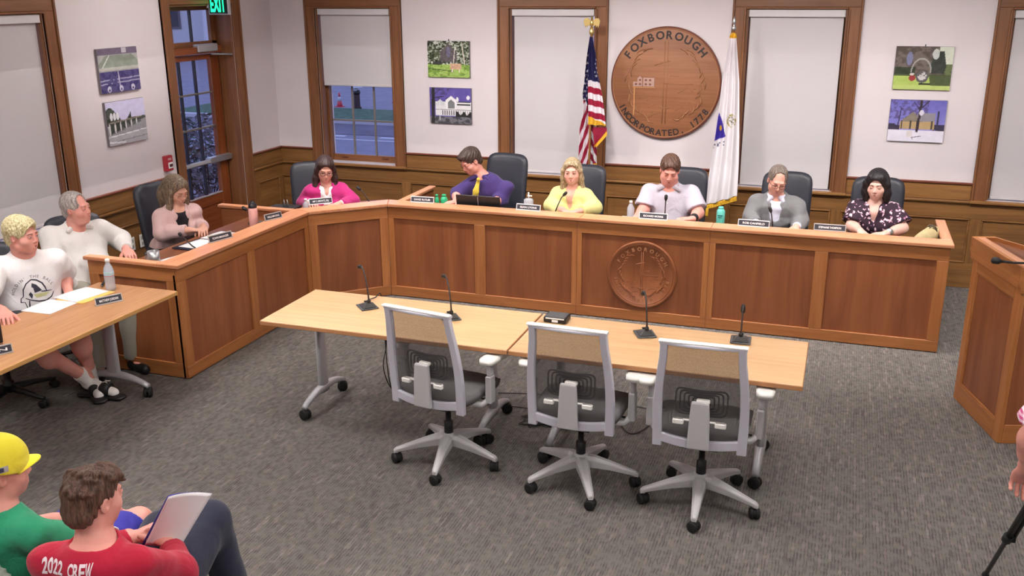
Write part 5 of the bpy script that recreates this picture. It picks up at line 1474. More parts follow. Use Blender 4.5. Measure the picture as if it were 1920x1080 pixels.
def hair_mat(name, c1, c2):
    m, nt, b = newmat(name); L = nt.links
    tc = nt.nodes.new('ShaderNodeTexCoord'); mp = nt.nodes.new('ShaderNodeMapping'); mp.inputs['Scale'].default_value = (70, 70, 9)
    L.new(tc.outputs['Object'], mp.inputs['Vector'])
    n = nt.nodes.new('ShaderNodeTexNoise'); n.inputs['Scale'].default_value = 1.6; n.inputs['Detail'].default_value = 5; n.inputs['Distortion'].default_value = 1.5
    L.new(mp.outputs[0], n.inputs['Vector'])
    r = nt.nodes.new('ShaderNodeValToRGB'); r.color_ramp.elements[0].position = .36; r.color_ramp.elements[0].color = c1; r.color_ramp.elements[1].position = .66; r.color_ramp.elements[1].color = c2
    L.new(n.outputs['Fac'], r.inputs[0]); L.new(r.outputs[0], b.inputs['Base Color'])
    b.inputs['Roughness'].default_value = .5; b.inputs['Specular IOR Level'].default_value = .4
    bp = nt.nodes.new('ShaderNodeBump'); bp.inputs['Strength'].default_value = .35; bp.inputs['Distance'].default_value = .005
    L.new(n.outputs['Fac'], bp.inputs['Height']); L.new(bp.outputs[0], b.inputs['Normal'])
    return m
M['eye_white'] = mat('eye_white', C8(214, 206, 204), .25)
M['iris'] = mat('iris_dark', C8(52, 40, 34), .2)
M['specs'] = mat('spectacle_frame_dark', C8(40, 22, 26), .35)
M['gold_rim'] = mat('spectacle_frame_light', C8(150, 120, 100), .3, metal=.6)

def make_person(q):
    """q: dict. Local frame: the person looks along +y, x to the own right, origin on the floor."""
    g = q.get
    root = empty('person', q['loc'], q['rz'], q['label'], 'person')
    fem = g('fem', 0); girth = g('girth', 1.0); shw = g('shw', .185 if not fem else .16)
    P = V3(*g('pelvis', (0, 0, .53))); Cc = V3(*g('chest', (0, .03, .86))); N = V3(*g('neck', (0, .04, 1.02))); H = V3(*g('head', (0, .08, 1.13)))
    hs = g('hs', .885)                                        # head size
    Rh = rotm(*[R_(a) for a in g('look', (0, 0, 0))])
    def hp(x, y, z): return H + Rh @ (V3(x, y, z) * hs)
    tw = R_(g('twist', 0)); ct, st_ = math.cos(tw), math.sin(tw)
    side = V3(ct, st_, 0); front = V3(-st_, ct, 0)
    up = nrm(N - P); 
    RS = Cc + up * .105 + side * shw + V3(0, 0, g('rsh', 0)); LS = Cc + up * .105 - side * shw + V3(0, 0, g('lsh', 0))
    wr = .165 * girth; belly = g('belly', 0)
    Bt = np.stack([side, front, V3(0, 0, 1)], 1)             # torso axes
    def torso(s, e, k=.05):
        s.ell(P + V3(0, 0, .02), (.165 * girth ** .6 + e, .125 * girth ** .6 + e, .12 + e), Bt, k)
        Wst = P * .45 + Cc * .55 + V3(0, 0, -.03)
        s.ell(Wst + front * (.015 + belly * .5), ((.135 if fem else .148) * girth + e, .10 * girth + belly * .6 + e, .15 + e), Bt, k)
        s.ell(Cc + V3(0, 0, .0), ((.145 if fem else .168) * girth ** .7 + e, .105 * girth ** .7 + e, .15 + e), Bt, k)
        s.cap(RS - side * .035, LS + side * .035, .050 * girth ** .4 + e, None, k, flat=None)
        s.cap(Cc + up * .10, N + up * .01 - front * .012, .082 + e * .8, .06 + e * .6, k)
        if fem:
            for sg in (-1, 1): s.ell(Cc + side * sg * .068 + front * .078 + V3(0, 0, -.02), (.06 + e, .052 + e, .06 + e), Bt, .035)
    arms = {}
    for s_, Sh, d in (('R', RS, 1), ('L', LS, -1)):
        E = V3(*g(s_ + 'E', (d * (shw + .06), .06, Cc[2] - .2))); Wr = V3(*g(s_ + 'W', (d * (shw - .06), .30, Cc[2] - .16)))
        arms[s_] = (Sh, E, Wr)
    ar = g('armr', 1.0)
    b = Sdf()
    torso(b, -.004 if not g('bare') else 0)
    for s_ in 'RL':
        Sh, E, Wr = arms[s_]
        b.cap(Sh, E, .046 * ar, .036 * ar, .03); b.cap(E, Wr, .035 * ar, .024 * (ar * .5 + .5), .02)
        b.cap(E + (Wr - E) * .15, E + (Wr - E) * .5, .040 * ar, .032 * ar, .03)
    # neck
    nb = N - up * .02; nt_ = hp(0, -.02, -.06)
    nr = .052 if not fem else .044
    b.cap(nb, nt_, nr * g('neckr', 1) + .006, nr * g('neckr', 1), .025)
    # head
    jw = g('jaw', 1.0 if not fem else .90); fat = g('fat', 0)
    def he(c, r, k=.012, mode='add', e=0): b.ell(hp(*c), np.array(r) * hs + e, Rh, k, mode)
    he((0, -.018, .035), (.076, .096, .088), .02)
    he((0, .022, -.018), (.067, .078, .085), .02)
    he((0, .038, -.065), (.050 * jw + fat, .055, .050), .03)
    he((0, .066, -.095), (.024 * jw + fat * .5, .024, .020), .022)
    for s_ in (-1, 1):
        he((s_ * .040, .058, -.032), (.024 + fat * .6, .026, .024), .02)
        he((s_ * .047 * jw, .012, -.072), (.012 + fat, .028, .022), .025)
        he((s_ * .078, -.008, -.008), (.009, .019, .031), .006)
        he((s_ * .082, .0, -.004), (.004, .009, .016), .004, 'sub')
        he((s_ * .031, .098, .006), (.019, .013, .012), .012, 'sub')
        he((s_ * .031, .083, .004), (.0155, .0125, .0135), .004)
    b.cap(hp(-.034, .083, .026), hp(.034, .083, .026), .011 * hs, None, .014)
    nl = g('nose', 1.0)
    b.cap(hp(0, .091, .012), hp(0, .107 + .003 * nl, -.026), .0075 * hs, .0105 * hs * nl, .009)
    for s_ in (-1, 1): he((s_ * .0125, .101, -.033), (.008, .009, .007), .005)
    he((0, .080, -.062), (.029, .017, .021), .015)
    b.cap(hp(-.018, .0955, -.0565), hp(.018, .0955, -.0565), .0048 * hs, None, .006); b.cap(hp(-.015, .095, -.069), hp(.015, .095, -.069), .0055 * hs, None, .006)
    b.cap(hp(-.02, .106, -.0625), hp(.02, .106, -.0625), .0022 * hs, None, .003, 'sub')
    if g('double_chin'): he((0, .03, -.105), (.045 + fat, .045, .025), .03)
    # hands
    fine = []
    hh = g('hand_h', .0042)
    for s_ in 'RL':
        Sh, E, Wr = arms[s_]
        if g(s_ + 'hide'): continue
        fa = nrm(Wr - E)
        d = nrm(g(s_ + 'd', fa)); n = np.array(g(s_ + 'n', (0, 0, -1)), float); n = nrm(n - d * (n @ d))
        sd = np.cross(d, n) * (1 if s_ == 'R' else -1) * g('hflip', 1)                 # towards the thumb
        hz = g('handsize', 1.0 if not fem else .9)
        cu = R_(g(s_ + 'curl', 35))
        A = np.stack([sd, d, n], 1)
        pc = Wr + d * .048 * hz
        b.ell(pc, np.array((.041, .052, .0155)) * hz, A, .012)
        b.ell(Wr + d * .075 * hz, np.array((.040, .020, .0135)) * hz, A, .008)
        b.cap(Wr - fa * .02, Wr + d * .02, .026, .022 * hz, .015, flat=(n, .8))
        for i, (o_, L_, r_) in enumerate(((.031, .070, .0088), (.0105, .078, .0088), (-.0105, .073, .0084), (-.031, .058, .0076))):
            k0 = Wr + d * (.088 - .004 * abs(i - 1)) * hz + sd * o_ * hz
            c_ = cu * (.75 + .13 * i); ang = c_ * .45
            dirr = d * math.cos(ang) + n * math.sin(ang) + sd * (.05 * (1.2 - i))
            p1 = k0 + nrm(dirr) * L_ * .45 * hz; ang += c_ * .9
            p2 = p1 + (d * math.cos(ang) + n * math.sin(ang)) * L_ * .32 * hz; ang += c_ * .7
            p3 = p2 + (d * math.cos(ang) + n * math.sin(ang)) * L_ * .25 * hz
            b.chain([k0 - d * .01, k0, p1, p2, p3], [r_ * 1.05 * hz, r_ * 1.08 * hz, r_ * hz, r_ * .93 * hz, r_ * .82 * hz], .0035)
        t0 = Wr + d * .022 * hz + sd * .024 * hz + n * .004; ta = R_(g(s_ + 'thumb', 42))
        t1 = t0 + (d * math.cos(ta) + sd * math.sin(ta) + n * .35) * .042 * hz; t2 = t1 + (d * math.cos(ta * .6) + sd * math.sin(ta * .6) + n * .45) * .030 * hz; t3 = t2 + (d * math.cos(ta * .3) + sd * math.sin(ta * .3) * .6 + n * .5) * .022 * hz
        b.chain([t0, t1, t2, t3], [.0145 * hz, .0115 * hz, .0105 * hz, .0085 * hz], .008)
        lo = Wr - .11; hi = Wr + .11; c3 = Wr + d * .075
        fine.append((np.minimum(Wr - .045, c3 - .115), np.maximum(Wr + .045, c3 + .115), hh))
    # legs
    legs = {}
    for s_, d in (('R', 1), ('L', -1)):
        Hp = P + side * d * .085; Kn = V3(*g(s_ + 'K', (d * .12, .44, .50))); An = V3(*g(s_ + 'A', (d * .12, .40, .09))); To = V3(*g(s_ + 'T', tuple(An + V3(d * .02, .15, -.055))))
        legs[s_] = (Hp, Kn, An, To)
    lr = g('legr', 1.0)
    if not g('nolegs'):
        for s_ in 'RL':
            Hp, Kn, An, To = legs[s_]
            b.cap(Hp, Kn, .082 * lr, .055 * lr, .04); b.cap(Kn, An, .052 * lr, .034 * lr, .03); b.ell(Kn + (An - Kn) * .3 + nrm(np.cross(An - Kn, side)) * -.0, (.056 * lr, .060 * lr, .085 * lr), None, .04)
            b.cap(An + V3(0, 0, -.02), To, .033, .024, .02)
    h = g('h', .0065); hf = g('hf', .0045)
    fine.insert(0, (H - .155 * hs, H + .155 * hs, hf))
    sdf_obj('body', b, h, q['skin'], root, fine)
    # eyes, brows, lips
    Mh = Matrix([[*Rh[0], H[0]], [*Rh[1], H[1]], [*Rh[2], H[2]], [0, 0, 0, 1]]) @ Matrix.Scale(hs, 4)
    for s_ in (-1, 1):
        closed = g('down', 0)
        mb = MB(); mb.ball((s_ * .031, .0925 - .002 * closed, .0035 - .003 * closed), (.0115, .006, .0052 if not closed else .0022), 12, 8, mx=Mh); e = mb.build('eye', M['eye_white'] if not closed else q['brow'], root)
        if not closed:
            mb = MB(); mb.ball((s_ * .031 + g('gaze', 0) * .003, .0962, .0035), (.0050, .0030, .0046), 10, 6, mx=Mh); mb.build('iris', M['iris'], e)
            mb = MB(); mb.tube([(s_ * .018, .0965, .0065), (s_ * .026, .0995, .0098), (s_ * .036, .0985, .0092), (s_ * .044, .0925, .0055)], .0016 if not fem else .0022, 6, mx=Mh); mb.build('eyelid', q['brow'] if fem else q['skin'], e)
        mb = MB(); mb.tube([(s_ * .014, .0955, .0235), (s_ * .028, .0965, .0285), (s_ * .040, .0915, .0275), (s_ * .049, .083, .022)], [.0026, .0030, .0026, .0014], 6, mx=Mh, flat=.8); mb.build('eyebrow', q['brow'], root)
    mb = MB(); mb.tube([(-.023, .0945, -.0615), (-.008, .1022, -.0585), (0, .1018, -.0595), (.008, .1022, -.0585), (.023, .0945, -.0615)], [.0010, .0026, .0022, .0026, .0010], 6, mx=Mh); mb.tube([(-.021, .0945, -.0635), (0, .1025, -.0665), (.021, .0945, -.0635)], [.0012, .0034, .0012], 6, mx=Mh)
    lp = mb.build('lips', g('lips', M['lips']), root); tag(lp, kind='stuff')
    if g('mouth_dark', 1): mb = MB(); mb.tube([(-.023, .0965, -.0625), (0, .1045, -.0620), (.023, .0965, -.0625)], .0009, 5, mx=Mh); mb.build('mouth', M['mouth'], root)
    if g('glasses'):
        gm = q['glasses']; mb = MB()
        for s_ in (-1, 1):
            pts = []
            for k in range(25):
                a = 2 * PI * k / 24; c_, s2 = math.cos(a), math.sin(a)
                pts.append((s_ * .033 + .0245 * abs(c_) ** .7 * (1 if c_ > 0 else -1), .109 - .012 * (abs(s_ * .033 + .0245 * c_) / .057) ** 2, -.001 + .0165 * abs(s2) ** .7 * (1 if s2 > 0 else -1)))
            mb.tube(pts, g('gr', .0022), 6, cap=False, mx=Mh)
            mb.tube([(s_ * .056, .098, .006), (s_ * .073, .06, .006), (s_ * .080, .0, .005)], g('gr', .0022), 5, mx=Mh)
        mb.tube([(-.009, .109, .003), (0, .112, .005), (.009, .109, .003)], g('gr', .0022), 5, mx=Mh)
        mb.build('spectacles', gm, root)
    q['_'] = dict(root=root, P=P, C=Cc, N=N, H=H, Rh=Rh, RS=RS, LS=LS, arms=arms, legs=legs, torso=torso, side=side, front=front, up=up, Mh=Mh, hp=hp, hs=hs, ar=ar, Bt=Bt, lr=lr, fem=fem)
    return q['_']
M['lips'] = mat('lips', C8(176, 104, 100), .45); M['lips_pale'] = mat('lips_pale', C8(182, 120, 110), .5); M['mouth'] = mat('mouth_line', C8(96, 46, 44), .6)

def top(p, name, m, e=.010, sleeve='long', neck='crew', vd=.16, vw=.05, h=.0075, seed=1, amp=.004, hem=None, cuff=None, puff=0, f=38, ex=None, parent=None, sl_r=None):
    """a shirt, blouse or jacket shell over the torso and the sleeves"""
    s = Sdf(); p['torso'](s, e)
    ar = p['ar']
    for k_ in 'RL':
        Sh, E, W = p['arms'][k_]
        if sleeve == 'long':
            c = cuff or 0; Wc = W - nrm(W - E) * c
            s.cap(Sh, E, .051 * ar + e, (.041 + puff) * ar + e, .03)
            s.cap(E, Wc + nrm(W - E) * .03, (.041 + puff) * ar + e, .029 + e * .8 + puff * .6, .02, clip=(Wc, W - E))
        elif sleeve == 'short':
            t = sl_r or .72; Ec = Sh + (E - Sh) * t
            s.cap(Sh, E, .052 * ar + e, .047 * ar + e + .006 + puff, .03, clip=(Ec, E - Sh))
        elif sleeve == 'elbow':
            Ec = E + (W - E) * .35
            s.cap(Sh, E, .051 * ar + e, .043 * ar + e + puff, .03); s.cap(E, Ec + nrm(W - E) * .04, .042 * ar + e + puff, .040 * ar + e + puff, .02, clip=(Ec, W - E))
    N, up, fr, C = p['N'], p['up'], p['front'], p['C']
    if neck == 'crew':
        s.cap(N + up * .0, N + up * .14 + fr * .02, .062, .085, .008, 'sub')
    elif neck == 'wide':
        s.cap(N + up * .0 - fr * .01, N + up * .14 + fr * .02, .070, .10, .008, 'sub')
    elif neck in ('v', 'open'):
        s.cap(N + up * .005, N + up * .14 + fr * .02, .058, .085, .008, 'sub')
        a = N + fr * .085 + up * .0; b2 = N + fr * (.135 + (.01 if p['fem'] else 0)) - up * vd
        s.cap(a, b2, vw, .004, .006, 'sub', flat=None)
        mid = (a + b2) / 2; s.cap(a + fr * .02, mid + fr * .03, vw * .9, vw * .55, .006, 'sub')
    elif neck == 'collar':
        s.cap(N + up * .02, N + up * .16 + fr * .02, .060, .085, .008, 'sub')
        s.cap(N + fr * .075 + up * .03, N + fr * .112 - up * .035, .022, .004, .006, 'sub')
    if hem is not None: pass
    if ex: ex(s)
    o = sdf_obj(name, s, h, m, parent or p['root'], disp=folds(seed, amp, f))
    return o
def trousers(p, m, e=.012, to='ankle', name='trousers', h=.009, seed=5):
    s = Sdf(); P = p['P']
    s.ell(P + V3(0, 0, .0), (.172 + e, .13 + e, .115 + e), p['Bt'], .05)
    for k_ in 'RL':
        Hp, Kn, An, To = p['legs'][k_]; lr = p['lr']
        if to == 'ankle':
            s.cap(Hp, Kn, .09 * lr + e, .064 * lr + e, .04); s.cap(Kn, An, .062 * lr + e, .05 * lr + e, .03, clip=(An + V3(0, 0, .0), An - Kn))
        else:
            c = Hp + (Kn - Hp) * .9; s.cap(Hp, Kn, .095 * lr + e, .08 * lr + e, .04, clip=(c, Kn - Hp))
    return sdf_obj(name, s, h, m, p['root'], disp=folds(seed, .004, 30))
def shoes(p, m, name='shoe'):
    for k_ in 'RL':
        Hp, Kn, An, To = p['legs'][k_]; s = Sdf()
        s.cap(An + V3(0, -.0, -.055), To + V3(0, 0, .0), .042, .036, .03, clip=((0, 0, .005), (0, 0, -1))); s.cap(An + V3(0, 0, .0), An + V3(0, 0, -.05), .042, .045, .03)
        s.cap(An + V3(0, 0, -.05) - nrm((To - An) * V3(1, 1, 0)) * .03, An + V3(0, 0, -.05), .036, .04, .02, clip=((0, 0, .005), (0, 0, -1)))
        sdf_obj(name, s, .008, m, p['root'])
def collar(p, m, spread=.05, drop=.05, h=.004, name='collar', stand=.0):
    """folded shirt collar: two flat leaves round the neck"""
    N, up, fr, sd = p['N'], p['up'], p['front'], p['side']; s = Sdf()
    c = N + up * .035 - fr * .01
    for sg in (-1, 1):
        pts = []
        for a in (180, 150, 120, 90, 66, 46, 32):
            t = R_(a) ; r = .066
            pts.append(c + sd * sg * math.sin(t) * r * .98 - fr * (-math.cos(t)) * r * 1.05 - up * (.0 + .022 * (1 + math.cos(t)) * .5))
        for i in range(len(pts) - 1): s.cap(pts[i], pts[i + 1], .0175 if i < 5 else .016, .0175, .006, flat=(nrm((pts[i] + pts[i + 1]) / 2 - c), .45))
        tip = pts[-1] + sd * sg * spread * .75 - up * drop * .65 + fr * .016
        s.cap(pts[-1], tip, .018, .012, .008, flat=(fr, .45)); s.cap(pts[-2], tip, .016, .012, .008, flat=(fr, .45))
    return sdf_obj(name, s, h, m, p['root'])
def lapels(p, m, vd, w=.028, e=.03, z0=.02, name='lapel'):
    N, up, fr, sd, C = p['N'], p['up'], p['front'], p['side'], p['C']
    ob = []
    for sg in (-1, 1):
        s = Sdf()
        a = N + sd * sg * .062 + fr * .02 + up * .012; b2 = N + sd * sg * .062 + fr * .085 - up * .055; c = N + fr * (.122 + e * .4) - up * vd + sd * sg * .006
        s.cap(N - fr * .055 + up * .015 + sd * sg * .03, a, .016, .018, .01, flat=(nrm(sd * sg + fr * .3), .6))
        s.cap(a, b2, .020, w, .01, flat=(nrm(fr + sd * sg * .35 + up * .3), .36)); s.cap(b2, c, w, .006, .01, flat=(nrm(fr + sd * sg * .25), .36))
        ob.append(sdf_obj(name, s, .005, m, p['root']))
    return ob
def hair(p, m, kind='short', h=.0045, seed=2, ex=None, vol=1.0, name='hair', part=0, amp=.0022, line=0.0):
    hp, Rh, hs = p['hp'], p['Rh'], p['hs']; s = Sdf()
    def he(c, r, k=.012, mode='add'): s.ell(hp(*c), np.array(r) * hs, Rh, k, mode)
    v = .012 * vol
    if kind in ('short', 'long', 'curly', 'receding'):
        he((0, -.022, .040), (.078 + v, .098 + v, .090 + v), .01)
        if kind != 'receding': he((0, .03, .075), (.06 + v * .6, .055 + v, .038 + v), .02)
        he((0, -.06, -.03), (.066 + v * .5, .052 + v * .5, .06), .02)
        # face opening
        he((0, .122, -.012 + line), (.070, .078, .082), .010, 'sub'); he((0, .10, -.06), (.078, .07, .08), .008, 'sub')
        he((0, .07, -.115), (.11, .085, .085), .01, 'sub')
        if kind != 'long':
            for sg in (-1, 1): he((sg * .088, .005, -.035), (.03, .034, .05), .01, 'sub')
            he((0, -.02, -.125), (.12, .12, .05), .01, 'sub')
        if kind == 'receding':
            he((0, .10, .07), (.058, .075, .06), .012, 'sub')
    if ex: ex(s, hp, he)
    r = np.random.RandomState(seed); ph = r.uniform(0, 6, 4)
    H = p['H']
    def disp(X, Y, Z):
        az = np.arctan2(X - H[0], (Y - H[1]) + .0) ; 
        a = np.sin(az * 17 + ph[0] + 9 * np.sin((Z - H[2]) * 14 + ph[1])) + .6 * np.sin(az * 29 + ph[2] + (Z - H[2]) * 60)
        if kind == 'curly': a = np.sin((X + .3 * Z) * 230 + ph[0] + 2 * np.sin(Y * 120)) * np.sin((Y - .2 * X) * 210 + ph[1]) * np.sin(Z * 220 + ph[2]) * 2.2
        return (a * amp).astype(np.float32)
    return sdf_obj(name, s, h, m, p['root'], disp=disp)
def proj_on(obj, mb, name, m, parent, origin, direction, off=.0015):
    """lay a flat print on a mesh: verts of mb are start points, pushed along direction until they hit obj"""
    me = obj.data; bv = BVHTree.FromPolygons([v.co for v in me.vertices], [tuple(pl.vertices) for pl in me.polygons])
    d = Vector(direction).normalized(); out = []
    last = None
    for v in mb.v:
        hit = bv.ray_cast(Vector(v), d, .6)
        if hit[0] is None: out.append(tuple(last if last is not None else v)); continue
        last = hit[0] - d * off; out.append(tuple(last))
    mb.v = out
    return mb.build(name, m, parent)
def refine(mb, maxlen):
    """split faces of a flat print so that it can follow a curved surface"""
    bm = bmesh.new(); vs = [bm.verts.new(v) for v in mb.v]
    for f in mb.f:
        try: bm.faces.new([vs[i] for i in f])
        except ValueError: pass
    bmesh.ops.triangulate(bm, faces=bm.faces[:])
    for _ in range(4):
        es = [e for e in bm.edges if e.calc_length() > maxlen]
        if not es: break
        bmesh.ops.subdivide_edges(bm, edges=es, cuts=1); bmesh.ops.triangulate(bm, faces=[f for f in bm.faces if len(f.verts) > 3])
    bm.verts.index_update(); o = MB(); o.add([tuple(v.co) for v in bm.verts], [tuple(v.index for v in f.verts) for f in bm.faces]); bm.free(); return o
# ------------------------------------------------------------------ flags on poles
M['flag'] = vcol_mat('flag_cloth', .75, .2)
def hashn(a, b_): 
    v = np.sin(a * 127.1 + b_ * 311.7) * 43758.5453; return v - np.floor(v)
def cloth_part(name, parent, rows, colfn, nu, nv, amp, nf, ph, ydepth=0, thick=.0):
    """rows: (v, left, right) in flag units (about 5 mm), u across, v down from the finial; colfn(u, v) -> rgb"""
    vv = np.linspace(rows[0][0], rows[-1][0], nv + 1); Lf = np.interp(vv, [r[0] for r in rows], [r[1] for r in rows]); Rt = np.interp(vv, [r[0] for r in rows], [r[2] for r in rows])
    s = np.linspace(0, 1, nu + 1)
    U = Lf[:, None] + (Rt - Lf)[:, None] * s[None]; Vv = np.repeat(vv[:, None], nu + 1, 1)
    if len(rows[0]) > 3: Vv = Vv + s[None] * np.interp(vv, [r[0] for r in rows], [r[3] for r in rows])[:, None]
    w = (Rt - Lf)[:, None] * .0052
    fold = np.sin(s[None] * nf * 2 * PI + ph + .004 * Vv)
    k = np.minimum(1, (Vv - rows[0][0]) / 40 + .15)
    Y = -amp * fold * k + ydepth; X = U * .0052 + .3 * amp * np.cos(s[None] * nf * 2 * PI + ph) * k * .3; Z = -Vv * .004875
    vs = np.stack([X, Y, Z], -1).reshape(-1, 3)
    W = nu + 1; idx = np.arange(W * (nv + 1)).reshape(nv + 1, W)
    F = np.stack([idx[:-1, :-1], idx[1:, :-1], idx[1:, 1:], idx[:-1, 1:]], -1).reshape(-1, 4)
    o = mesh_obj(name, vs, F, M['flag'], parent)
    rgb = colfn(U, Vv).reshape(-1, 3); c = np.clip(rgb / 255., 0, 1); a = np.ones((len(c), 4), np.float32); a[:, :3] = np.where(c <= .04045, c / 12.92, ((c + .055) / 1.055) ** 2.4)
    ca = o.data.color_attributes.new('col', 'FLOAT_COLOR', 'POINT'); ca.data.foreach_set('color', a.ravel())
    md = o.modifiers.new('solid', 'SOLIDIFY'); md.thickness = .002
    return o
NAVY = np.array((38, 36, 78.)); WHT = np.array((222, 216, 222.)); RED = np.array((150, 30, 58.)); GOLD = np.array((214, 164, 48.))
def stars(U, V, I, mask, sp=7.5):
    gx = np.floor(U / sp + .5 * (np.floor(V / sp) % 2)); gy = np.floor(V / sp)
    cx = (gx + .5 - .5 * (gy % 2)) * sp; cy = (gy + .5) * sp; dx = (U - cx) / 2.3; dy = (V - cy) / 2.6; a = np.arctan2(dy, dx); r = np.hypot(dx, dy)
    st = (r < .62 + .42 * np.cos(5 * (a + PI / 2))) & mask
    return np.where(st[..., None], WHT, I)
def us_a(U, V):      # hoist side: blue field above, red and white folds below
    I = np.broadcast_to(NAVY, U.shape + (3,)).copy(); I = stars(U, V, I, (V > 55) & (V < 148))
    t = np.floor((U + (V - 150) * .33) / 6.2) % 2
    I = np.where((V > 140 + 1.2 * (U + 12))[..., None], np.where(t[..., None] > 0, RED, WHT), I); return I
def us_b(U, V):      # front fold: blue then slanted stripes, gold fringe
    I = np.broadcast_to(NAVY, U.shape + (3,)).copy(); I = stars(U, V, I, (V > 62) & (V < 100) & (U > 8))
    q = V - 102 - .22 * U; t = np.floor(q / 11.5) % 2; I = np.where((q > 0)[..., None], np.where(t[..., None] > 0, RED, WHT), I)
    I = np.where((V - .42 * U > 170)[..., None], GOLD + 22 * (hashn(np.floor(U * 2), np.floor(V / 3)) - .5)[..., None], I); return I
def us_c(U, V):      # corner below the fringe
    I = np.broadcast_to(RED * .9, U.shape + (3,)).copy(); I = np.where((V > 196 + (33 - U) * 1.3)[..., None], GOLD, I); return I
def us_d(U, V):
    t = np.floor((V * .5 - U) / 7) % 2; I = np.where(t[..., None] > 0, RED * .85, WHT * .92); return np.where((V > 262)[..., None] & (U > 6)[..., None], GOLD, I)
def finial_pole(r, h, top):
    mb = MB(); mb.tube([(0, .0, -2.25), (0, 0, -.03)], .011, 10); mb.build('pole', M['pole'], r)
    mb = MB(); mb.lathe([(.15, -2.262), (.15, -2.245), (.10, -2.22), (.03, -2.20), (.025, -2.1), (.014, -2.08)], 24); mb.build('floor_stand', M['brass'], r)
M['pole'] = wood('pole_wood', C8(120, 78, 44), C8(160, 110, 66), 'Z')
ZF = 2.262
r = empty('striped_flag', (-2.255, 8.74, ZF), 0, 'striped flag with a starred blue field and eagle finial, hanging on a pole', 'flag')
finial_pole(r, ZF, 0)
mb = MB(); mb.lathe([(.012, -.10), (.02, -.085), (.024, -.06), (.014, -.045), (.012, -.02)], 14); mb.build('finial_base', M['brass'], r)
eg = MB(); eg.ball((0, 0, .01), (.018, .016, .032), 12, 8); eg.ball((.004, -.012, .052), (.011, .014, .012), 10, 6); eg.tube([(.004, -.024, .052), (.006, -.034, .046)], [.005, .001], 6)
for s_ in (-1, 1): eg.prism([(s_ * .008, .03), (s_ * .035, .055), (s_ * .062, .052), (s_ * .076, .03), (s_ * .070, -.005), (s_ * .060, -.03), (s_ * .052, -.008), (s_ * .044, -.026), (s_ * .036, -.006), (s_ * .02, -.018)], -.006, .004, 'Y')
eg.prism([(-.018, -.045), (.018, -.045), (.008, -.01), (-.008, -.01)], -.004, .004, 'Y')
eg.build('eagle', M['brass'], r, bev=.002)
cloth_part('hoist_cloth', r, [(22, -4, 2), (55, -8, 3), (85, -11, 2), (105, -12, 2), (130, -15, 2), (150, -12, 1), (175, -15, 1), (195, -19, 1), (235, -20, 1), (272, -21, -2)], us_a, 34, 240, .020, 2.4, .5, .012)
cloth_part('front_cloth', r, [(22, -1, 3), (55, -2, 11), (85, -2, 14), (105, -2, 19), (130, -2, 24), (155, -1, 28), (178, -1, 31), (186, -1, 32)], us_b, 40, 200, .022, 1.9, 2.2, -.035)
cloth_part('corner_cloth', r, [(190, 8, 32), (200, 6, 33), (205, 8, 33), (215, 9, 25), (228, 10, 14)], us_c, 24, 40, .012, 1, .4, -.02)
cloth_part('inner_cloth', r, [(185, 0, 14), (220, -1, 12), (250, 0, 12), (270, 1, 13)], us_d, 20, 80, .014, 1.3, 1.4, .03)
r = empty('white_flag', (-.985, 8.74, 2.262), 0, 'white flag with a blue shield and gold fringe, hanging on a pole', 'flag')
finial_pole(r, ZF, 0)
mb = MB(); mb.lathe([(.014, -.045), (.022, -.03), (.02, -.012), (.008, 0), (.013, .014), (.017, .03), (.010, .055), (.001, .08)], 14); mb.build('spear_finial', M['steel'], r)
mb = MB(); mb.lathe([(.02, -.13), (.034, -.10), (.026, -.075), (.012, -.06)], 12); mb.build('gold_collar', M['gold_fringe'], r)
def wcol(U, V):
    I = np.broadcast_to(np.array((226, 220, 224.)), U.shape + (3,)).copy()
    tri = ((V - 150) > 3.3 * (U + 15) * 1.0) & ((V - 150) > -5.0 * (U + 14)) & (V < 203 - .5 * (U + 15)) & (U < 3)
    I = np.where(tri[..., None], np.array((62, 48, 150.)), I)
    I = np.where((np.hypot((U + 11) / 1.8, (V - 182) / 5) < 1)[..., None] & tri[..., None], GOLD * .9, I)
    e1 = (abs(np.hypot((U - 7) / 6.5, (V - 168) / 11) - 1) < .16) & (hashn(np.floor(U * .8), np.floor(V * .5)) > .35); I = np.where(e1[..., None], np.array((168, 150, 84.)), I)
    e2 = (np.hypot((U - 7) / 5, (V - 166) / 9) < 1) & (hashn(np.floor(U * .9), np.floor(V * .6)) > .62); I = np.where(e2[..., None], np.array((120, 116, 90.)), I)
    rb = (abs(V - 211 + .35 * (U + 10)) < 4.0) & (U < 0) & (hashn(np.floor(U / 2.5), np.floor(V / 3)) > .4); I = np.where(rb[..., None], np.array((92, 92, 116.)), I)
    I = np.where((V < 22)[..., None], GOLD, I)
    return I
# last number of a row: how much higher (minus) the right edge sits than the left one
rows = [(14, -4, 5, 0), (50, -8, 9, 0), (100, -13, 15, -2), (150, -15, 18, -3), (200, -19, 21, -5), (250, -24, 23, -9), (300, -28, 24, -16), (328, -31, 24, -22)]
cloth_part('flag_cloth', r, rows, wcol, 60, 260, .024, 2.6, 1.0, -.045)
def fr(U, V): return np.broadcast_to(GOLD, U.shape + (3,)) + 40 * (hashn(np.floor(U * 1.5), np.floor(V / 4)) - .5)[..., None]
cloth_part('gold_fringe', r, [(328, -31, 24, -22), (337, -31.5, 24.5, -22)], fr, 60, 6, .024, 2.6, 1.0, -.047)
cloth_part('fringe_tail', r, [(332, -31, -23, 0), (348, -30, -24, 0)], fr, 8, 8, .004, 1, 1, -.045)
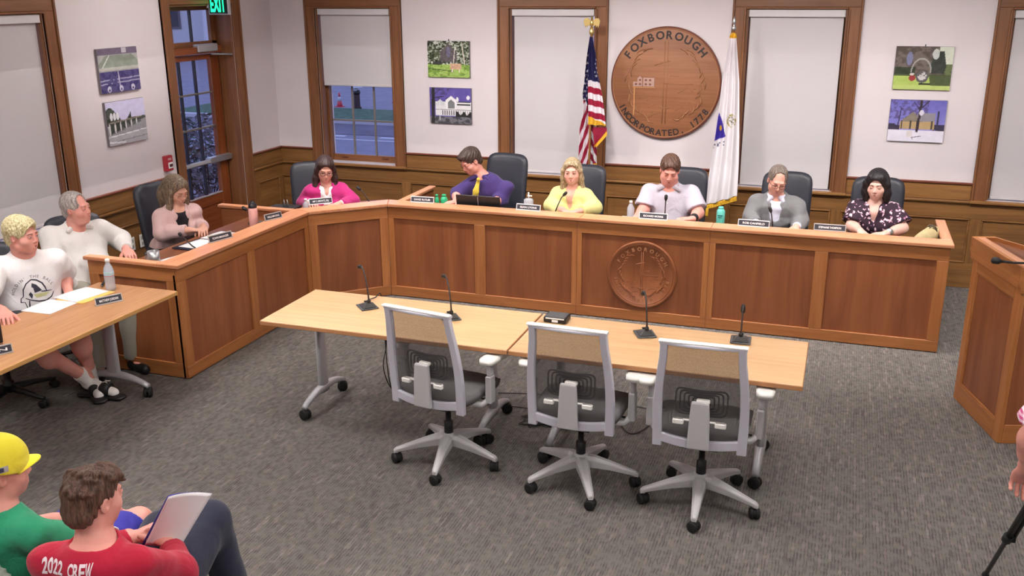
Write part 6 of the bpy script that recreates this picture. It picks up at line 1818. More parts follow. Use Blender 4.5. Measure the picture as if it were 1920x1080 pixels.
# ------------------------------------------------------------------ people
SK = {'fair': skin_mat('skin_fair', C8(226, 172, 154)), 'pink': skin_mat('skin_pink', C8(224, 160, 146)), 'tan': skin_mat('skin_tan', C8(216, 166, 144)), 'pale': skin_mat('skin_pale', C8(226, 186, 172))}
BR = {'dark': mat('brow_dark', C8(44, 32, 30), .7), 'mid': mat('brow_brown', C8(104, 76, 60), .7), 'light': mat('brow_grey', C8(150, 128, 116), .7)}
HM = {'brunette': hair_mat('hair_brunette', C8(38, 26, 26), C8(74, 52, 48)), 'black': hair_mat('hair_black', C8(20, 17, 20), C8(44, 38, 42)), 'brown': hair_mat('hair_brown', C8(62, 42, 34), C8(116, 84, 68)),
      'blonde': hair_mat('hair_blonde', C8(122, 100, 74), C8(206, 186, 148)), 'ash': hair_mat('hair_ash_brown', C8(66, 54, 46), C8(150, 128, 104)), 'bleach': hair_mat('hair_bleached', C8(150, 136, 92), C8(228, 218, 176)),
      'grey': hair_mat('hair_grey', C8(132, 122, 118), C8(196, 188, 182)), 'greybrown': hair_mat('hair_grey_brown', C8(86, 74, 68), C8(140, 126, 116)), 'darkbrown': hair_mat('hair_dark_brown', C8(44, 34, 32), C8(84, 66, 58))}
CL = {}
for k, c in dict(magenta=(186, 48, 118), white=(240, 236, 238), purple=(70, 54, 110), yellow=(216, 208, 138), polo=(188, 182, 194), suit=(122, 122, 124), paleblue=(216, 216, 234), beigepink=(206, 172, 168), blacktop=(34, 28, 34),
                 offwhite=(216, 212, 208), tee=(238, 234, 234), darktr=(34, 32, 40), navy=(44, 46, 62), red=(176, 30, 56), green=(48, 148, 108), khaki=(150, 146, 134), jeans=(52, 58, 92), capyellow=(238, 222, 60), sock=(238, 234, 230), shorts=(60, 60, 66)).items():
    CL[k] = cloth_mat('cloth_' + k, C8(*c))
def floral():
    m, nt, b = newmat('floral_dress'); L = nt.links
    tc = nt.nodes.new('ShaderNodeTexCoord'); n = nt.nodes.new('ShaderNodeTexNoise'); n.inputs['Scale'].default_value = 26; n.inputs['Detail'].default_value = 1.5; n.inputs['Distortion'].default_value = 1.0
    v = nt.nodes.new('ShaderNodeTexVoronoi'); v.inputs['Scale'].default_value = 30; v.inputs['Randomness'].default_value = .9
    ad = nt.nodes.new('ShaderNodeMix'); ad.data_type = 'VECTOR'; ad.inputs[0].default_value = .045
    L.new(tc.outputs['Object'], ad.inputs[4]); L.new(n.outputs['Color'], ad.inputs[5]); L.new(tc.outputs['Object'], n.inputs['Vector']); L.new(ad.outputs[1], v.inputs['Vector'])
    r = nt.nodes.new('ShaderNodeValToRGB'); r.color_ramp.interpolation = 'CONSTANT'; r.color_ramp.elements[0].color = C8(222, 200, 208); r.color_ramp.elements[1].position = .36; r.color_ramp.elements[1].color = C8(44, 22, 40)
    x = r.color_ramp.elements.new(.30); x.color = C8(176, 120, 150)
    L.new(v.outputs['Distance'], r.inputs[0]); L.new(r.outputs[0], b.inputs['Base Color']); b.inputs['Roughness'].default_value = .8
    return m
CL['floral'] = floral()
def plaid():
    m, nt, b = newmat('plaid_pink_white'); L = nt.links
    tc = nt.nodes.new('ShaderNodeTexCoord'); sp = nt.nodes.new('ShaderNodeSeparateXYZ'); L.new(tc.outputs['Object'], sp.inputs[0])
    o = []
    for ax in 'XZ':
        mu = nt.nodes.new('ShaderNodeMath'); mu.operation = 'MULTIPLY'; mu.inputs[1].default_value = 60; L.new(sp.outputs[ax], mu.inputs[0])
        si = nt.nodes.new('ShaderNodeMath'); si.operation = 'FRACT'; L.new(mu.outputs[0], si.inputs[0]); gt = nt.nodes.new('ShaderNodeMath'); gt.operation = 'GREATER_THAN'; gt.inputs[1].default_value = .5; L.new(si.outputs[0], gt.inputs[0]); o.append(gt)
    a = nt.nodes.new('ShaderNodeMath'); a.operation = 'ADD'; L.new(o[0].outputs[0], a.inputs[0]); L.new(o[1].outputs[0], a.inputs[1])
    d = nt.nodes.new('ShaderNodeMath'); d.operation = 'DIVIDE'; d.inputs[1].default_value = 2; L.new(a.outputs[0], d.inputs[0])
    r = nt.nodes.new('ShaderNodeValToRGB'); r.color_ramp.elements[0].color = C8(236, 214, 222); r.color_ramp.elements[1].color = C8(186, 60, 118); L.new(d.outputs[0], r.inputs[0]); L.new(r.outputs[0], b.inputs['Base Color']); b.inputs['Roughness'].default_value = .8
    return m
CL['plaid'] = plaid()
def pose(label, head, phi, lean=(.04, .10, .22), pz=.555, arms=None, dirs=None, **kw):
    """world pose: head centre, phi = degrees turned from facing -y towards +x; arms = world RE RW LE LW"""
    ph = R_(phi); f = V3(math.sin(ph), -math.cos(ph), 0); H = V3(*head)
    P = H - f * lean[2]; base = (P[0], P[1], 0); rz = PI + ph
    c, s = math.cos(rz), math.sin(rz)
    def L(p): dx, dy = p[0] - base[0], p[1] - base[1]; return (c * dx + s * dy, -s * dx + c * dy, p[2])
    def Ld(v): return (c * v[0] + s * v[1], -s * v[0] + c * v[1], v[2])
    q = dict(loc=base, rz=rz, label=label, head=L(H), neck=L(H - f * lean[0] - V3(0, 0, .15)), chest=L(H - f * lean[1] - V3(0, 0, .30)), pelvis=(0, 0, pz))
    for k, v in (arms or {}).items(): q[k] = L(v)
    for k, v in (dirs or {}).items(): q[k] = Ld(v)
    q.update(kw); q['L'] = L; return q

# --- 1 magenta blazer
q = pose('person in a magenta blazer and white blouse with long dark hair and glasses', (-4.295, 7.35, 1.062), 30, lean=(.03, .07, .17), fem=1, shw=.135, girth=.95, look=(4, 20, -3), down=0, glasses=M['specs'], gr=.0026, skin=SK['fair'], brow=BR['dark'],
         arms=dict(RE=(-4.53, 7.33, .745), RW=(-4.34, 7.14, .79), LE=(-4.07, 7.42, .77), LW=(-4.10, 7.20, .79)), hf=.0035)
p = make_person(q)
top(p, 'blouse', CL['white'], .006, 'long', 'v', vd=.13, vw=.036, seed=3, cuff=.03)
top(p, 'blazer', CL['magenta'], .017, 'long', 'open', vd=.30, vw=.062, seed=4, amp=.005, cuff=.04); lapels(p, CL['magenta'], .27, e=.022)
def lh1(s, hp, he):
    for sg in (-1, 1): s.chain([hp(sg * .058, .035, .075), hp(sg * .084, .02, .0), hp(sg * .094, .022, -.09), hp(sg * .094, .04, -.17), hp(sg * .08, .05, -.20)], [.018, .020, .028, .028, .012], .02)
    s.chain([hp(0, -.06, .0), hp(0, -.075, -.1), hp(0, -.07, -.19)], [.08, .085, .06], .03)
hair(p, HM['brunette'], 'long', ex=lh1, seed=3, h=.004, line=.018, vol=.75, amp=.001); trousers(p, CL['darktr']); shoes(p, M['black'])
# --- 2 purple shirt, yellow tie
q = pose('person in a purple shirt and yellow tie leaning over a black laptop', (-3.085, 7.74, 1.125), 4, lean=(.05, .11, .24), girth=1.08, shw=.158, lsh=-.03, rsh=-.01, look=(-38, 30, 6), glasses=M['specs'], gr=.0015, skin=SK['pink'], brow=BR['dark'], down=1, fat=.006,
         arms=dict(RE=(-3.20, 7.72, .84), RW=(-3.14, 7.56, .80), LE=(-2.80, 7.78, .80), LW=(-2.84, 7.58, .80)), dirs=dict(Rd=(-.3, -.9, .1), Ld=(-.5, -.8, -.1)), lips=M['lips_pale'], hf=.0035, armr=1.05)
q['neck'] = q['L']((-2.99, 7.80, .985)); q['chest'] = q['L']((-2.945, 7.86, .835)); q['head'] = q['L']((-3.07, 7.75, 1.13))
p = make_person(q)
sh = top(p, 'shirt', CL['purple'], .010, 'elbow', 'collar', seed=5, amp=.006, puff=.004); collar(p, CL['purple'], spread=.06, drop=.04)
def tie(p, m, L_=.30):
    N, up, fr, sd = p['N'], p['up'], p['front'], p['side']; s = Sdf()
    k = N + fr * .098 - up * .012
    s.cap(k + up * .012, k - up * .02, .015, .011, .006, flat=(fr, .7)); a = k - up * .02
    b1 = N + fr * .142 - up * .12; c = N + fr * .150 - up * L_
    s.chain([a, b1, c], [.016, .026, .034], .01, flat=(fr, .3))
    return sdf_obj('tie', s, .004, m, p['root'])
tie(p, cloth_mat('tie_yellow', C8(216, 190, 70)))
def shorthair(s, hp, he): he((0.01, .055, .092), (.055, .045, .026), .02)
hair(p, HM['darkbrown'], 'short', seed=7, vol=.9, ex=shorthair, h=.0038, line=.012); trousers(p, CL['darktr']); shoes(p, M['black'])
s = Sdf(); E, W = p['arms']['L'][1], p['arms']['L'][2]; ce_ = E + p['front'] * .062 + V3(0, 0, -.01)
s.cap(ce_ + V3(-.008, 0, .016), ce_ + V3(.008, 0, .016), .018, .018, .01, flat=((0, 1, 0), .3)); s.cap(ce_, ce_ - V3(0, 0, .026), .024, .008, .01, flat=((0, 1, 0), .3))
sdf_obj('elbow_patch', s, .004, mat('patch_grey', C8(202, 196, 200), .7), p['root'])
# --- 3 yellow blouse
q = pose('person in a pale yellow open-necked blouse with long blonde hair', (-2.15, 7.76, 1.088), -6, lean=(.03, .07, .20), fem=1, shw=.132, girth=1.0, look=(14, 4, 2), gaze=1.0, skin=SK['fair'], brow=BR['mid'],
         arms=dict(RE=(-2.325, 7.74, .79), RW=(-2.17, 7.56, .795), LE=(-1.945, 7.74, .79), LW=(-2.04, 7.55, .795)), dirs=dict(Rd=(.8, -.5, -.1), Ld=(-.8, -.5, -.1)), hf=.0035)
p = make_person(q)
top(p, 'blouse', CL['yellow'], .012, 'long', 'v', vd=.205, vw=.050, seed=8, amp=.006, cuff=.05, puff=.010); lapels(p, CL['yellow'], .17, w=.026, e=.014, name='collar')
def lh3(s, hp, he):
    for sg in (-1, 1): s.chain([hp(sg * .052, .045, .085), hp(sg * .084, .03, .02), hp(sg * .090, .012, -.06), hp(sg * .090, -.01, -.16), hp(sg * .084, -.02, -.24)], [.015, .017, .021, .024, .010], .02)
    s.chain([hp(0, -.06, .0), hp(0, -.08, -.1), hp(0, -.08, -.2)], [.08, .085, .06], .03)
hair(p, HM['blonde'], 'long', ex=lh3, seed=11, h=.004, line=.02, amp=.0006, vol=.6); trousers(p, CL['darktr']); shoes(p, M['black'])
mb = MB(); mb.tube([tuple(p['N'] + p['side'] * x + p['front'] * (.085 + .03 * (1 - abs(x) / .05)) + p['up'] * (-.01 - .045 * (1 - abs(x) / .05))) for x in (-.05, -.03, 0, .03, .05)], .0012, 5); mb.ball(tuple(p['N'] + p['front'] * .118 - p['up'] * .058), .005, 8, 6); nk = mb.build('necklace', M['brass'], p['root']); tag(nk, kind='stuff')
# --- 4 pale polo
q = pose('broad person in a pale short-sleeved polo shirt reading papers', (-1.318, 7.76, 1.148), 2, lean=(.05, .10, .22), girth=1.26, shw=.178, belly=.05, look=(8, 24, -4), down=1, skin=SK['pink'], brow=BR['mid'], fat=.010, hs=.94, jaw=1.08, double_chin=1, neckr=1.25,
         arms=dict(RE=(-1.515, 7.74, .81), RW=(-1.53, 7.55, .80), LE=(-1.065, 7.74, .81), LW=(-1.08, 7.56, .80)), dirs=dict(Rd=(.2, -.9, -.1), Ld=(-.85, -.4, .0)), armr=1.2, lips=M['lips_pale'], hf=.0035)
p = make_person(q)
top(p, 'polo_shirt', CL['polo'], .012, 'short', 'collar', seed=9, amp=.008, puff=.012, sl_r=.80, f=30); collar(p, CL['polo'], spread=.075, drop=.04)
hair(p, HM['brown'], 'short', seed=13, vol=.7, h=.0038, line=.022); trousers(p, CL['khaki']); shoes(p, M['black'])
mb = MB()
for k in range(3): mb.ball(tuple(p['N'] + p['front'] * (.125 + .02 * k) - p['up'] * (.05 + .035 * k)), .0045, 8, 5)
bt = mb.build('button', M['white'], p['root']); tag(bt, kind='stuff')
Wl = p['arms']['L'][2]; El = p['arms']['L'][1]
s = Sdf(); s.cap(Wl + nrm(El - Wl) * .02, Wl + nrm(El - Wl) * .035, .036, .036, .004); sdf_obj('wristband', s, .004, M['black'], p['root'])
# --- 5 grey suit
q = pose('person in a grey suit jacket and pale shirt wearing glasses', (-.46, 7.76, 1.112), 2, lean=(.04, .09, .22), girth=1.08, shw=.152, look=(10, 24, -6), down=1, glasses=M['specs'], gr=.0018, skin=SK['fair'], brow=BR['mid'], fat=.002,
         arms=dict(RE=(-.645, 7.74, .80), RW=(-.58, 7.52, .80), LE=(-.255, 7.76, .79), LW=(-.28, 7.54, .795)), dirs=dict(Rd=(.4, -.8, -.1), Ld=(-.3, -.9, -.2)), armr=1.1, lips=M['lips_pale'], hf=.0035)
p = make_person(q)
top(p, 'shirt', CL['paleblue'], .006, 'long', 'collar', seed=12, cuff=.01); collar(p, CL['paleblue'], spread=.03, drop=.04)
top(p, 'suit_jacket', CL['suit'], .020, 'long', 'open', vd=.30, vw=.068, seed=14, amp=.006, cuff=.03); lapels(p, CL['suit'], .28, w=.032, e=.028)
hair(p, HM['greybrown'], 'receding', seed=15, vol=.55, h=.0038, line=.02); trousers(p, CL['suit']); shoes(p, M['black'])
# --- 6 floral dress
q = pose('person in a dark floral V-neck top with black hair and a wristwatch', (.282, 7.76, 1.122), -4, lean=(.03, .07, .20), fem=1, shw=.135, girth=1.02, look=(-6, 10, 2), down=1, skin=SK['pale'], brow=BR['dark'],
         arms=dict(RE=(.125, 7.72, .80), RW=(.19, 7.55, .80), LE=(.50, 7.70, .81), LW=(.38, 7.53, .80)), dirs=dict(Rd=(.3, -.8, -.1), Ld=(-.9, -.3, -.1)), hf=.0035, fat=.003, armr=1.05)
p = make_person(q)
top(p, 'floral_top', CL['floral'], .012, 'short', 'v', vd=.17, vw=.050, seed=16, amp=.006, puff=.018, sl_r=.80)
def lh6(s, hp, he):
    for sg in (-1, 1): s.chain([hp(sg * .05, .045, .085), hp(sg * .082, .03, .02), hp(sg * .088, .02, -.06), hp(sg * .088, .02, -.13)], [.022, .026, .032, .022], .02)
    s.chain([hp(0, -.06, .0), hp(0, -.08, -.1), hp(0, -.07, -.14)], [.085, .088, .06], .03)
hair(p, HM['black'], 'long', ex=lh6, seed=17, h=.004, vol=1.1, line=.012, amp=.0008); trousers(p, CL['darktr']); shoes(p, M['black'])
Wl = p['arms']['L'][2]; El = p['arms']['L'][1]; dd = nrm(El - Wl)
s = Sdf(); s.cap(Wl + dd * .02, Wl + dd * .03, .032, .032, .004); wt = sdf_obj('watch', s, .004, M['steel'], p['root'])
mb = MB(); mb.ball(tuple(Wl + dd * .025 + V3(0, 0, .022) + p['front'] * .016), (.017, .017, .012), 12, 6); mb.build('watch_face', M['white'], wt)
# --- 7 pink-beige jacket
q = pose('person in a pink-beige jacket over a black top with long ash-blonde hair', (-4.885, 6.08, 1.088), 66, lean=(.03, .08, .20), fem=1, shw=.138, girth=.98, look=(10, 26, 4), down=1, glasses=M['gold_rim'], gr=.0012, skin=SK['tan'], brow=BR['mid'],
         arms=dict(RE=(-4.94, 5.92, .77), RW=(-4.72, 5.98, .80), LE=(-4.88, 6.28, .77), LW=(-4.68, 6.10, .80)), dirs=dict(Rd=(.6, .6, -.1), Ld=(.5, -.8, -.1)), hf=.0035)
p = make_person(q)
top(p, 'black_top', CL['blacktop'], .006, 'long', 'wide', seed=18, cuff=.05)
top(p, 'jacket', CL['beigepink'], .017, 'long', 'open', vd=.34, vw=.080, seed=19, amp=.006, cuff=.03); lapels(p, CL['beigepink'], .30, e=.022)
def lh7(s, hp, he):
    for sg in (-1, 1): s.chain([hp(sg * .050, .045, .085), hp(sg * .080, .03, .01), hp(sg * .086, .035, -.09), hp(sg * .086, .06, -.19), hp(sg * .076, .075, -.29)], [.016, .018, .024, .029, .012], .02)
    s.chain([hp(0, -.06, .0), hp(0, -.08, -.1), hp(0, -.08, -.22)], [.085, .09, .06], .03)
hair(p, HM['ash'], 'long', ex=lh7, seed=20, h=.004, vol=.55, line=.014, amp=.0007); trousers(p, CL['darktr']); shoes(p, M['black'])
# --- 8 white-haired person
q = pose('white-haired person in an off-white collared shirt leaning back', (-5.045, 5.20, 1.118), 60, lean=(.05, .08, -.02), girth=1.15, shw=.175, belly=.04, look=(38, 0, 4), skin=SK['pink'], brow=BR['light'], fat=.004, neckr=1.15, gaze=.3,
         arms=dict(RE=(-5.02, 4.93, .70), RW=(-4.98, 5.02, .56), LE=(-5.0, 5.54, .80), LW=(-4.80, 5.36, .80)), dirs=dict(Rd=(.6, .5, -.2), Ld=(.75, -.5, -.25)), armr=1.15, lips=M['lips_pale'], hf=.0035, double_chin=1)
p = make_person(q)
top(p, 'shirt', CL['offwhite'], .014, 'long', 'collar', seed=21, amp=.009, puff=.008, f=28, cuff=.01); collar(p, CL['offwhite'], spread=.06, drop=.02)
hair(p, HM['grey'], 'receding', seed=22, vol=.8, amp=.0012, h=.0038, line=.014); trousers(p, CL['khaki']); shoes(p, M['black'])
# --- 9 young person in white T-shirt
q = pose('young person with curly bleached hair in a white printed T-shirt and socks', (-4.83, 4.50, 1.108), 52, lean=(.05, .09, .16), girth=1.22, shw=.18, belly=.03, look=(44, 4, 0), skin=SK['pink'], brow=BR['dark'], fat=.010, hs=.93, neckr=1.2, gaze=.2, hand_h=.004,
         arms=dict(RE=(-4.83, 4.12, .79), RW=(-4.58, 4.05, .775), LE=(-4.87, 4.82, .76), LW=(-4.68, 4.66, .685)), dirs=dict(Rd=(.6, -.5, -.1), Ld=(.5, -.8, -.2)), armr=1.22, hf=.0035, nolegs=0, legr=1.1)
q['RK'] = q['L']((-4.62, 4.22, .50)); q['LK'] = q['L']((-4.52, 4.52, .50)); q['RA'] = q['L']((-4.57, 4.60, .13)); q['LA'] = q['L']((-4.62, 4.68, .11)); q['RT'] = q['L']((-4.39, 4.62, .045)); q['LT'] = q['L']((-4.46, 4.56, .04))
p = make_person(q)
tee = top(p, 't_shirt', CL['tee'], .014, 'short', 'crew', seed=23, amp=.009, puff=.022, sl_r=.92, f=28)
hair(p, HM['bleach'], 'curly', seed=24, vol=1.1, h=.0034, line=.014, amp=.0018); trousers(p, CL['shorts'], to='knee', name='shorts')
for k_ in 'RL':
    Hp, Kn, An, To = p['legs'][k_]; up_ = nrm(Kn - An)
    s = Sdf(); s.cap(An - V3(0, 0, .03), An + up_ * .09, .041, .046, .01, clip=(An + up_ * .09, up_)); s.cap(An - V3(0, 0, .03), To, .041, .030, .02)
    sdf_obj('sock', s, .005, CL['sock'], p['root'], disp=folds(3, .002, 60))
    f_ = nrm((To - An) * V3(1, 1, 0)); s = Sdf(); z0 = .018
    A2 = V3(An[0], An[1], z0) - f_ * .05; T2_ = V3(To[0], To[1], z0) + f_ * .035
    s.cap(A2, T2_, .046, .048, .01, flat=((0, 0, 1), .38)); sl = sdf_obj('slide_sandal', s, .005, M['black'], p['root'])
    s = Sdf(); m_ = An * .30 + To * .70; s.ell(m_ + V3(0, 0, -.0), (.052, .052, .048), None, .01, clip=(m_ + f_ * .035, f_)); s.ell(m_ - f_ * .07, (.05, .05, .2), None, .004, 'sub'); sdf_obj('sandal_strap', s, .0045, M['black'], p['root'])
    if k_ == 'R':
        mb = MB(); c_ = m_ + V3(0, 0, .050) + f_ * .006
        for sg in (-1, 1): mb.tube([tuple(c_ + np.array(Matrix.Rotation(math.atan2(f_[1], f_[0]), 3, 'Z') @ Vector((x_ * 1.0 + 0, sg * (.009 + .010 * abs(x_ / .02) ** 1.5), -.001 * abs(x_ / .01))))) for x_ in (-.02, -.01, 0, .01, .02)], [.003, .004, .004, .004, .003], 6)
        lg_ = mb.build('sandal_mark', M['white'], p['root']); tag(lg_, kind='stuff')
# print on the T-shirt
def ribbon(mb, pts, w, closed=False):
    P_ = [Vector((a, b_)) for a, b_ in pts]; n = len(P_); ws = w if isinstance(w, list) else [w] * n; vs = []
    for i in range(n):
        t = (P_[(i + 1) % n] - P_[i - 1]) if closed else (P_[min(i + 1, n - 1)] - P_[max(i - 1, 0)]); t.normalize(); nn = Vector((-t.y, t.x)); vs += [tuple(P_[i] + nn * ws[i] / 2) + (0,), tuple(P_[i] - nn * ws[i] / 2) + (0,)]
    m = n if closed else n - 1
    mb.add(vs, [(2 * i, 2 * i + 1, (2 * ((i + 1) % n)) + 1, 2 * ((i + 1) % n)) for i in range(m)])
def shirt_print(p, tee):
    C, sd, fr = p['C'], p['side'], p['front']
    c = C + V3(0, 0, -.062) + fr * .45 + sd * -.02
    # drawing plane: +u = own left seen from the front as image right
    def place(mb):
        out = MB(); out.f = mb.f; out.mi = mb.mi; out.sm = mb.sm
        out.v = [tuple(c + (-sd) * v[0] * 1.15 + V3(0, 0, 1) * v[1] * 1.15) for v in mb.v]; return out
    k = 1.0
    ink = MB()
    ribbon(ink, [(-.062, -.02), (-.058, .02), (-.040, .052), (-.012, .072), (.014, .066), (.040, .044), (.052, .018), (.058, -.004)], [.004, .006, .006, .006, .007, .008, .008, .004])
    ribbon(ink, [(.085, -.008), (.06, -.006), (.03, -.002)], [.003, .005, .006]); ribbon(ink, [(.095, -.02), (.080, -.044), (.05, -.058), (.01, -.055), (-.03, -.042), (-.052, -.03)], [.004, .007, .008, .008, .006, .004])
    ribbon(ink, [(-.062, -.02), (-.075, -.03), (-.078, -.05), (-.058, -.052), (-.05, -.085), (-.044, -.11), (-.038, -.07), (-.036, -.045)], [.004, .004, .008, .004, .005, .006, .008, .005])
    ink.add([(-.012, .052, 0), (.010, .040, 0), (.034, .005, 0), (.018, .0, 0), (-.004, -.004, 0), (.0, .018, 0), (-.016, .03, 0)], [(0, 6, 5, 4, 3, 2, 1)])
    ink.add([(-.035, -.01, 0), (-.024, .004, 0), (-.014, -.014, 0), (-.022, -.038, 0)], [(0, 3, 2, 1)])
    text_arc(ink, "HOLDIN' THE BALL", .022, .098, 98, 9.6, Matrix.Translation((-.004, -.018, 0)), False, .0)
    o = proj_on(tee, refine(place(ink), .012), 'shirt_print', M['ink'], p['root'], None, -fr, .0022); tag(o, kind='stuff')
    bk_ = MB(); bk_.add([(-.01, -.012, 0), (.03, -.010, 0), (.075, -.016, 0), (.05, -.030, 0), (.0, -.034, 0)], [(0, 4, 3, 2, 1)])
    o = proj_on(tee, refine(place(bk_), .012), 'printed_beak', M['beak'], p['root'], None, -fr, .0022)
M['ink'] = mat('shirt_ink', C8(54, 52, 66), .8); M['beak'] = mat('beak_ink', C8(206, 204, 150), .8)
shirt_print(p, tee)
# --- 10 person in yellow cap, green shirt (seen from behind)
q = pose('person in a yellow baseball cap and green shirt seen from behind', (-2.665, 2.225, .985), 184, lean=(.02, .02, -.08), shw=.150, girth=.88, hs=.86, look=(-34, 2, 0), skin=SK['pink'], brow=BR['mid'], h=.005, hf=.003, hand_h=.003,
         arms=dict(RE=(-2.45, 2.38, .60), RW=(-2.50, 2.54, .55), LE=(-2.82, 2.38, .62), LW=(-2.70, 2.60, .60)), dirs=dict(Rd=(-.3, .9, -.1), Ld=(.2, .9, -.1)), pz=.455)
p = make_person(q)
top(p, 'green_shirt', CL['green'], .012, 'short', 'crew', seed=30, amp=.006, puff=.012, sl_r=.85, h=.006)
hair(p, HM['darkbrown'], 'short', seed=31, vol=.4, h=.0035, ex=lambda s, hp, he: he((0, 0, .125), (.16, .16, .10), .005, 'sub'))
trousers(p, cloth_mat('cloth_blue_shorts', C8(58, 54, 150)), to='knee', name='shorts'); shoes(p, M['black'])
def ballcap(p):
    hp, Rh = p['hp'], p['Rh']; s = Sdf(); t = Matrix.Rotation(R_(14), 3, 'X')
    s.ell(hp(0, -.014, .052), (.094, .112, .096), Rh, .01, clip=(hp(0, 0, .022), -np.array(Rh @ V3(0, .28, 1)))); c = sdf_obj('cap_crown', s, .0035, CL['capyellow'], p['root'])
    mb = MB()
    def brim(u, v): 
        X = (u - .5) * 2; a = X * 1.15; r0 = .088; r1 = .088 + .060 * math.cos(X * PI / 2 * .92) ** .7
        r = r0 + (r1 - r0) * v; return tuple(hp(r0 * math.sin(a) * (1 - .05 * v) * 1.0, .012 + r * math.cos(a) * (1.0), .030 - .010 * v - .022 * X * X + .0 * v))
    mb.grid(22, 8, brim); mb.build('cap_brim', CL['capyellow'], p['root'], solid=.005)
    for nm, w_, h_, mm in (('cap_patch', .052, .026, mat('cap_patch_grey', C8(186, 180, 182), .6)), ('patch_mark', .018, .018, mat('cap_patch_dark', C8(60, 64, 84), .6))):
        mb = MB(); mb.grid(8, 4, lambda u, v: tuple(hp(.30, -.012 + (u - .5) * w_, .050 + (v - .5) * h_)), smooth=False)
        proj_on(c, mb, nm, mm, p['root'], None, Rh @ V3(-1, 0, 0), .0015 if nm == 'cap_patch' else .003)
    mb = MB(); mb.ball(tuple(hp(0, -.014, .149)), .007, 8, 5); mb.build('cap_button', mat('cap_button_blue', C8(110, 120, 170), .6), p['root'])
ballcap(p)
# --- 11 person in red long-sleeved shirt (seen from behind)
q = pose('person in a red long-sleeved shirt lettered 2022 CREW holding a paper', (-2.21, 2.175, .99), 193, lean=(.02, .025, -.14), shw=.150, girth=.92, hs=.86, look=(-26, 6, 0), skin=SK['pink'], brow=BR['mid'], h=.005, hf=.003, hand_h=.003,
         arms=dict(RE=(-2.07, 2.37, .62), RW=(-2.185, 2.47, .635), LE=(-2.47, 2.32, .62), LW=(-2.36, 2.48, .63)), dirs=dict(Rd=(-.75, .5, .15), Ld=(.6, .75, .15), Rn=(-.3, -.5, -.8), Ln=(.3, .4, -.85)), pz=.455, Rcurl=45, Lcurl=40)
q['RK'] = q['L']((-2.22, 2.745, .575)); q['LK'] = q['L']((-2.42, 2.70, .52)); q['RA'] = q['L']((-2.16, 2.80, .10)); q['LA'] = q['L']((-2.44, 2.72, .09)); q['RT'] = q['L']((-2.14, 2.95, .04)); q['LT'] = q['L']((-2.44, 2.88, .04))
p = make_person(q)
rs_ = top(p, 'red_shirt', CL['red'], .012, 'long', 'wide', seed=33, amp=.006, puff=.006, h=.006, cuff=.015)
def tous(s, hp, he):
    r = random.Random(4)
    for k in range(26):
        a = r.uniform(0, 2 * PI); b2 = r.uniform(.15, 1.2); x, y_, z_ = .088 * math.cos(a) * math.cos(b2), -.02 + .106 * math.sin(a) * math.cos(b2), .04 + .098 * math.sin(b2)
        s.cap(hp(x, y_, z_), hp(x * 1.06 + .012, y_ + .026, z_ - .008), .012, .006, .008)
    he((0, .05, .088), (.06, .05, .03), .02); he((0, -.075, -.04), (.066, .042, .05), .02)
hair(p, HM['brown'], 'short', seed=34, vol=.55, h=.0032, ex=tous, amp=.0018, line=.0); trousers(p, CL['navy'], h=.007); shoes(p, M['black'])
def back_text(p, sh_):
    C, sd, fr = p['C'], p['side'], p['front']; c = C + V3(0, 0, .108) - fr * .45 + sd * -.040
    def place(mb):
        o = MB(); o.f = mb.f; o.mi = mb.mi; o.sm = mb.sm; o.v = [tuple(c + sd * v[0] + V3(0, 0, 1) * v[1]) for v in mb.v]; return o
    for i, ch in enumerate('2022 CREW'):
        if ch == ' ': continue
        u = -.080 + i * .020; k = 1 + .35 * (abs(u) / .09) ** 1.5
        mb = MB(); vs, fs, w = text_geo(ch, .03); mb.add([(u + v[0] * .030 * (.021 / max(w * .030, .012)) * .92, v[1] * .052 * k - .010 * (k - 1) * 3, 0) for v in vs], fs)
        proj_on(sh_, refine(place(mb), .010), 'printed_letter', M['print_white'], p['root'], None, fr, .002)
    mb = MB(); ribbon(mb, [(-.05, -.055), (-.03, -.035), (0, -.028), (.03, -.035), (.05, -.055)], .012); proj_on(sh_, refine(place(mb), .010), 'printed_arc', M['print_pink'], p['root'], None, fr, .002)
M['print_white'] = mat('print_white', C8(232, 214, 218), .7); M['print_pink'] = mat('print_pink', C8(206, 130, 140), .7)
back_text(p, rs_)
# the sheet in the hands
def held_sheet(c00, c10, c01, c11, bow, m, name, label, cat, th=.001):
    mb = MB(); c = [Vector(x) for x in (c00, c10, c01, c11)]
    n = (c[1] - c[0]).cross(c[2] - c[0]).normalized()
    mb.grid(14, 14, lambda u, v: tuple((c[0] * (1 - u) + c[1] * u) * (1 - v) + (c[2] * (1 - u) + c[3] * u) * v + n * bow * (2 * u - 1) ** 2 * (.3 + .7 * v)))
    o = mb.build(name, m, None, solid=th); tag(o, label, cat); return o
held_sheet((-2.262, 2.425, .655), (-2.19, 2.52, .600), (-2.133, 2.43, .88), (-2.094, 2.616, .80), .012, M['paper'], 'paper_sheet', 'large white sheet held up by the person in the red shirt', 'paper')
held_sheet((-2.290, 2.440, .640), (-2.215, 2.535, .590), (-2.150, 2.448, .872), (-2.11, 2.636, .785), .012, M['blue_folder'], 'folder', 'dark blue folder behind the large white sheet', 'folder', .002)
held_sheet((-2.50, 2.50, .575), (-2.44, 2.52, .575), (-2.49, 2.47, .66), (-2.43, 2.49, .66), .01, M['paper'], 'paper_sheet', 'white sheet in the hands of the person in the yellow cap', 'paper')
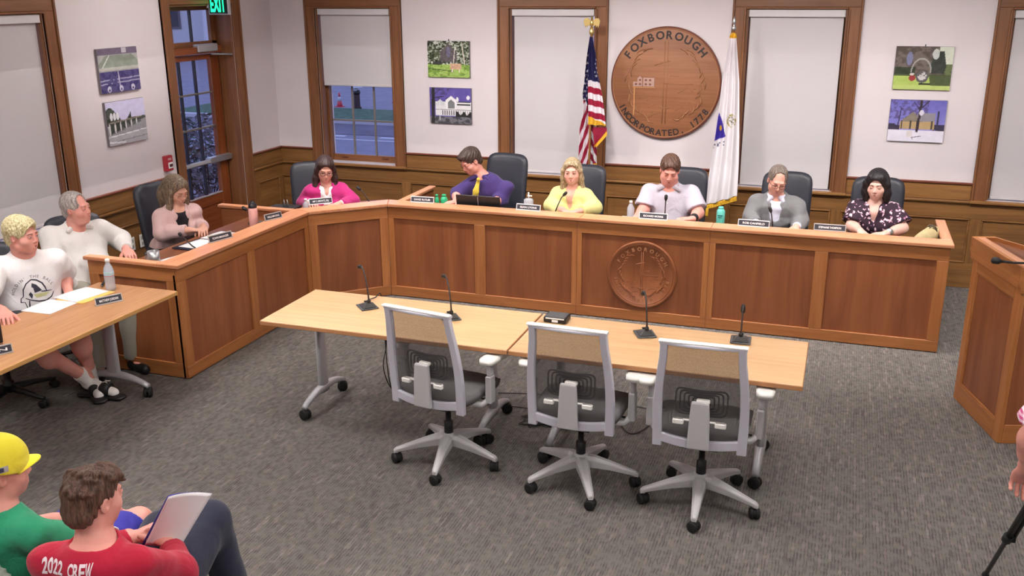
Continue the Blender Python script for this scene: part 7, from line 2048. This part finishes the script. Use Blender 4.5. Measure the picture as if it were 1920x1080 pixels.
# --- 12 person at the right edge
q = pose('standing person in a pink plaid shirt and jeans cut off by the right edge', (.94, 3.34, 1.62), 180, lean=(.01, .02, .02), pz=.98, shw=.185, girth=1.05, look=(0, 8, 0), skin=SK['pink'], brow=BR['mid'], h=.006, hf=.0045, hand_h=.003,
         arms=dict(LE=(.70, 3.35, 1.12), LW=(.725, 3.47, .94), RE=(1.25, 3.37, 1.10), RW=(1.20, 3.54, .95)), dirs=dict(Ld=(.05, .55, -.8), Rd=(-.1, .8, -.3)), Lcurl=60)
q['neck'] = q['L']((.98, 3.33, 1.47)); q['chest'] = q['L']((.98, 3.32, 1.28))
q['RK'] = q['L']((1.07, 3.36, .52)); q['LK'] = q['L']((.87, 3.42, .52)); q['RA'] = q['L']((1.07, 3.32, .09)); q['LA'] = q['L']((.86, 3.38, .09)); q['RT'] = q['L']((1.08, 3.47, .04)); q['LT'] = q['L']((.85, 3.53, .04))
p = make_person(q)
top(p, 'plaid_shirt', CL['plaid'], .014, 'short', 'collar', seed=40, puff=.012, sl_r=.86, amp=.004); hair(p, HM['brown'], 'short', seed=41); trousers(p, CL['jeans']); shoes(p, M['black'])

# ------------------------------------------------------------------ chairs of the sitters near the camera, tripod
def stack_chair(x, y, rz, label):
    """simple black chair; sitter looks to +y"""
    r = empty('black_chair', (x, y, 0), rz, label, 'chair', 'black chairs nearest the camera')
    mb = MB(); rounded_slab(mb, .45, .44, .44, .04, .05, Matrix.Translation((0, .24, .43)) @ Matrix.Rotation(PI / 2, 4, 'X'), .008); mb.build('seat', M['black'], r)
    mb = MB(); rounded_slab(mb, .42, .40, .19, .03, .05, Matrix.Translation((0, -.23, .46)) @ Matrix.Rotation(R_(10), 4, 'X'), .008, curve=.03); mb.build('backrest', M['black'], r)
    for sx in (-1, 1):
        mb = MB(); mb.tube([(sx * .21, -.21, .40), (sx * .23, -.27, .0)], .011, 8); mb.build('leg', M['steel'], r)
        mb = MB(); mb.tube([(sx * .21, .18, .40), (sx * .23, .22, .0)], .011, 8); mb.build('leg', M['steel'], r)
        mb = MB(); mb.tube([(sx * .21, -.21, .40), (sx * .21, -.24, .60)], .011, 8); mb.build('back_post', M['steel'], r)
    return r
stack_chair(-2.23, 2.27, R_(12), 'black chair under the person in the red shirt')
stack_chair(-2.60, 2.27, R_(4), 'black chair under the person in the yellow cap')
r = empty('grey_jacket', (-2.60, 1.99, 0), 0, 'grey quilted jacket at the lower left corner over a chair back', 'jacket')
s = Sdf(); s.ell((0, .0, .72), (.15, .06, .09), None, .03); s.ell((.06, .02, .69), (.10, .05, .08), None, .03)
sdf_obj('jacket_body', s, .006, mat('grey_quilt', C8(138, 146, 136), .45, spec=.5), r, disp=lambda X, Y, Z: (.006 * np.abs(np.sin(X * 90 + 20 * Y + 3 * np.sin(Z * 30)))).astype(np.float32))
def tripod():
    r = empty('tripod', (.90, 3.66, 0), 0, 'black camera tripod at the lower right corner', 'tripod')
    o = (.90, 3.66, 0)
    for i, ft in enumerate(((.80, 4.25, .02), (1.30, 3.95, .02), (1.02, 3.62 - .35, .02))):
        ft = V3(*ft); ap = V3(.885, 3.62, 1.05)
        if i == 2: ft = V3(1.35, 3.45, .02)
        d = nrm(ft - ap); L = np.linalg.norm(ft - ap); sdv = nrm(np.cross(d, (0, 0, 1)))
        mb = MB(); mb.tube([ap, ap + d * L * .70], .013, 10); a = mb.build('leg', M['black'], r, off=o)
        mb = MB(); mb.tube([ap + d * L * .5 + sdv * .0, ft], .010, 10); mb.build('leg_extension', M['tripod_grey'], a, off=o)
        mb = MB(); mb.tube([ap + sdv * .024, ap + sdv * .024 + d * L * .70], .008, 8); mb.build('leg_strut', M['black'], a, off=o)
        c = ap + d * L * .70; mb = MB(); mb.tube([c - d * .02, c + d * .025], .021, 12); mb.box(c[0] - .012, c[0] + .03, c[1] - .014, c[1] + .014, c[2] - .015, c[2] + .015); mb.build('clamp', M['black'], a, off=o, bev=.003)
        mb = MB(); mb.ball(tuple(ft), .016, 10, 6); mb.build('foot', M['rubber'], a, off=o)
    mb = MB(); mb.lathe([(.03, 1.0), (.04, 1.04), (.04, 1.08), (.02, 1.1), (.02, 1.2), (.045, 1.2), (.045, 1.24)], 16, cx=.885 - o[0], cy=3.62 - o[1]); mb.build('tripod_head', M['black'], r)
M['tripod_grey'] = mat('tripod_grey', C8(60, 58, 58), .4)
tripod()
# black office chair of the young person
o = copy_tree(EX0); o.location = (-5.02, 4.38, 0); o.rotation_euler = (0, 0, R_(52)); o.scale = (1, 1, .86); tag(o, 'dark leather chair holding the young person in the white T-shirt', 'office chair', 'dark leather chairs behind the bench')
# ------------------------------------------------------------------ dusk outside the windows and the door
ZG = -.35
M['asphalt'] = mat('asphalt_dusk', C8(128, 122, 134), .9, noise=.12, nscale=3)
M['lane'] = mat('shaded_paving', C8(104, 96, 108), .9, noise=.2, nscale=2)  # darker grey with shadow put into the paving colour
M['grass'] = mat('grass_dusk', C8(70, 96, 70), 1, noise=.35, nscale=9)
M['kerb'] = mat('kerb_stone', C8(190, 186, 190), .8)
M['mulch'] = mat('mulch', C8(62, 48, 46), 1, noise=.4, nscale=20)
g_ = MB().box(-70, 30, YW + T, 90, ZG - .1, ZG).build('ground', M['asphalt']); tag(g_, kind='structure')
g_ = MB().box(-70, XL - T, -20, YW + T, ZG - .1, ZG).build('ground', M['asphalt']); tag(g_, kind='structure')
g_ = MB().box(-16, -2, 19.55, 21.7, ZG, ZG + .05).build('lawn', M['grass']); tag(g_, kind='structure')
g_ = MB().box(-16, -2, 19.35, 19.55, ZG, ZG + .09).build('kerb', M['kerb']); tag(g_, kind='structure')
g_ = MB().box(-16, -2, 17.9, 19.35, ZG, ZG + .01).build('shaded_road', M['lane']); tag(g_, kind='structure')  # darker strip: shadow across the paving, put in as colour
mb = MB(); mb.box(-12, -2, 17.25, 17.33, ZG, ZG + .008)
for k in range(6): mb.box(-12 + k * 1.5, -11.3 + k * 1.5, 17.6, 17.75, ZG, ZG + .008)
g_ = mb.build('road_marking', M['kerb']); tag(g_, kind='structure')
def shrub(name, x, y, z, rx, ry, rz, n, m, label, seed, leaf=.05):
    r = random.Random(seed); root = empty(name, (x, y, z), 0, label, 'shrub')
    mb = MB(); st = MB()
    for k in range(n):
        while True:
            p_ = Vector((r.uniform(-1, 1), r.uniform(-1, 1), r.uniform(0, 1)))
            if p_.x ** 2 + p_.y ** 2 + p_.z ** 2 < 1: break
        c = Vector((p_.x * rx, p_.y * ry, p_.z * rz + .05)); a = Euler((r.uniform(-1, 1), r.uniform(-1, 1), r.uniform(0, 6))).to_matrix().to_4x4(); s = leaf * r.uniform(.6, 1.4)
        mb.add([(-s * .4, 0, 0), (0, -s, 0), (s * .4, 0, 0), (0, s, 0)], [(0, 1, 2, 3)], mx=Matrix.Translation(c) @ a)
    for k in range(12):
        a = r.uniform(0, 6.3); st.tube([(0, 0, 0), (.4 * rx * math.cos(a), .4 * ry * math.sin(a), rz * .5), (.8 * rx * math.cos(a), .8 * ry * math.sin(a), rz * .95)], [.012, .008, .003], 5)
    f = mb.build('foliage', m, root); tag(f, kind='stuff'); f2 = st.build('stems', M['mulch'], root); tag(f2, kind='stuff')
M['leaf_dusk'] = mat('leaf_dusk', C8(66, 82, 66), .8, noise=.4, nscale=8); M['leaf_brown'] = mat('leaf_brown', C8(96, 84, 84), .8, noise=.5, nscale=12)
shrub('shrub', -6.75, 12.0, ZG, .34, .3, .56, 900, M['leaf_dusk'], 'low dark shrub outside, at the lower left of the half-shaded window', 1)
shrub('bush', -8.1, 10.75, ZG, .9, .9, 1.35, 1500, M['leaf_brown'], 'tall brownish bush outside the lower panes of the door', 2, .06)
shrub('bush', -10.4, 12.6, ZG, 1.2, .9, 1.1, 1200, M['leaf_dusk'], 'green bush behind the brownish one outside the door', 3, .06)
def cone(x, y, s, label):
    r = empty('traffic_cone', (x, y, ZG + .05), 0, label, 'cone')
    mb = MB(); mb.box(-.17 * s, .17 * s, -.17 * s, .17 * s, 0, .03 * s); mb.lathe([(.13 * s, .03 * s), (.09 * s, .25 * s)], 14); mb.build('base', M['cone_red'], r)
    mb = MB(); mb.lathe([(.092 * s, .25 * s), (.055 * s, .45 * s)], 14); mb.build('band', M['kerb'], r)
    mb = MB(); mb.lathe([(.055 * s, .45 * s), (.025 * s, .62 * s)], 14); mb.build('tip', M['cone_red'], r)
M['cone_red'] = mat('cone_red', C8(206, 64, 70), .6)
cone(-12.25, 21.9, .58, 'red and white traffic cone outside on the left of the lamp pedestal'); cone(-11.3, 23.2, .5, 'smaller pale traffic cone outside on the right of the lamp pedestal')
r = empty('lamp_pedestal', (-11.75, 21.9, ZG), 0, 'dark round pedestal lamp with a white hood outside the window', 'lamp')
mb = MB(); mb.lathe([(.22, 0), (.22, .1), (.16, .16), (.15, .75)], 16); mb.build('post', M['mulch'], r)
mb = MB(); mb.lathe([(.15, .75), (.2, .85), (.16, .98)], 16); mb.build('collar', M['black'], r)
mb = MB(); mb.ball((0, -.05, .98), (.13, .13, .13), 12, 8); mb.build('globe', M['kerb'], r)
mb = MB(); mb.lathe([(.34, 1.10), (.30, 1.15), (.05, 1.2)], 18); mb.build('hood', M['kerb'], r); r.scale = (.5, .5, .5)
def far_house():
    r = empty('white_house', (-30, 38, ZG), R_(35), 'white gabled house with porch columns beyond the door glass', 'building')
    MB().box(-6, 6, 0, 8, 0, 5.5).build('wall', M['house_white'], r)
    mb = MB(); mb.prism([(-6.6, 5.4), (6.6, 5.4), (0, 9.2)], -.6, 8.6, 'Y'); mb.build('roof', M['mulch'], r)
    mb = MB(); mb.prism([(-5.8, 5.5), (5.8, 5.5), (0, 8.8)], -.62, -.55, 'Y'); mb.build('gable', M['house_white'], r)
    for x in (-5, -1.8, 1.8, 5):
        mb = MB(); mb.lathe([(.28, 0), (.22, .3), (.2, 4.9), (.28, 5.3)], 12, cx=x, cy=-2.2); mb.build('column', M['house_white'], r)
    MB().box(-6.4, 6.4, -2.6, 0, 5.2, 5.7).build('porch_roof', M['house_white'], r)
    for x in (-3.6, 0, 3.6):
        w = MB().box(x - .6, x + .6, -.06, 0, 1.2, 3.2).build('window', M['lane'], r); MB().box(x - .5, x + .5, -.08, -.05, 1.3, 3.1).build('pane', M['glass_dark'], w)
M['house_white'] = mat('house_white', C8(206, 204, 208), .8); M['glass_dark'] = mat('dark_glass', C8(50, 54, 70), .15)
far_house()
